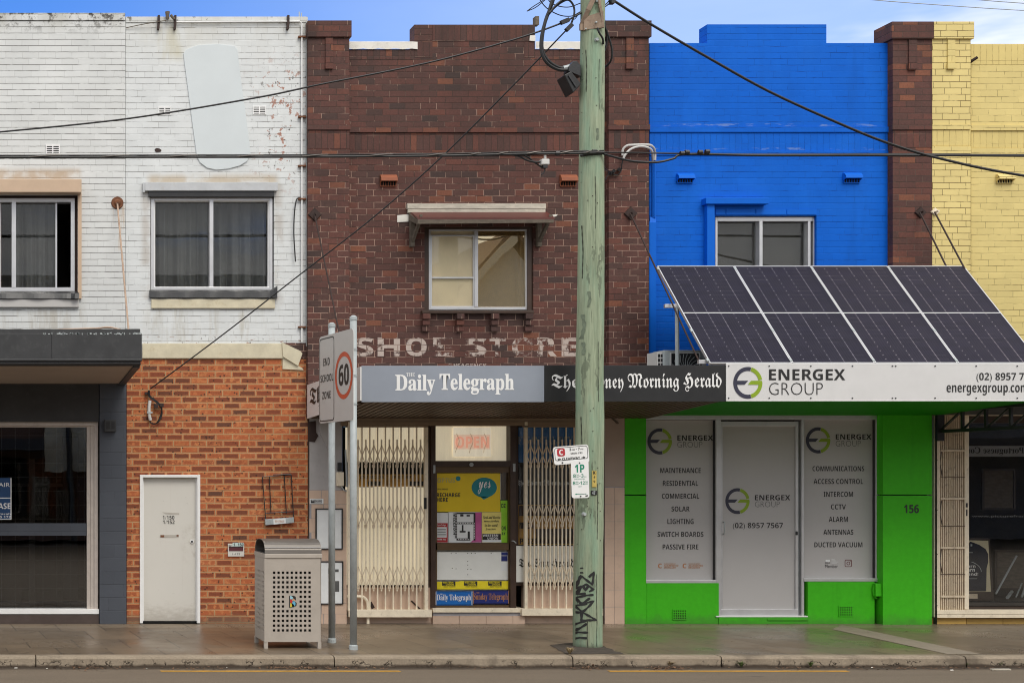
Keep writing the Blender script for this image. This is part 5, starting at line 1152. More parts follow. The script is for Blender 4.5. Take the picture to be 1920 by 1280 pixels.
# ================================================================== folding security grilles
def grille(label, pxs, pitch, n, y0, y1, rows, tops, post, rail_px, extra=None, d=0.0, mat='cream', half_top=823):
    "expanding lattice gate: full bars between, short bars through the diamonds, lattice rows"
    g = thing('security_grille', label, 'security grille', P(pxs, y1, d), 'folding security grilles')
    for i in range(n + 1):
        x = pxs + pitch * i
        part('bar', MB().pb(x - 1.15, x + 1.15, y0, y1, d + .002, d + .022), M[mat], g)
    for i in range(n):
        x = pxs + pitch * (i + .5)
        part('short_bar', MB().pb(x - 1.2, x + 1.2, half_top, rows[-1] + 27, d + .006, d + .026), M[mat], g)
    for r in rows:
        mb = MB()
        for i in range(n):
            x0, xc, x1 = pxs + pitch * i, pxs + pitch * (i + .5), pxs + pitch * (i + 1)
            for a in (x0, x1):
                mb.bar(P(xc, r - 19, d + .028), P(a, r, d + .028), .013, .006); mb.bar(P(a, r, d + .036), P(xc, r + 19, d + .036), .013, .006)
            mb.pb(xc - 2.6, xc + 2.6, r + 17, r + 23, d + .006, d + .034)
        part('lattice', mb, M['cream_old'], g)
    for a, b_ in post: part('post', MB().pb(a, b_, y0 if a > pxs + 50 or n < 8 else 790, y1, d, d + .05), M[mat], g, bev=.003)
    a, b_, c, e = rail_px
    part('bottom_rail', MB().pb(a, b_, c, e, -.06, d + .075), M[mat], g, bev=.004)
    part('top_track', MB().pb(pxs - 6, pxs + pitch * n + 6, 797, 800, d - .0, d + .05), M['brown_beam'], g)
    return g
g = grille('cream folding grille over the blinds beside the traffic sign', 664.3, 14.65, 9, 800, 1145, (853, 966, 1080), None, [(653, 656), (797, 803)], (655, 810, 1142, 1156))
part('lock', MB().pb(795.5, 800, 932, 953, .05, .075).pb(796, 799, 938, 946, .075, .08), M['lead'], g)
grille('cream folding grille half hidden by the wooden pole', 987.5, 14.9, 9, 797, 1145, (853, 964, 1077), None, [(984, 989.5)], (979, 1131, 1140, 1153))
g = thing('security_grille', 'cream grille folded flat beside the dark yellow-shop window', 'security grille', P(1785, 1156, .02), 'folding security grilles')
part('jamb', MB().pb(1751.5, 1763, 768, 1156, -.1, .06), M['cream'], g, bev=.004); sc = MB()
for y in (790, 861, 955, 1038, 1134): c = P(1757, y, .06); sc.tube([c, c + Vector((0, -.006, 0))], .006, 8)
part('screw', sc, M['lead'], g)
part('top_track', MB().pb(1763, 1816, 768, 777, -.1, .07), M['cream_old'], g)
for i in range(13):
    x = 1765.5 + i * 3.55; part('bar', MB().pb(x - .8, x + .8, 778, 1145, .0 + (i % 2) * .008, .035 + (i % 2) * .008), M['cream_old'], g)
for y in (844, 934, 1026, 1117):
    part('lattice', MB().pb(1764, 1810, y - 1.8, y + 1.8, .04, .062) if y in (844, 934, 1026, 1117) else MB(), M['cream_old'], g)
for y in (893, 985, 1075): part('rivet_row', MB().pb(1764, 1810, y - .5, y + .5, .045, .05), M['rust_dark'], g)
for y0 in (868, 960, 1050): part('linkage', MB().bar(P(1765, y0 - 22, .05), P(1762, y0, .05), .01, .006).bar(P(1762, y0, .05), P(1766, y0 + 22, .05), .01, .006), M['rust_dark'], g)
part('post', MB().pb(1809, 1817, 778, 1141, -.02, .05), M['cream'], g, bev=.003)
part('lock', MB().pb(1811.5, 1814.5, 942, 950, .05, .055).pb(1812, 1814, 954, 966, .05, .055), M['lead'], g)
part('bottom_rail', MB().pb(1757, 2950, 1142.5, 1150, -.1, .09).pb(1757, 2950, 1150.4, 1157, -.1, .085), M['cream'], g, bev=.003)

# ================================================================== posters, signs and small things in the shopfronts
GP = 'posters in the newsagency door'
def poster(label, px0, px1, py0, py1, d, mat, cat='poster', group=GP, name='poster', th=.006):
    o = thing(name, label, cat, P((px0 + px1) / 2, py1, d), group)
    part('sheet', MB().pb(px0, px1, py0, py1, d - th, d), M[mat], o); return o
dp_ = -.108
o = poster('mustard yellow recharge poster with teal speech bubble', 817.5, 938, 886, 958.5, dp_, 'yel_poster'); e = dp_ + .003
part('lettering', MB().ptext('RECHARGE', 'heavy', 819, 863, 923, 930.5, e).ptext('HERE', 'heavy', 819, 840, 932, 939.5, e).ptext('OPTUS PREPAID', 'semi', 819, 840, 914.5, 917.5, e), M['ink'], o)
part('brand_lettering', MB().ptext('OPTUS', 'semi', 820, 853, 895, 904, e), plain('faded_brand_lettering', (.52, .44, .16), .5), o)
bub = [(P(908, 913, e).x + .185 * math.cos(a), P(908, 913, e).z + .142 * math.sin(a)) for a in [R(-70 + 330 * k / 30) for k in range(31)]] + [(X(907, e), Z(935, e)), (X(911, e), Z(930, e))]
bub = [(P(908, 913, e).x + .183 * math.cos(R(k * 12)), P(908, 913, e).z + .145 * math.sin(R(k * 12))) for k in range(30)]
part('speech_bubble', MB().add([(x, -e, z) for x, z in bub], [tuple(range(30))]).add([P(899, 929, e), P(917, 931, e), P(907, 935.5, e)], [(0, 1, 2)]).add([(x, -e, z) for x, z in circ((X(859, e), Z(896, e)), .035, 14)], [tuple(range(14))]), M['teal'], o)
part('script_lettering', MB().ptext('yes', 'script', 896, 920, 901, 925, e + .003), M['white'], o)
o = poster('small white sticker with red hours panel', 817, 840, 960, 1016, dp_, 'pale_poster')
part('red_panel', MB().pb(817.3, 839.5, 979.5, 1015.5, dp_, dp_ + .002), M['red_poster'], o); part('hours_panel', MB().pb(818.5, 837.5, 987, 1006.5, dp_ + .002, dp_ + .004), M['pale_poster'], o)
part('lettering', MB().ptext('Open 7 days', 'semi', 819, 836, 981.5, 985.5, e + .002).ptext('THANK YOU', 'bold', 819, 836, 1008.5, 1011.5, e + .002), M['white'], o)
tx_ = MB()
for k in range(5): tx_.pb(820, 836, 990 + k * 3.1, 991.2 + k * 3.1, dp_ + .004, dp_ + .005)
part('hours_lettering', tx_, M['ink_soft'], o)
o = poster('pale dotted numbers poster with a magenta side', 841, 903, 959, 1016, dp_ - .004, 'pale_poster')
part('magenta_strip', MB().pprism([(891, 959.5), (902.8, 959.5), (902.8, 1015.5), (882, 1015.5), (891, 1008)], dp_ - .004, dp_ - .002), M['magenta'], o)
dg_ = MB()
def dots(mb, pts, d, r):
    for (a, b_), (c, f) in zip(pts, pts[1:]):
        k = max(1, int(math.hypot(c - a, f - b_) / 3.0))
        for i in range(k):
            x, y = a + (c - a) * i / k, b_ + (f - b_) * i / k; mb.pb(x - r, x + r, y - r, y + r, d, d + .002)
track = MB().pb(854, 891, 960, 962.5, dp_ - .003, dp_ - .001).pb(853, 857, 961, 1008, dp_ - .003, dp_ - .001).pb(888, 891.5, 961, 1012, dp_ - .003, dp_ - .001).pb(855, 889, 978, 981.5, dp_ - .003, dp_ - .0012).pb(856, 882, 1008, 1012, dp_ - .003, dp_ - .0012).pb(866, 869, 983, 995, dp_ - .003, dp_ - .001).pb(862, 873, 994, 997, dp_ - .003, dp_ - .0012).pb(877, 881, 995, 1009, dp_ - .003, dp_ - .001).pb(863, 869, 963, 967, dp_ - .003, dp_ - .001).pb(875, 881, 964, 967, dp_ - .003, dp_ - .001)
part('track_print', track, M['ink'], o)
dots(dg_, [(855, 962), (855, 1008), (860, 1010), (888, 1010)], dp_ - .001, .8); dots(dg_, [(857, 979.8), (889, 979.8), (889.7, 1010)], dp_ - .001, .8); part('dot_print', dg_, M['white'], o)
ml = MB(); ml.text('MILLION', 'heavy', P(849.5, 1001, dp_), (0, 0, 1), (-1, 0, 0), X(1003, 0) - X(962, 0), .052)
part('lettering', MB().text('MILLION', 'heavy', (X(850, dp_), -dp_, Z(961, dp_)), (0, 0, -1), (1, 0, 0), .31, .055), M['ink'], o)
o = poster('pale yellow money transfer poster beside the dotted one', 904, 940, 959, 1016, dp_ + .001, 'pale_yellow'); e2 = dp_ + .004
lt = MB()
for k, s_ in enumerate(('Send and Receive', 'money anywhere', 'in the world', 'from here.')): lt.ptext(s_, 'ital', 906 + k * 1.5, 938 - k * 2.5, 966 + k * 7.4, 971.5 + k * 7.4, e2)
part('lettering', lt, M['ink'], o); part('black_panel', MB().pb(904.5, 939, 999.5, 1011, dp_ + .001, dp_ + .003), M['ink'], o); part('white_panel', MB().pb(904.3, 940, 1011, 1015.5, dp_ + .001, dp_ + .003), M['pale_poster'], o)
part('brand_lettering', MB().ptext('WESTERN', 'bold', 905, 934, 1000.5, 1004.5, e2 + .001).ptext('UNION', 'bold', 914, 934, 1006, 1010, e2 + .001), M['white'], o)
o = poster('lime green lottery poster along the door edge', 938.5, 952, 937, 1016, dp_ - .005, 'lime_poster')
part('lettering', MB().ptext('OZ', 'heavy', 939.5, 948, 943, 951, dp_ - .003).ptext('ON', 'heavy', 940.5, 948, 985, 993, dp_ - .003).ptext('AY', 'heavy', 940.5, 947.5, 996.5, 1002, dp_ - .003), M['ink'], o)
part('border', MB().pb(938.5, 952, 935.5, 937, dp_ - .006, dp_ - .002).pb(951.5, 953, 935.5, 1016, dp_ - .006, dp_ - .002), M['ink'], o)
o = poster('blank pale grey board in the lower door panel', 816.5, 953.5, 1033, 1086, -.105, 'board', 'board', None, 'notice_board')
hl = MB()
for px, py in ((819, 1037), (846, 1036.5), (855, 1036), (877, 1036), (884, 1036), (891, 1036), (921, 1036), (818, 1064), (848, 1064), (855, 1065), (883, 1066), (877, 1051), (877, 1058), (877, 1066), (877, 1076)):
    c = P(px, py, -.105); hl.tube([c, c + Vector((0, -.002, 0))], .007, 6)
part('screw_hole', hl, M['lead'], o)
part('sticker', MB().pb(940, 952, 1034, 1040, -.105, -.103).pb(940, 951.5, 1041, 1051, -.105, -.103), M['navy_sign'], o); part('sticker_paper', MB().pb(939, 952, 1052, 1068, -.105, -.103), M['pale_poster'], o)
for i, (a, b_) in enumerate(((818, 862), (861, 901), (900, 953))):
    o = poster(['yellow flyer with slanted top edge below the pale board', 'yellow flyer between two other yellow flyers', 'widest yellow flyer, above the navy sign'][i], a, b_, 1088 if i else 1089, 1103.5, -.1 + i * .004, 'yel_bright', 'flyer', 'yellow flyers in the door', 'flyer')
    m_ = (a + b_) / 2
    part('black_panel', MB().pb(m_ - 11, m_ + 14, 1088.5, 1096.5, -.1 + i * .004, -.098 + i * .004), M['ink'], o)
    part('brand_lettering', MB().ptext('WESTERN', 'bold', m_ - 10, m_ + 10, 1089, 1092.3, -.096 + i * .004).ptext('UNION', 'bold', m_ - 4, m_ + 11, 1092.8, 1096, -.096 + i * .004), M['yel_bright'], o)
    part('lettering', MB().ptext('MONEY TRANSFER', 'semi', m_ - 8, m_ + 14, 1097.5, 1099.5, -.097 + i * .004), M['ink'], o)
dn = -.05
o = poster('bright blue enamel newspaper sign with white border', 816.5, 886, 1107, 1133.5, dn, 'blue_sign', 'sign', 'newspaper signs low on the door', 'newspaper_sign', .012)
part('border', alu_frame(MB(), 817, 885.5, 1107.5, 1133, dn, dn + .003, 1.1), M['white'], o); part('lettering', MB().ptext('Daily Telegraph', 'serif', 819, 883, 1113, 1127, dn + .004).ptext('THE', 'serif', 824.5, 830, 1111.5, 1114, dn + .0045), M['white'], o)
o = poster('navy enamel newspaper sign with orange border', 886.8, 954, 1105.5, 1131, dn, 'navy_sign', 'sign', 'newspaper signs low on the door', 'newspaper_sign', .012)
part('border', alu_frame(MB(), 887.2, 953.7, 1106, 1130.6, dn, dn + .003, .8), M['orange_ink'], o); part('lettering', MB().ptext('Sunday Telegraph', 'serif', 888, 952, 1111, 1126, dn + .004).ptext('THE', 'serif', 893, 899, 1108.5, 1111, dn + .0045), M['orange_ink'], o)
# open sign behind the fanlight
o = thing('open_sign', 'square open sign with salmon letters and added glow behind the fanlight', 'sign', P(884, 855, -.165)); 
part('backing', MB().pb(850, 921, 800, 855, -.175, -.165), added_glow('glow_sign_panel', (.85, .76, .60), .45), o, bev=.004); part('letter_band', MB().pb(851.5, 919, 814, 841, -.165, -.1635), added_glow('glow_pale_salmon', (.80, .58, .44), .45), o); part('lettering', MB().ptext('OPEN', 'heavy', 854, 917, 817, 839, -.161), added_glow('glow_salmon_letters', (.84, .40, .28), .5), o)  # sign panel, band and letters brightened by added emission
wr = MB()
for k in range(3): wr.tube(curve([P(856 + k * 26, 812, -.159), P(861 + k * 26, 826, -.157), P(856 + k * 26, 840, -.159), P(853 + k * 27, 848, -.157)], 5), .004, 5)
part('wiring', wr, M['paper'], o)
# right window
GQ = 'panels in the window behind the pole'
o = poster('deep blue business newspaper panel with thin serif lettering', 968, 1129, 800, 866, -.15, 'navy_panel', 'poster', GQ, 'poster', .01); part('lettering', MB().ptext('FINANCIAL REVIEW', 'serif', 971, 1100, 817, 832, -.147), plain('dim_steel_lettering', (.34, .42, .50), .5), o)
o = poster('black newspaper panel with small white blackletter title', 968, 1129, 867, 944, -.15, 'sign_black', 'poster', GQ, 'poster', .01); part('lettering', MB().ptext('The Sydney Morning Herald', 'frak', 970, 1084, 899, 911, -.147), M['white'], o)
o = poster('amber poster with dark panels low behind the lattice', 971, 1078, 945, 1020, -.15, 'amber', 'poster', GQ, 'poster', .01)
part('dark_panel', MB().pb(973, 1076, 947, 966, -.15, -.148).pb(976, 990, 978, 990, -.15, -.148).pb(1005, 1076, 990, 1018, -.15, -.148), M['timber_dark'], o); part('lettering', MB().ptext('MEGA', 'heavy', 974, 1000, 978, 990, -.146).ptext('PRIZES', 'heavy', 975, 1015, 1008, 1018, -.146), M['ink'], o)
o = poster('white newspaper board with black blackletter title', 966.5, 1078, 1022, 1090, -.045, 'board', 'board', None, 'newspaper_board', .02); part('lettering', MB().ptext('The Sun-Herald', 'frak', 973, 1077, 1046, 1066, -.042), M['ink'], o)
# left pilaster frames
def poster_frame(label, px0, px1, py0, py1, tilt_=0.0):
    o = thing('framed_poster', label, 'poster', P((px0 + px1) / 2, py1, .01), 'black framed posters on the tiles')
    part('frame', alu_frame(MB(), px0, px1, py0, py1, .006, .035, 2.2), M['lead'], o, bev=.003); part('poster_sheet', MB().pb(px0 + 2, px1 - 2, py0 + 2, py1 - 2, .006, .02), M['pale_poster'], o); return o
poster_frame('upper black frame holding a blank pale sheet', 592, 643, 952, 1029)
o = poster_frame('lower black frame with a faded newspaper sheet', 596, 644, 1051, 1132)
part('print', MB().pb(624, 635, 1066, 1071, .02, .022).pb(625, 636, 1088, 1108, .02, .022), M['ink_soft'], o)
o = thing('sticker', 'small white and black money transfer plate on the tiles', 'sticker', P(593, 943, .01)); part('sheet', MB().pb(581, 606.5, 934, 943.5, .006, .012), M['pale_poster'], o); part('black_panel', MB().pb(582.5, 603, 935.3, 942, .012, .0135), M['ink'], o); part('lettering', MB().ptext('WESTERN', 'bold', 584, 602, 935.8, 938.4, .0145).ptext('UNION', 'bold', 590, 602, 939, 941.5, .0145), M['white'], o)
# orange wall fittings
o = thing('letterbox', 'small white numbered letterbox plate in orange bricks', 'letterbox', P(442, 1042, .0)); part('plate', MB().pb(427.5, 458, 1018, 1042, 0, .02), M['door_white'], o, bev=.003)
part('slot', MB().pb(429.5, 456, 1024.5, 1032, .02, .023), plain('plum_slot', (.10, .022, .03), .5), o); part('slot_shadow', MB().pb(429, 456.5, 1023.6, 1024.6, .02, .026), M['black'], o)
part('number_sticker', MB().pb(436, 457, 1016, 1023, .021, .024), plain('pale_mint_sticker', (.50, .62, .60), .5), o); part('lettering', MB().ptext('1', 'heavy', 438, 440, 1017, 1022.5, .026).ptext('150', 'heavy', 446, 456.5, 1017, 1022.5, .026).ptext('1-152', 'ital', 436, 450, 1035.5, 1039, .022).ptext('Mail', 'semi', 429, 434, 1020, 1023, .026), M['ink'], o)
o = thing('wire_rack', 'thin tilted wire newspaper rack hung on orange bricks', 'rack', P(522, 985, .0))
wr = MB(); r_ = .007
for a in ([P(492, 893, .03), P(499, 985, .05)], [P(546, 889, .03), P(551, 978, .05)], [P(492, 893, .03), P(546, 889, .03)], [P(505, 892, .03), P(508, 960, .03)], [P(533, 890, .03), P(537, 962, .03)], [P(497, 961, .035), P(551, 958, .035)], [P(512, 889, .03), P(546, 888, .05)]): wr.tube(a, r_, 6)
part('wire_frame', wr, M['lead'], o)
part('holder_bar', MB().pprism([(497, 972.5), (551, 968.5), (551.5, 979), (498, 983.5)], .03, .075), M['galv'], o, bev=.004); part('paper_label', MB().pprism([(512.5, 972.5), (535.5, 970.5), (536, 980), (513, 982)], .075, .077), M['pale_poster'], o); part('lettering', MB().ptext('THE AUSTRALIAN', 'serif', 515, 533, 974, 978, .079), M['orange_ink'], o)
o = thing('cable_fitting', 'grey conduit and looped black wires on orange bricks', 'fitting', P(290, 800, 0))
part('conduit', MB().tube(curve([P(281, 750, .03), P(279.5, 765, .035), P(280, 778, .035), P(282, 787, .03)], 5), .024, 10), M['plastic'], o)
lp = MB()
for k in range(3): lp.tube(curve([P(278 + k, 731, .06), P(279 + k * 1.5, 742, .05), P(291 + k * 2, 752, .06), P(301 + k, 762, .07), P(304 - k, 775, .06), P(298 - k, 789, .06), P(290, 794, .05), P(283, 792, .04), P(280, 786, .03)], 6), .008, 6)
part('wire_loop', lp, M['rubber'], o); part('clamp', MB().pb(276, 286, 771, 774, .03, .065), M['galv'], o); part('connector', MB().pb(289, 297, 756, 764, .04, .09).pb(300, 307, 755, 762, .04, .09), M['rust_dark'], o)
part('wall_hook', MB().pb(272, 280, 734, 739, 0, .05), M['rust_dark'], o)
o = thing('lease_sign', 'blue real estate lease sign in the dark shop window', 'sign', P(0, 973, -.12)); part('board', MB().pb(-80, 21, 895, 932, -.13, -.125).pb(-80, 21.5, 933, 973, -.13, -.125), plain('deep_blue_lease_board', (.012, .055, .15), .4), o); part('border', MB().pb(-80, 21.5, 931.8, 933.4, -.13, -.122).pb(19.8, 21.5, 895, 973, -.13, -.121).pb(-80, 21.5, 971.8, 973, -.13, -.122), M['white'], o)
part('lettering', MB().ptext('FAIR', 'sans', -8, 18.5, 904, 911.5, -.121).ptext('FOR LEASE', 'semi', -46, 19.5, 942, 953, -.121).ptext('Jackie Farah', 'semi', -30, 20, 960.5, 964.8, -.121).ptext('0412 165 172', 'semi', -30, 20, 966, 970, -.121), M['white'], o)
# yellow shop window contents
o = thing('banner', 'mirrored lettering banner hanging inside the dark window', 'banner', P(1870, 855, -.3)); part('sheet', MB().pb(1800, 2060, 835, 855, -.31, -.30), plain('grey_banner', (.36, .36, .37), .7), o)
t_ = MB(); t_.text('National Portuguese Community', 'serif', P(1985, 852, -.295), (-1, 0, 0), (0, 0, 1), X(1985, 0) - X(1770, 0) + .12, .115); part('lettering', MB().add(t_.v, [tuple(reversed(f)) for f in t_.f]), M['ink'], o)
o = thing('framed_jersey', 'framed dark sports jersey leaning in the shop window', 'frame', P(1835, 1125, -.35)); dj = -.33
part('frame', MB().pprism([(1790, 1006), (1856, 1008), (1864, 1124), (1790, 1126)], dj - .05, dj), M['brown_frame'], o, bev=.006); part('mount', MB().pprism([(1790, 1011), (1853, 1012.5), (1858, 1108), (1790, 1109)], dj, dj + .004), plain('cream_mount', (.60, .53, .36), .7), o)
part('jersey', MB().pprism([(1790, 1013), (1800, 1016), (1806, 1020), (1814, 1021), (1820, 1014), (1836, 1020), (1848, 1028), (1853, 1038), (1853, 1052), (1850, 1064), (1849, 1107), (1790, 1107)], dj + .004, dj + .012), M['jersey'], o)
part('lettering', MB().ptext('learn', 'fat', 1806, 1829, 1057, 1063, dj + .014).ptext('earn', 'fat', 1808, 1828, 1065, 1070.5, dj + .014).ptext('legend!', 'fat', 1800, 1834, 1072, 1079.5, dj + .014), M['white'], o)
arc_ = MB()
for k in range(12):
    a, b_ = R(70 - k * 5.5), R(70 - (k + 1) * 5.5); f = lambda q: P(1822 + 28 * math.cos(q) - 10, 1072 - 21 * math.sin(q), dj + .014); arc_.bar(f(a), f(b_), .008, .002)
arc_.pb(1820, 1823, 1019, 1023, dj + .012, dj + .016).pb(1817, 1824, 1034, 1035.3, dj + .012, dj + .016).pb(1817, 1832, 1083, 1084, dj + .012, dj + .016)
part('piping', arc_, M['galv'], o); part('plaque', MB().pb(1800, 1833, 1112, 1121, dj, dj + .008), M['cream_old'], o)
for i, (a, b_, c, f, dd_, mt_) in enumerate(((1842, 1905, 878, 955, -1.6, 'timber_grey'), (1925, 1990, 880, 960, -1.6, 'timber_grey'), (1866, 1935, 1030, 1105, -1.3, 'timber_grey'))):
    o = thing('framed_picture', ['dim framed picture high on the back wall, nearest the grille', 'dim framed picture high on the back wall at the photo edge', 'dark framed picture leaning behind the silver mouldings'][i], 'picture', P((a + b_) / 2, f, dd_), 'pictures inside the framing shop')
    part('frame', alu_frame(MB(), a, b_, c, f, dd_ - .04, dd_, 4), M['brown_frame'], o); part('print', MB().pb(a + 3, b_ - 3, c + 3, f - 3, dd_ - .03, dd_ - .015), M[mt_], o)
GD = 'picture rods stored in the window'
for i, (a, b_, c, f, w_) in enumerate(((1867, 1112, 1906, 1041, .028), (1889, 1119, 1897, 1108, .05), (1905, 1118, 1916, 1092, .02), (1916, 1118, 1926, 1085, .03))):
    solo('moulding_rod', MB().tube([P(a, b_, -.45), P(c, f, -.75)], w_ / 2, 6), M['galv'], ['longest silver frame moulding leaning in the dark window', 'short thick silver moulding offcut on the window shelf', 'thin silver moulding beside the short offcut', 'silver moulding leaning at the photo edge'][i], 'moulding', GD)
part('window_lettering', MB().ptext('www.pictureframing.com.au', 'sans', 1822, 1990, 964, 970, -.13), plain('dim_window_lettering', (.16, .16, .16), .5), b5)

# ================================================================== street: pole
pts = [(1102, 1216, 26.3), (1101.8, 1150, 26), (1102.5, 1080, 25.4), (1104, 1000, 25), (1105.3, 900, 24.8), (1106, 780, 24.6), (1105.3, 700, 24.4), (1107, 600, 24), (1108, 500, 23.3), (1109, 300, 22.1), (1110.3, 150, 21.6), (1111.5, 0, 21.4), (1112, -200, 21), (1112, -330, 21)]
DP = 2.62
wp = thing('utility_pole', 'weathered green timber utility pole with scrawled graffiti', 'pole', (X(1102, DP), -DP, 0))
def pole_mat():
    m, n, b = newmat('weathered_green_timber'); p = n.pos(); x, y, z = n.sep(p)
    st = n.noise(n.vmul(p, (16, 16, 1.0)), 1.0, 6, .7); big = n.noise(n.vmul(p, (5, 5, .9)), 1.0, 4, .6); fine = n.noise(n.vmul(p, (70, 70, 3.5)), 1.0, 4, .7)
    c = n.ramp(st, [(.22, (.15, .19, .12)), (.42, (.265, .315, .215)), (.62, (.345, .40, .275)), (.85, (.43, .465, .345))])
    c = n.mix(n.m('MULTIPLY', n.step(big, .45, .7), .55), c, (.21, .36, .26))
    c = n.mix(1.0, c, n.ramp(fine, [(.25, (.75,) * 3), (.75, (1.2,) * 3)]), 'MULTIPLY')
    ck = n.step(n.noise(n.vmul(p, (30, 30, 1.1)), 1.0, 5, .7), .635, .68); c = n.mix(n.m('MULTIPLY', ck, .8), c, (.05, .06, .04))
    wn = n.step(n.noise(n.vmul(p, (6, 6, 1.5)), 1.0, 5, .65), .605, .63); c = n.mix(n.m('MULTIPLY', wn, .7), c, (.12, .145, .10))
    topd = n.m('MULTIPLY', n.step(z, 7.4, 8.6), n.step(st, .35, .6)); c = n.mix(n.m('MULTIPLY', topd, .45), c, (.14, .15, .08))
    lowd = n.m('MULTIPLY', n.step(z, 1.4, .2), n.step(st, .4, .65)); c = n.mix(n.m('MULTIPLY', lowd, .5), c, (.16, .16, .11))
    h = n.m('SUBTRACT', n.m('ADD', st, n.m('MULTIPLY', fine, .4)), n.m('MULTIPLY', ck, .6))
    setb(n, b, c, .85, None, n.bump(h, .6, .01), .25); return m
PP = curve([Vector((X(a, DP), -DP, Z(b_, DP))) for a, b_, r in pts], 5)
rad = []
for i in range(len(PP)):
    k = i / 5; j = min(int(k), len(pts) - 2); rad.append((random.uniform(-.25, .25) + pts[j][2] + (pts[j + 1][2] - pts[j][2]) * (k - j)) * (D - DP) / (S * D))
part('shaft', MB().tube(PP, rad, 40), pole_mat(), wp, smooth=True)
def on_pole(px, py, off=.004):
    "point on the pole's street face seen at this picture position"
    z = Z(py, DP + .15); cx = cr = None
    for (a, b), (c, f) in zip(zip(PP, rad), zip(PP[1:], rad[1:])):
        if min(a.z, c.z) <= z <= max(a.z, c.z): t = (z - a.z) / (c.z - a.z); cx = a.x + (c.x - a.x) * t; cr = b + (f - b) * t
    x = X(px, DP + .15); s_ = max(-.97, min(.97, (x - cx) / cr)); r = cr + off
    return Vector((cx + r * s_, -DP - r * math.sqrt(1 - s_ * s_), z))
gf = MB()
def stroke(pts, w_=.030):
    "spray stroke wrapped on the pole surface"
    q = []
    for (a, b_), (c, f) in zip(pts, pts[1:]):
        k = max(2, int(math.hypot(c - a, f - b_) / 2))
        q += [(a + (c - a) * i / k, b_ + (f - b_) * i / k) for i in range(k)]
    q.append(pts[-1]); L, Rr = [], []
    for i, (a, b_) in enumerate(q):
        (a0, b0), (a1, b1) = q[max(0, i - 1)], q[min(len(q) - 1, i + 1)]; l = math.hypot(a1 - a0, b1 - b0) or 1; nx, ny = -(b1 - b0) / l, (a1 - a0) / l
        hw = w_ * 75 * (0.8 + .2 * math.sin(i * .9)); L.append(on_pole(a + nx * hw, b_ + ny * hw)); Rr.append(on_pole(a - nx * hw, b_ - ny * hw))
    n_ = len(q); gf.add(L + Rr, [(i, i + 1, n_ + i + 1, n_ + i) for i in range(n_ - 1)])
gx, gy = 1060, 1040; gs_ = 80 / 569
def gp(*a): return [(gx + x * gs_, gy + y * gs_) for x, y in a]
for q in (gp((235, 163), (238, 180)), gp((236, 222), (238, 243))): stroke(q, .030)
for q in (gp((310, 290), (372, 215), (350, 390), (230, 275), (180, 455)), gp((185, 450), (280, 385), (365, 450), (310, 480)), gp((245, 400), (272, 470), (300, 410)), gp((275, 505), (190, 525), (240, 405)), gp((365, 522), (280, 530), (185, 570), (215, 630)), gp((320, 565), (240, 640), (215, 630)), gp((215, 650), (370, 605), (240, 755), (170, 680), (290, 640)), gp((170, 770), (240, 760), (400, 860), (310, 860), (220, 865)), gp((235, 760), (230, 870)), gp((285, 905), (180, 1010), (145, 950), (230, 890), (310, 855)), gp((145, 945), (160, 1060), (200, 1030), (300, 1025)), gp((290, 1100), (215, 1100), (140, 1140))): stroke(q)
part('graffiti', gf, M['ink'], wp)
crack_ = plain('deep_timber_crack', (.045, .05, .035), .9)
for q in ([(1117.5, 1075), (1117, 1120), (1118, 1165), (1117, 1211)], [(1101, 1160), (1100.5, 1190), (1101, 1212)], [(1086, 1042), (1085, 1075), (1086.5, 1098)], [(1119, 905), (1119.5, 960), (1118.5, 1010)], [(1094, 780), (1095, 830), (1094, 872)], [(1121, 640), (1120.5, 700), (1121.5, 752)], [(1097, 420), (1098, 470), (1097, 520)], [(1116, 330), (1117, 380), (1116, 428)], [(1103, 90), (1104, 128), (1103, 170)], [(1124, 110), (1123, 160), (1124, 205)]):
    gf = MB(); stroke(q, .0075); part('crack', gf, crack_, wp)
bare_ = plain('bare_grey_timber_patch', (.15, .185, .13), .9, var=.3, scale=20)
for q in ([(1105, 545), (1107, 560), (1104, 575)], [(1097, 588), (1099, 610), (1095, 634)], [(1120, 240), (1121, 250), (1120, 262)], [(1086, 500), (1087, 512), (1086, 520)], [(1097, 640), (1098, 652), (1097, 664)]):
    gf = MB(); stroke(q, .034); part('bare_patch', gf, bare_, wp)
sp_ = MB(); rs_ = random.Random(11)
for k in range(34):
    c = on_pole(rs_.uniform(1086, 1126), rs_.choice([rs_.uniform(760, 1060), rs_.uniform(860, 1000), rs_.uniform(90, 700)]), .0); sp_.tube([c, c + Vector((0, -.007, 0))], .0055, 6)
part('nail', sp_, M['rust_dark'], wp)
def plate(pts, off, th=.004): return None
br = MB()
for q, w_ in (([(1099, 52), (1099, 40), (1106, 18), (1118, -15)], .055), ([(1128, 53), (1126, 30), (1122, 10), (1121, -15)], .03)):
    L = [on_pole(a, b_, .02) for a, b_ in q]; 
    for a, b_ in zip(L, L[1:]): br.bar(a, b_, w_, .03)
a, b_ = on_pole(1100, 53, .01), on_pole(1128, 53, .01); c = on_pole(1114, 50, .02)
br.hull8([a, b_, b_ + Vector((0, 0, .20)), a + Vector((0, 0, .16))], [a + Vector((0, -.05, 0)), b_ + Vector((0, -.05, 0)), b_ + Vector((0, -.05, .20)), a + Vector((0, -.05, .16))])
part('bracket', br, plain('grey_rusted_bracket', (.30, .22, .16), .7, .2, var=.3, scale=8, grime=.5, grimecol=(.10, .05, .03)), wp)
bl = MB()
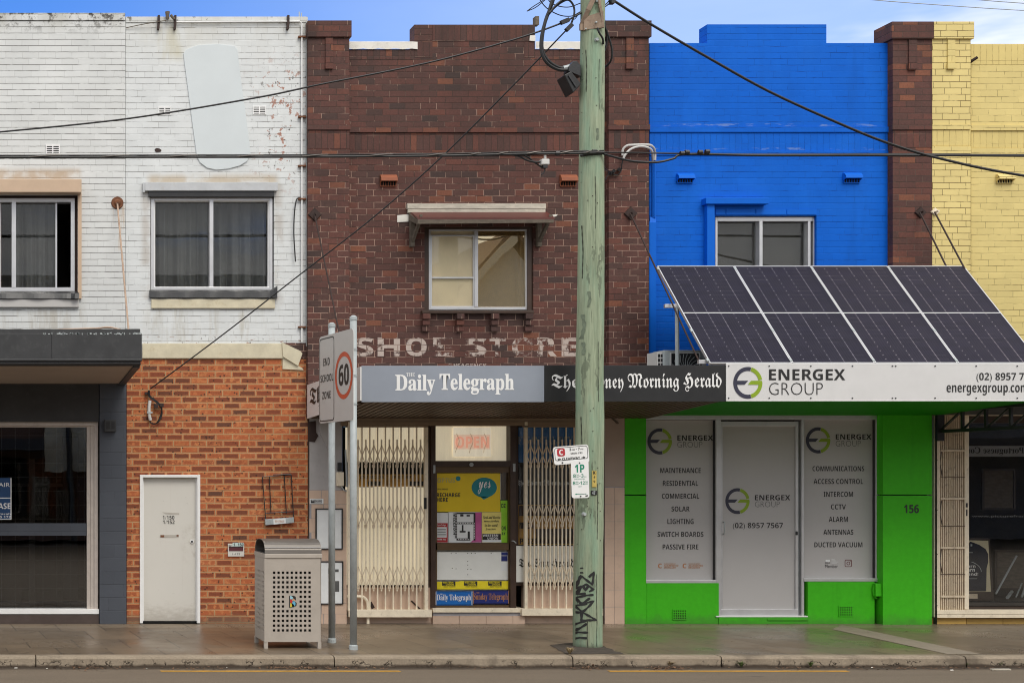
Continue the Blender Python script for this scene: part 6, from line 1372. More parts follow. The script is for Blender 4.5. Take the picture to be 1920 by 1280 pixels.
for px, py in ((1102, 51), (1126, 51), (1117, 42), (1118, 3), (1119, 74), (1097, 963)):
    c = on_pole(px, py, .0); r = .028 if py > 60 else .014; bl.tube([c + Vector((0, .01, 0)), c + Vector((0, -.035 if py < 60 else -.03, 0))], [r, r * .7], 10)
part('bolt', bl, M['galv'], wp)
def pole_tag(px0, px1, py0, py1, mat, name):
    a, b_, c, f = on_pole(px0, py1, .006), on_pole(px1, py1, .006), on_pole(px1, py0, .006), on_pole(px0, py0, .006)
    return part(name, MB().hull8([a, b_, c, f], [q + Vector((.002, -.006, 0)) for q in (a, b_, c, f)]), mat, wp)
tg = pole_tag(1109, 1116.5, 881, 912, plain('yellow_tag', (.55, .42, .11), .5), 'tag')
part('tag_lettering', MB().text('K', 'heavy', on_pole(1111, 888, .014), (1, 0, 0), (0, 0, 1), .03, .04).text('4', 'sans', on_pole(1111.5, 896, .014), (1, 0, 0), (0, 0, 1), .02, .035).text('9', 'sans', on_pole(1111.5, 904, .014), (1, 0, 0), (0, 0, 1), .02, .03), M['ink'], tg)
tg = pole_tag(1107.5, 1117, 918.5, 927, M['lead'], 'number_plate'); part('plate_lettering', MB().text('4B', 'semi', on_pole(1109, 926, .014), (1, 0, 0), (0, 0, 1), .045, .045), M['galv'], tg)
part('cable_strap', MB().tube([on_pole(1088, 287, .006), on_pole(1100, 287.5, .006), on_pole(1112, 287.5, .006), on_pole(1124, 287, .006), on_pole(1130, 286, .006)], .02, 8), M['lead'], wp)

# parking signs, each a tilted plate on the pole
def signplate(label, px, py, wd, ht, d, rot, group='parking signs on the pole'):
    o = thing('parking_sign', label, 'sign', P(px, py, d), group, rot=(0, R(rot), 0))
    pts_ = rrect((wd / 2, ht / 2), wd / 2, ht / 2, .03); k = len(pts_)
    part('plate', MB().prism(pts_, -.003, .0), M['white'], o, local=True); return o
sD = D / (D - 3.0); pk = 1 / (S * D / (D - 3.0))
o = signplate('wide clearway sign with a red badge', 1039.5, 871, 66 * pk, 34 * pk, 2.98, -4.5); wd, ht = 66 * pk, 34 * pk
bm = MB(); ring(bm, rrect((wd / 2 + .0, ht / 2 + .018), wd / 2 - .012, ht / 2 - .03, .03), rrect((wd / 2, ht / 2 + .018), wd / 2 - .018, ht / 2 - .036, .026), -.0045); part('border', bm, M['ink'], o, local=True)
def T(s_, st, x, y, w_, h_, yy=-.005): return MB().text(s_, st, (x * pk, yy, y * pk), (1, 0, 0), (0, 0, 1), w_ * pk, h_ * pk)
bd_ = MB(); q = rrect((14 * pk, 23 * pk), 7.5 * pk, 7.5 * pk, .025); bd_.add([(x, -.005, z) for x, z in q], [tuple(range(len(q)))]); part('red_badge', bd_, M['red_ink'], o, local=True); part('badge_letter', T('C', 'heavy', 10.3, 17.8, 7.4, 10.4, -.007), M['white'], o, local=True)
lt = T('3', 'heavy', 30, 24.5, 3.6, 5); 
for a in (T('PM', 'semi', 35, 24.8, 5, 2.6), T('-', 'heavy', 42, 26.5, 2, .9), T('7', 'heavy', 46, 24.5, 3.6, 5), T('PM', 'semi', 51, 24.8, 5, 2.6), T('MON-FRI', 'semi', 32, 17.5, 22, 3.4), T('CLEARWAY', 'heavy', 15, 8, 34, 4.6)): lt.add(a.v, a.f)
def arrow(x0, x1, y, h, hd, y_=-.005):
    s_ = 1 if x1 > x0 else -1; m_ = MB(); xm = x1 - s_ * hd
    m_.add([(a * pk, y_, b_ * pk) for a, b_ in ((x0, y - h), (xm, y - h), (xm, y + h), (x0, y + h))], [(0, 1, 2, 3)]); m_.add([(a * pk, y_, b_ * pk) for a, b_ in ((xm, y - h * 3), (x1, y), (xm, y + h * 3))], [(0, 1, 2)]); return m_
for a in (arrow(13, 6, 10, .9, 4), arrow(51.5, 59, 10, .9, 4)): lt.add(a.v, a.f)
part('lettering', lt, M['ink'], o, local=True); part('screw', MB().tube([(15 * pk, -.003, 3.5 * pk), (15 * pk, -.012, 3.5 * pk)], .009, 8), M['lead'], o, local=True)
o = signplate('narrow white sign with green one-hour parking lettering', 1072, 933, 33 * pk, 70 * pk, 3.0, -1.5)
lt = T('1P', 'heavy', 7, 48, 18, 15)
for a in (T('8', 'semi', 3.5, 38.5, 5, 6.5), T('30', 'sans', 9.5, 41.5, 4.5, 3.2), T('AM', 'sans', 9.5, 38.5, 4.5, 2.2), T('-', 'heavy', 15.2, 41, 2, 1), T('3', 'semi', 18.5, 38.5, 4.5, 6.5), T('PM', 'sans', 24, 38.5, 4, 2), T('MON-FRI', 'sans', 6, 34.5, 19, 2.2), T('8', 'semi', 2.5, 25, 5, 6.5), T('30', 'sans', 8.5, 28.5, 4.5, 3), T('AM', 'sans', 8.5, 25, 4.5, 2.4), T('-', 'heavy', 14, 27.5, 2, 1), T('12', 'semi', 16.5, 25, 8.5, 6.5), T('30', 'sans', 26, 28.5, 4.5, 3), T('PM', 'sans', 26, 25, 4.5, 2.4), T('SAT', 'sans', 13, 20.5, 6, 2.6), arrow(24, 6, 7.5, .45, 3), arrow(18, 28, 7.5, .3, 2.5)): lt.add(a.v, a.f)
part('lettering', lt, M['green_ink'], o, local=True); part('screw', MB().tube([(16 * pk, -.003, 66 * pk), (16 * pk, -.012, 66 * pk)], .008, 8).tube([(16.5 * pk, -.003, 3.5 * pk), (16.5 * pk, -.012, 3.5 * pk)], .008, 8), M['lead'], o, local=True)
part('scuff', MB().add([(x * pk, -.0046, z * pk) for x, z in ((25, 4.5), (30, 5.5), (30, 3), (26, 2.5))], [(0, 1, 2, 3)]), M['black'], o, local=True)

# traffic sign on two posts, square to the kerb
wl_, near, far = 1.15, Vector((X(663, 3.1), -3.1, 0)), Vector((X(599, 1.97), -1.97, 0))
ang = math.atan2(near.y - far.y, near.x - far.x); W_ = (near - far).length
ts = thing('traffic_sign', 'grey speed sign on two galvanised posts ending the school zone', 'sign', (far.x, far.y, 0), None, rot=(0, 0, ang))
zb_, zt_ = 2.81, 3.93; H_ = zt_ - zb_
part('panel', MB().prism(rrect((W_ / 2, zb_ + H_ / 2), W_ / 2, H_ / 2, .06), -.004, .0), M['sign_grey'], ts, local=True)
part('panel_rib', MB().box(.05, W_ - .05, .0, .03, zb_ + .18, zb_ + .22).box(.05, W_ - .05, .0, .03, zt_ - .27, zt_ - .23), M['galv'], ts, local=True)
rg = MB(); lw = W_ * .46; cx_ = W_ * .735; ring(rg, rrect((lw / 2 + .006, zb_ + H_ / 2 - .005), lw / 2 - .01, H_ / 2 - .025, .05), rrect((lw / 2 + .006, zb_ + H_ / 2 - .005), lw / 2 - .024, H_ / 2 - .039, .045), -.006); part('border', rg, M['ink'], ts, local=True)
rg = MB(); cz = zb_ + H_ * .505; el = lambda r: [(cx_ + r * math.cos(6.2832 * k / 48), cz + r * 1.02 * math.sin(6.2832 * k / 48)) for k in range(48)]
ring(rg, el(.288), el(.232), -.006); part('speed_ring', rg, M['ring_red'], ts, local=True)
def T2(s_, st, x, z, w_, h_): return MB().text(s_, st, (x, -.0065, z), (1, 0, 0), (0, 0, 1), w_, h_)
part('speed_lettering', T2('60', 'heavy', cx_ - .165, cz - .125, .33, .265), M['ink'], ts, local=True)
lt = T2('END', 'semi', lw * .29, zb_ + H_ * .655, lw * .42, .095)
for a in (T2('SCHOOL', 'semi', lw * .10, zb_ + H_ * .47, lw * .84, .095), T2('ZONE', 'semi', lw * .22, zb_ + H_ * .275, lw * .55, .095)): lt.add(a.v, a.f)
part('lettering', lt, M['ink'], ts, local=True)
for x_, tp in ((.30, 4.09), (W_ - .13, 4.10)):
    ps = part('post', MB().tube([(x_, .05, 0), (x_, .05, tp - .05)], .042, 20), M['galv'], ts, local=True, smooth=False)
    for f in ps.data.polygons: f.use_smooth = len(f.vertices) == 4
    cp = MB().tube([(x_, .05, tp - .06), (x_, .05, tp - .02), (x_, .05, tp)], [.047, .046, .02], 20); c_ = part('post_cap', cp, M['galv'], ts, local=True)
    sl_ = MB()
    for z in (zb_ + .2, zb_ + .55, zt_ - .25): sl_.tube([(x_, .05, z - .012), (x_, .05, z + .012)], .046, 20)
    part('band', sl_, M['galv'], ts, local=True); part('base_collar', MB().tube([(x_, .05, 0), (x_, .05, .05), (x_, .05, .06)], [.055, .053, .044], 16), M['galv'], ts, local=True)
    part('sticker', MB().add([(x_ + .0445 * math.cos(q_), .05 + .0445 * math.sin(q_), z) for z in (zb, zb + .05) for q_ in ()], []) if False else MB().hull8(*[[(x_ + r * math.cos(R(a_)), .05 + r * math.sin(R(a_)), z) for a_, z in ((-150, zs), (-110, zs), (-110, zs + .07), (-150, zs + .07))] for r in (.0405, .044) for zs in ((.88 if x_ < .5 else 1.95),)]), M['black'] if x_ < .5 else M['white'], ts, local=True)

# litter bin
bd0, bd1 = 2.22, 2.86        # back and front distance
bx_0, bx_1 = X(497.5, bd1), X(602, bd1); sB = S * D / (D - bd1)
ztop_ = Z(1045, bd1)
lb = thing('litter_bin', 'grey perforated litter bin with curved steel hood', 'bin', ((bx_0 + bx_1) / 2, -(bd0 + bd1) / 2, 0))
tw = .02; xl0, xl1 = X(495, bd1), X(599, bd1)
def zz_(py): return Z(py, bd1)
zbot = zz_(1202)
def perf(mb_f, mb_h, origin, u, n_out, w_b, w_t, z0, z1, cols, rows, cx0, cx1, cz0, cz1, hole_skip, hs):
    "tapered panel with square perforations: real openings cut in a grid"
    us = [0.0]; 
    for c in cols: us += [c - hs / 2, c + hs / 2]
    us.append(1.0 * w_b)
    zs = [z0]
    for r in rows: zs += [r - hs / 2, r + hs / 2]
    zs.append(z1)
    def pt(uu, z):
        t = (z - z0) / (z1 - z0); wz = w_b + (w_t - w_b) * t; return Vector(origin) + Vector(u) * ((uu / w_b - .5) * wz + w_b / 2) + Vector((0, 0, z))
    for i in range(len(us) - 1):
        for j in range(len(zs) - 1):
            hole = i % 2 == 1 and j % 2 == 1 and ((i - 1) // 2, (j - 1) // 2) not in hole_skip
            q = [pt(us[i], zs[j]), pt(us[i + 1], zs[j]), pt(us[i + 1], zs[j + 1]), pt(us[i], zs[j + 1])]
            if not hole: mb_f.quad(*q)
            else:
                b_ = [p - Vector(n_out) * .02 for p in q]
                for k in range(4): mb_f.quad(q[k], q[(k + 1) % 4], b_[(k + 1) % 4], b_[k])
wB, wT = xl1 - xl0 + .01, bx_1 - bx_0; hs = 4.7 / sB
cols = [(wB * .5) + (k - 4) * 8.35 / sB - .01 for k in range(9)]; rows = [zz_(1180.5 - j * 9.0) for j in range(13)]
bf = MB(); skip = {(i, j) for i in (3, 4, 5) for j in (5, 6, 7)}
perf(bf, None, (bx_0 - (wB - wT) / 2 - .006, -bd1, 0), (1, 0, 0), (0, -1, 0), wB, wT, zbot, ztop_, cols, rows, 0, 0, 0, 0, skip, hs)
part('front_panel', bf, M['bin'], lb)
dp2 = bd1 - bd0
for xx, nx_ in ((bx_0 - .008, -1), (bx_1 + .0, 1)):
    bs2 = MB(); cols2 = [dp2 * .5 + (k - 3) * .082 for k in range(7)]
    perf(bs2, None, (xx, -bd1, 0), (0, 1, 0), (nx_, 0, 0), dp2, dp2, zbot, ztop_, cols2, rows, 0, 0, 0, 0, {(i, j) for i in (2, 3, 4) for j in (5, 6, 7)}, hs)
    part('side_panel', bs2, M['bin'], lb)
part('back_panel', MB().box(bx_0, bx_1, -bd0 - .01, -bd0, zbot, ztop_), M['bin'], lb)
part('liner', MB().box(bx_0 + .03, bx_1 - .03, -bd1 + .035, -bd0 - .03, zbot + .02, ztop_ - .02), M['dark'], lb)
for a in (bx_0 - .012, bx_1 - .045 + .004):
    part('leg', MB().box(a, a + .045, -bd1 + .0005, -bd1 + .045, 0.0, zbot), M['bin'], lb); part('leg', MB().box(a, a + .045, -bd0 - .045, -bd0, 0.0, zbot), M['bin'], lb)
part('corner_post', MB().box(bx_0 - .012, bx_0 + .02, -bd1 - .004, -bd1 + .03, zbot, ztop_), M['bin'], lb)
part('rim', MB().box(bx_0 - .012, bx_1 + .012, -bd1 - .012, -bd0 + .01, ztop_, ztop_ + .052), M['bin'], lb, bev=.004)
zr = ztop_ + .053; hz1 = zz_(1014); hh_ = Z(1008.5, (bd0 + bd1) / 2) - zr; sp2 = lambda v, e_: math.copysign(abs(v) ** e_, v)
prof = []; rr_ = dp2 / 2
for k in range(17):
    a = R(180 - k * 180 / 16); prof.append((-(bd0 + bd1) / 2 + rr_ * sp2(math.cos(a), .8), zr + hh_ * sp2(math.sin(a), .78)))
prof = [(-bd1, zr)] + prof + [(-bd0, zr)]
hv = []; 
for x in (bx_0 - .005, bx_1 + .005): hv += [(x, y, z) for y, z in prof]
for x in (bx_0 - .005, bx_1 + .005): hv += [(x, -(bd0 + bd1) / 2 + (y + (bd0 + bd1) / 2) * .97, zr + (z - zr) * .975) for y, z in prof]
k = len(prof); hf = [(i, i + 1, k + i + 1, k + i) for i in range(k - 1)] + [(2 * k + i + 1, 2 * k + i, 3 * k + i, 3 * k + i + 1) for i in range(k - 1)] + [(i, 2 * k + i, 2 * k + i + 1, i + 1) for i in range(k - 1)] + [(k + i + 1, 3 * k + i + 1, 3 * k + i, k + i) for i in range(k - 1)]
hd_ = part('hood', MB().add(hv, hf), M['steel'], lb); part('hood_crease', MB().box(bx_0 - .006, bx_1 + .006, -bd1 - .003, -bd1 + .006, zz_(1026), zz_(1024.6)), M['alu'], hd_)
part('hood_divider', MB().box(bx_0 + .25, bx_0 + .26, -bd1 + .03, -bd0 - .03, zr, zr + hh_ * .5), M['dark'], lb); part('hood_floor', MB().box(bx_0, bx_1, -bd1 + .03, -bd0 - .03, zr, zr + .01), M['lead'], lb)
lg = MB(); u2 = 1 / sB; cxb, czb = X(548, bd1), zz_(1126); yb = -bd1 - .004
def fan(mb, cx, cz, r, a0, a1, n_=10): mb.add([(cx, yb, cz)] + [(cx + r * math.cos(R(a0 + (a1 - a0) * i / n_)), yb, cz + r * math.sin(R(a0 + (a1 - a0) * i / n_))) for i in range(n_ + 1)], [tuple(range(n_ + 2))])
cols_ = {'pale_blue': (.28, .52, .60), 'peach': (.60, .33, .18), 'red': (.50, .03, .03), 'mid_blue': (.12, .40, .58), 'yellow': (.62, .48, .05)}
ol = MB(); ol.pb(542, 555.5, 1116, 1137, bd1 + .001, bd1 + .003)
x0 = X(543, bd1)
ol2 = MB(); ol2.add([(x0 - .006, yb + .001, zz_(1137.6)), (x0 + .04, yb + .001, zz_(1137.6)), (x0 + .085, yb + .001, zz_(1134)), (x0 + .088, yb + .001, zz_(1129)), (x0 + .065, yb + .001, zz_(1126)), (x0 + .078, yb + .001, zz_(1122)), (x0 + .074, yb + .001, zz_(1117)), (x0 + .05, yb + .001, zz_(1115.4)), (x0 - .006, yb + .001, zz_(1115.4))], [tuple(range(9))])
lgp = part('logo_outline', ol2, M['ink'], lb)
for nm, cx, cz, r, a0, a1 in (('pale_blue', 543.8, 1122, 6.3, 0, 90), ('peach', 547, 1126, 6.3, 5, 75), ('red', 543.8, 1126.2, 4.6, -70, 85), ('mid_blue', 547, 1130.5, 7, -85, 70), ('yellow', 543.8, 1136.8, 8.2, 2, 88)):
    m_ = MB(); fan(m_, X(cx, bd1), zz_(cz), r * u2, a0, a1); part('logo_shape', m_, plain('logo_' + nm, cols_[nm], .5), lgp)

# ================================================================== overhead cables
GC = 'overhead cables'
def cable(label, pts, r, mat='rubber', n=8, name='overhead_cable', straight=False, sag=0.0):
    q = [Vector(p) for p in pts]
    if straight:
        a, b_ = q[0], q[-1]; q = [a + (b_ - a) * t / 24 + Vector((0, 0, -sag * 4 * (t / 24) * (1 - t / 24))) for t in range(25)]
    else: q = curve(q, n)
    return solo(name, MB().tube(q, r, 8), M[mat], label, 'cable', GC)
cable('black cable rising from the white wall towards the pole top', [P(-1000, 292, 1.0), P(-500, 275, 1.5), P(-60, 251, 1.9), P(0, 247, 1.95), P(240, 222, 2.1), P(480, 183, 2.3), P(600, 158, 2.4), P(800, 118, 2.5), P(960, 75, 2.6), P(1048, 45, 2.62), P(1090, 24, 2.62)], .0115)
cable('thin service cable dropping from the pole to orange bricks', [P(1068, 50, 2.62), P(960, 162, 2.25), P(830, 292, 1.8), P(700, 407, 1.4), P(560, 516, .9), P(420, 625, .45), P(282, 728, .07)], .0095)
cable('thick cable descending from the pole top past blue brick', [P(1146, -2, 2.7), P(1220, 45, 2.75), P(1330, 109, 2.8), P(1440, 170, 2.85), P(1560, 225, 2.9), P(1660, 266, 2.95), P(1760, 296, 3.0), P(1920, 329, 3.1), P(2300, 385, 3.3), P(2800, 430, 3.5), P(3400, 455, 3.7)], .0165)
# main bundle: messenger wire with lashed cables
bw = thing('cable_bundle', 'lashed black cable bundle running level along the street', 'cable', P(500, 295, 2.75), GC)
pa = [P(-1200, 292, 2.75), P(-400, 294, 2.75), P(0, 294.5, 2.75), P(300, 294, 2.75), P(577, 293.5, 2.75), P(830, 291.5, 2.75), P(960, 288.5, 2.75), P(1090, 286.5, 2.79), P(1132, 285.5, 2.79)]
part('thick_cable', MB().tube(curve(pa, 8), .0145, 8), M['rubber'], bw)
tw_ = MB(); cv = curve(pa, 40); tw_.tube([p + Vector((0, -.02 * math.cos(i * .35), .014 + .012 * math.sin(i * .35))) for i, p in enumerate(cv)], .0065, 5)
part('lashing_wire', tw_, plain('pale_lashing_wire', (.22, .20, .18), .45, .3), bw)
part('messenger_wire', MB().tube(curve([p + Vector((0, .0, .024)) for p in pa], 8), .009, 6), M['rubber'], bw)
pb2 = [P(1132, 285.5, 2.79), P(1200, 286, 2.75), P(1290, 288, 2.75), P(1440, 289, 2.75), P(1700, 288.5, 2.75), P(1920, 290, 2.75), P(2300, 292, 2.75), P(3400, 292, 2.75)]
part('far_messenger_wire', MB().tube(curve(pb2, 8), .0095, 6), M['rubber'], bw)
part('far_cable', MB().tube(curve([P(1132, 288, 2.79), P(1160, 296, 2.77), P(1188, 302, 2.75), P(1232, 303.5, 2.75), P(1262, 297, 2.75), P(1290, 288.5, 2.75), P(1440, 291, 2.75), P(1700, 290.5, 2.75), P(1920, 292, 2.75), P(2300, 294, 2.75), P(3400, 294, 2.75)], 8), .014, 8), M['rubber'], bw)
cl = MB()
for px, py in ((1096, 285), (1114, 284), (1045, 287), (1279, 287), (1288, 285), (1313, 285), (1326, 284)): c = P(px, py, 2.77); cl.tube([c + Vector((-.025, 0, 0)), c + Vector((.025, 0, 0))], .028, 8)
part('clamp', cl, M['lead'], bw)
o = thing('junction_box', 'small pale cable junction box hanging below the cable bundle', 'junction box', P(1023, 305, 2.75)); part('box', MB().pb(1016, 1031, 297, 308, 2.69, 2.78), M['plastic'], o, bev=.012); part('hook', MB().tube(curve([P(1018, 285, 2.75), P(1020, 285, 2.75), P(1022, 289, 2.75), P(1022, 297, 2.74)], 4), .016, 8), M['plastic'], o)
part('feed_cable', MB().tube(curve([P(958, 289, 2.74), P(972, 292, 2.73), P(986, 299, 2.73), P(1000, 303, 2.73), P(1017, 303, 2.73)], 6), .013, 8).tube(curve([P(962, 286, 2.73), P(985, 292, 2.72), P(1008, 308, 2.72), P(1016, 313, 2.73), P(1020, 309, 2.74)], 6), .009, 6), M['rubber'], o); part('gland', MB().pb(1019, 1027, 308, 314, 2.70, 2.77), M['lead'], o); part('tail_wire', MB().tube(curve([P(1021, 313, 2.73), P(1021, 320, 2.73), P(1018, 325, 2.73), P(1014, 327, 2.73)], 5), .006, 6), M['rubber'], o)
# conduit entry on the pier beside the pole
o = thing('service_entry', 'pale bent conduits and service wires on the brick pier', 'conduit', P(1185, 330, .115))
part('conduit', MB().tube(curve([P(1167, 291, .16), P(1168, 280, .18), P(1175, 273, .2), P(1185, 271.5, .2), P(1215, 271, .2), P(1225, 276, .16), P(1228, 286, .08), P(1228, 300, .05)], 6), .0165, 8).tube(curve([P(1168, 300, .17), P(1172, 290, .19), P(1183, 279, .2), P(1200, 274, .2), P(1216, 277, .2), P(1223, 285, .14), P(1224, 300, .05)], 6), .0165, 8), M['plastic'], o)
part('wire', MB().tube(curve([P(1168, 300, .17), P(1166, 308, .16), P(1165, 318, .15), P(1160, 326, .15), P(1152, 327, .15), P(1146, 322, .15)], 6), .008, 6).tube(curve([P(1146, 322, .15), P(1140, 327, .4), P(1135, 337, .6)], 5), .006, 6).tube([P(1131, 311, 1.2), P(1146, 324, .15)], .004, 5).tube([P(1131, 315, 1.2), P(1146, 326, .15)], .004, 5), M['rubber'], o)
part('insulator', MB().tube([P(1144, 324, .12), P(1144, 324, .2)], .03, 10).tube([P(1151, 320, .12), P(1151, 320, .2)], .025, 10).tube([P(1161, 317, .12), P(1161, 317, .2)], .025, 10), M['lead'], o); part('bracket', MB().bar(P(1142, 327, .14), P(1163, 315, .14), .02, .02), M['rust_dark'], o)
# cable splice box and loops by the pole top
o = thing('splice_box', 'black angular cable splice box strapped to the pole', 'box', P(1078, 150, 2.62)); cS = [(1058, 140), (1071, 133), (1090, 157), (1075, 174)]
part('casing', MB().pprism(cS, 2.50, 2.74), M['black'], o, bev=.01); part('mount', MB().pprism([(1067, 124), (1075, 114), (1082, 114), (1089, 122), (1089, 143), (1075, 137), (1066, 133)], 2.54, 2.70), M['lead'], o, bev=.006); part('lid_rib', MB().bar(P(1066, 141, 2.74), P(1080, 163, 2.74), .02, .015), M['lead'], o); part('gland', MB().tube([P(1056, 128, 2.64), P(1068, 125, 2.64)], .03, 10), M['galv'], o)
o = thing('cable_loop', 'thick looped black cables hanging beside the pole top', 'cable', P(1040, 70, 2.62), GC)
lp = MB(); lp.tube(curve([P(1066, 127, 2.64), P(1050, 127, 2.64), P(1034, 119, 2.64), P(1022, 106, 2.64), P(1016, 88, 2.64), P(1018, 60, 2.64), P(1024, 35, 2.64), P(1032, 15, 2.64), P(1040, -10, 2.64), P(1045, -40, 2.64)], 7), .022, 8).tube(curve([P(1064, 131, 2.66), P(1046, 130, 2.66), P(1028, 120, 2.66), P(1018, 105, 2.66), P(1014, 85, 2.66), P(1018, 55, 2.66), P(1028, 25, 2.66), P(1036, -5, 2.66), P(1040, -40, 2.66)], 7), .02, 8)
part('thick_cable', lp, M['rubber'], o)
lp = MB(); lp.tube(curve([P(1028, 28, 2.68), P(1040, 14, 2.68), P(1055, 3, 2.68), P(1066, 0, 2.68), P(1074, 8, 2.68), P(1077, 20, 2.68), P(1075, 33, 2.68), P(1069, 48, 2.66), P(1060, 57, 2.64)], 7), .0125, 8).tube(curve([P(1030, 24, 2.7), P(1044, 8, 2.7), P(1060, -4, 2.7), P(1070, -8, 2.7)], 6), .012, 8)
part('service_loop', lp, M['rubber'], o)
lp = MB(); lp.tube(curve([P(988, 21, 2.6), P(1000, 12, 2.6), P(1016, 2, 2.6), P(1030, -8, 2.6)], 5), .006, 5).tube(curve([P(988, 21, 2.6), P(1004, 14, 2.6), P(1022, 0, 2.6)], 5), .006, 5).tube(curve([P(1010, -4, 2.6), P(1020, 10, 2.6), P(1032, 20, 2.6), P(1052, 29, 2.6), P(1072, 30, 2.6), P(1088, 22, 2.6)], 6), .0065, 5).tube(curve([P(1026, -4, 2.58), P(1034, 6, 2.58), P(1050, 12, 2.58), P(1068, 13, 2.58), P(1088, 6, 2.58)], 6), .0065, 5).tube(curve([P(1086, 24, 2.6), P(1080, 33, 2.6), P(1076, 36, 2.6), P(1070, 34, 2.6), P(1058, 40, 2.6)], 5), .006, 5)
part('thin_wire', lp, M['rubber'], o)
part('wedge_clamp', MB().bar(P(1050, 44, 2.64), P(1065, 38, 2.64), .05, .05).bar(P(1060, 58, 2.64), P(1071, 47, 2.64), .05, .05), M['black'], o)
o = thing('cable_loop', 'slack black cables looped down the pole beside brick pier', 'cable', P(1140, 60, 2.62), GC)
part('service_loop', MB().tube(curve([P(1131, -10, 2.7), P(1131, 20, 2.7), P(1133, 45, 2.7), P(1140, 65, 2.68), P(1147, 90, 2.66), P(1147, 108, 2.64), P(1141, 120, 2.6), P(1132, 126, 2.56)], 7), .0125, 8).tube(curve([P(1120, 52, 2.82), P(1124, 62, 2.82), P(1130, 72, 2.8), P(1131, 82, 2.75)], 5), .012, 8).tube(curve([P(1132, 30, 2.7), P(1135, 50, 2.66), P(1138, 75, 2.62), P(1134, 95, 2.6)], 5), .011, 8), M['rubber'], o)
part('top_loop', MB().tube(curve([P(1132, 14, 2.66), P(1138, 10, 2.66), P(1146, 3, 2.68), P(1150, -8, 2.7)], 5), .009, 6).tube(curve([P(1133, 10, 2.66), P(1140, 4, 2.66), P(1146, -6, 2.68)], 5), .008, 6), M['rubber'], o); part('wedge_clamp', MB().pb(1147, 1154, -6, 5, 2.66, 2.74), M['lead'], o)
cable('faint wire crossing the sky above the yellow parapet', [P(1500, -14, 4.2), P(1640, 0, 4.2), P(1780, 10.5, 4.2), P(1920, 19.5, 4.2), P(2200, 34, 4.2), P(3200, 60, 4.2)], .0048, 'galv')
cable('faint wire in the topmost corner of clear sky', [P(1700, -12, 4.6), P(1840, 0, 4.6), P(1920, 6, 4.6), P(2200, 25, 4.6), P(3200, 60, 4.6)], .0048, 'galv')

# ================================================================== gutter litter, weeds
lt = MB(); rnd = random.Random(3)
for c0, n_, w_ in ((560, 170, 60), (650, 60, 90), (1250, 150, 40), (1100, 60, 30), (1700, 90, 120), (170, 80, 60), (380, 50, 60), (900, 30, 90), (1480, 50, 60), (1800, 50, 90)):
    for k in range(n_):
        px = rnd.gauss(c0, w_ * .6); g = G(px, 1251 + abs(rnd.gauss(0, 2.2)), -.13); s_ = rnd.uniform(.008, .026); a = rnd.uniform(0, 6.28); z = -.126 + rnd.uniform(0, .018)
        u = Vector((math.cos(a), math.sin(a), rnd.uniform(-.4, .4))) * s_; v = Vector((-math.sin(a), math.cos(a), rnd.uniform(-.3, .3))) * s_ * .5; g = Vector((g.x, min(g.y, -3.625), z))
        lt.add([g - u, g + v, g + u, g - v], [(0, 1, 2, 3)])
solo('leaf_litter', lt, M['litter'], 'dead leaves and grit gathered in the gutter', 'litter', kind='stuff')
sc = MB()
for px, py in ((30, 1253), (88, 1254), (275, 1254), (425, 1252), (1785, 1257), (1635, 1252)):
    g = G(px, py, -.13); s_ = rnd.uniform(.008, .022); a = rnd.uniform(-.5, .5); u = Vector((math.cos(a), math.sin(a), 0)) * s_; v = Vector((0, .4, .35)) * s_ * .6; g.z = -.115; g.y = min(g.y, -3.63)
    sc.add([g - u - v, g + u - v * .6, g + u * .8 + v, g - u * .9 + v * .8], [(0, 1, 2, 3)])
solo('paper_litter', sc, M['scrap'], 'pale scraps of paper in the gutter', 'litter', kind='stuff')
sc = MB()
for k in range(170):
    g = G(rnd.uniform(10, 1910), rnd.choice([rnd.uniform(1169, 1171), rnd.uniform(1169, 1176), rnd.uniform(1176, 1226)]), .004); s_ = rnd.uniform(.006, .022); a = rnd.uniform(0, 6.28); u = Vector((math.cos(a), math.sin(a), 0)) * s_; v = Vector((-math.sin(a), math.cos(a), .3)) * s_ * .5
    sc.add([g - u, g + v, g + u, g - v + Vector((0, 0, .006))], [(0, 1, 2, 3)])
solo('fallen_leaves', sc, M['litter'], 'scattered dry leaf fragments on the footpath', 'litter', kind='stuff')
def weed(label, px, py, z, size, n_, mat, seed):
    r = random.Random(seed); g = G(px, py, z); mb = MB()
    for k in range(n_):
        a = r.uniform(0, 6.28); l = size * r.uniform(.5, 1.1); lean = r.uniform(.25, .9); d_ = Vector((math.cos(a), math.sin(a) * .7, 0)); w_ = size * r.uniform(.04, .09); s_ = Vector((-d_.y, d_.x, 0)) * w_
        p0, p1, p2 = g, g + d_ * l * lean * .5 + Vector((0, 0, l * .55)), g + d_ * l * lean + Vector((0, 0, l * (.75 - lean * .3)))
        mb.add([p0 - s_ * .5, p0 + s_ * .5, p1 + s_, p1 - s_, p2], [(0, 1, 2, 3), (3, 2, 4)])
    return solo('weed', mb, M[mat], label, 'weed', 'weeds along the kerb', loc=g)
weed('straw coloured grass tuft at the pole foot', 1068, 1225, 0, .13, 60, 'straw', 1)
weed('green weed in the kerb crack under the green shop', 1390, 1249, -.12, .10, 40, 'weed', 2)
weed('small spiky weed below the grey window signs', 1520, 1249, -.12, .10, 34, 'weed', 3)
weed('tiny weed in the gutter beside a scrap of timber', 1873, 1248, -.12, .085, 30, 'weed', 4)
weed('brown tuft in the kerb joint before the pole', 1112, 1249, -.12, .06, 24, 'litter', 5)
weed('pale mound of dry stalks in the gutter', 1256, 1248, -.12, .10, 70, 'straw', 6)
weed('low green sprig beside the yellow shop kerb', 1815, 1248, -.12, .07, 22, 'weed', 7)
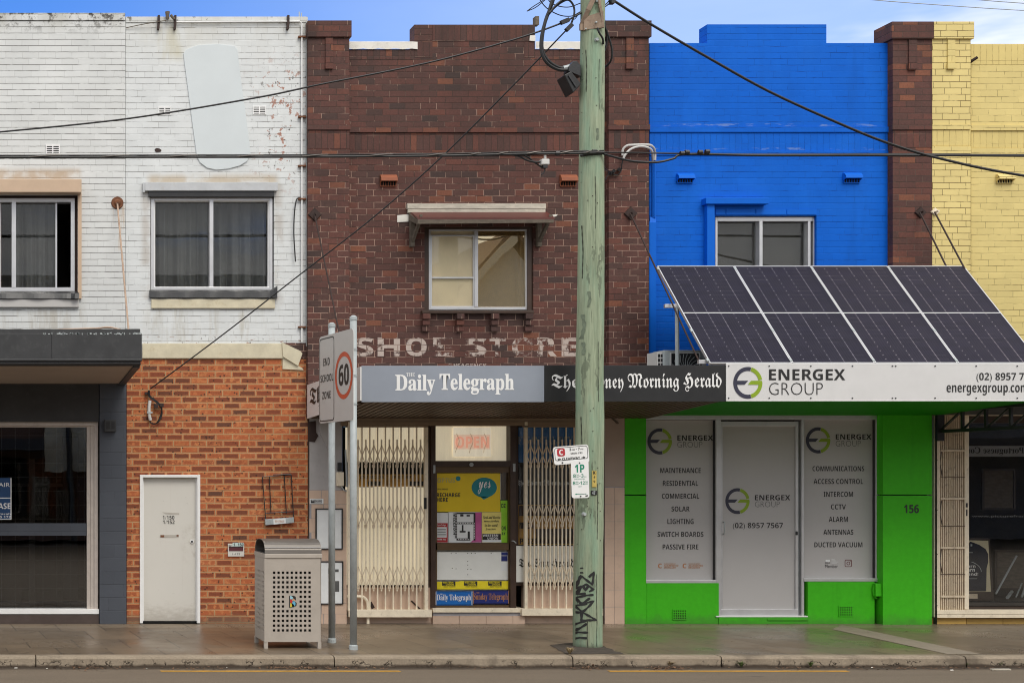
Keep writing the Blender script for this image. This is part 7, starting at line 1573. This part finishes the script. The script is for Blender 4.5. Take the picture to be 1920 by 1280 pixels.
g = G(1876, 1254.5, -.126); solo('timber_offcut', MB().box(g.x - .11, g.x + .11, g.y - .02, g.y + .02, -.128, -.112), M['timber_white'], 'short pale timber offcut lying in the gutter', 'timber', bev=.002)

# ================================================================== across the street (seen only as reflections)
h1 = thing('house', 'gabled house across the street reflected in the upstairs window', 'house', (17.7, -29, 0))
ys = -27
part('gable_wall', MB().prism([(13.4, 0), (22.0, 0), (22.0, 5.4), (17.7, 9.9), (13.4, 5.4)], -36, ys), plain('cream_weatherboard_house', (.74, .68, .56), .8), h1)
rf = MB()
for s_ in (-1, 1):
    a, b_ = Vector((17.7, 0, 10.25)), Vector((17.7 + s_ * 4.9, 0, 5.1)); o_ = Vector((0, 0, .22))
    rf.hull8([(a.x, -36, a.z), (a.x, ys + .5, a.z), (b_.x, ys + .5, b_.z), (b_.x, -36, b_.z)], [(a.x, -36, a.z + .22), (a.x, ys + .5, a.z + .22), (b_.x, ys + .5, b_.z + .22), (b_.x, -36, b_.z + .22)])
part('roof', rf, plain('brown_roof_tile', (.12, .075, .055), .8), h1); part('window', MB().box(15.6, 16.8, ys, ys + .08, 2.6, 4.6).box(18.6, 19.8, ys, ys + .08, 2.6, 4.6), M['glass_dark'], h1); part('bargeboard', MB().hull8([(17.7, ys + .5, 9.95), (17.7, ys + .62, 9.95), (12.8, ys + .62, 4.8), (12.8, ys + .5, 4.8)], [(17.7, ys + .5, 10.3), (17.7, ys + .62, 10.3), (12.8, ys + .62, 5.2), (12.8, ys + .5, 5.2)]), M['timber_white'], h1)
h2 = thing('shop_row', 'plain brick shop row across the street reflected in the lower windows', 'building', (4, -31, 0))  # unseen row, raised and moved closer to block low sky light under the awnings
part('wall', MB().box(-14, 12.6, -36, -25.5, 0, 8.3), plain('far_brick', (.16, .09, .06), .85), h2); part('parapet', MB().box(-14.1, 12.7, -25.8, -25.3, 8.3, 8.7), M['cream_band'], h2); part('awning', MB().box(-14, 1.7, -25.45, -23.0, 2.9, 3.3), M['charcoal'], h2); part('awning', MB().box(3.5, 12.6, -25.45, -23.0, 2.9, 3.3), M['charcoal'], h2); part('cream_bay', MB().box(1.8, 3.4, -25.5, -25.2, 2.3, 8.0), M['cream_band'], h2); part('downpipe', MB().tube([(2.75, -25.1, 0), (2.6, -25.1, 4.2), (2.35, -25.1, 8)], .09, 8), M['lead'], h2)
w2 = MB()
for k in range(6): w2.box(-13 + k * 4.3, -10 + k * 4.3, -25.5, -25.43, .5, 2.7)
part('window', w2, M['glass_dark'], h2)
h3 = thing('shop_row', 'grey rendered row across the street reflected in the yellow-shop window', 'building', (35, -31, 0))  # second unseen row, its height also set to cut low sky light
part('wall', MB().box(22.6, 55, -36, -25.5, 0, 7.6), plain('far_render', (.20, .19, .18), .85), h3); part('parapet', MB().box(22.5, 55.1, -25.8, -25.3, 7.6, 8.0), M['galv'], h3); part('awning', MB().box(22.6, 55, -25.45, -23.0, 2.9, 3.3), M['charcoal'], h3)
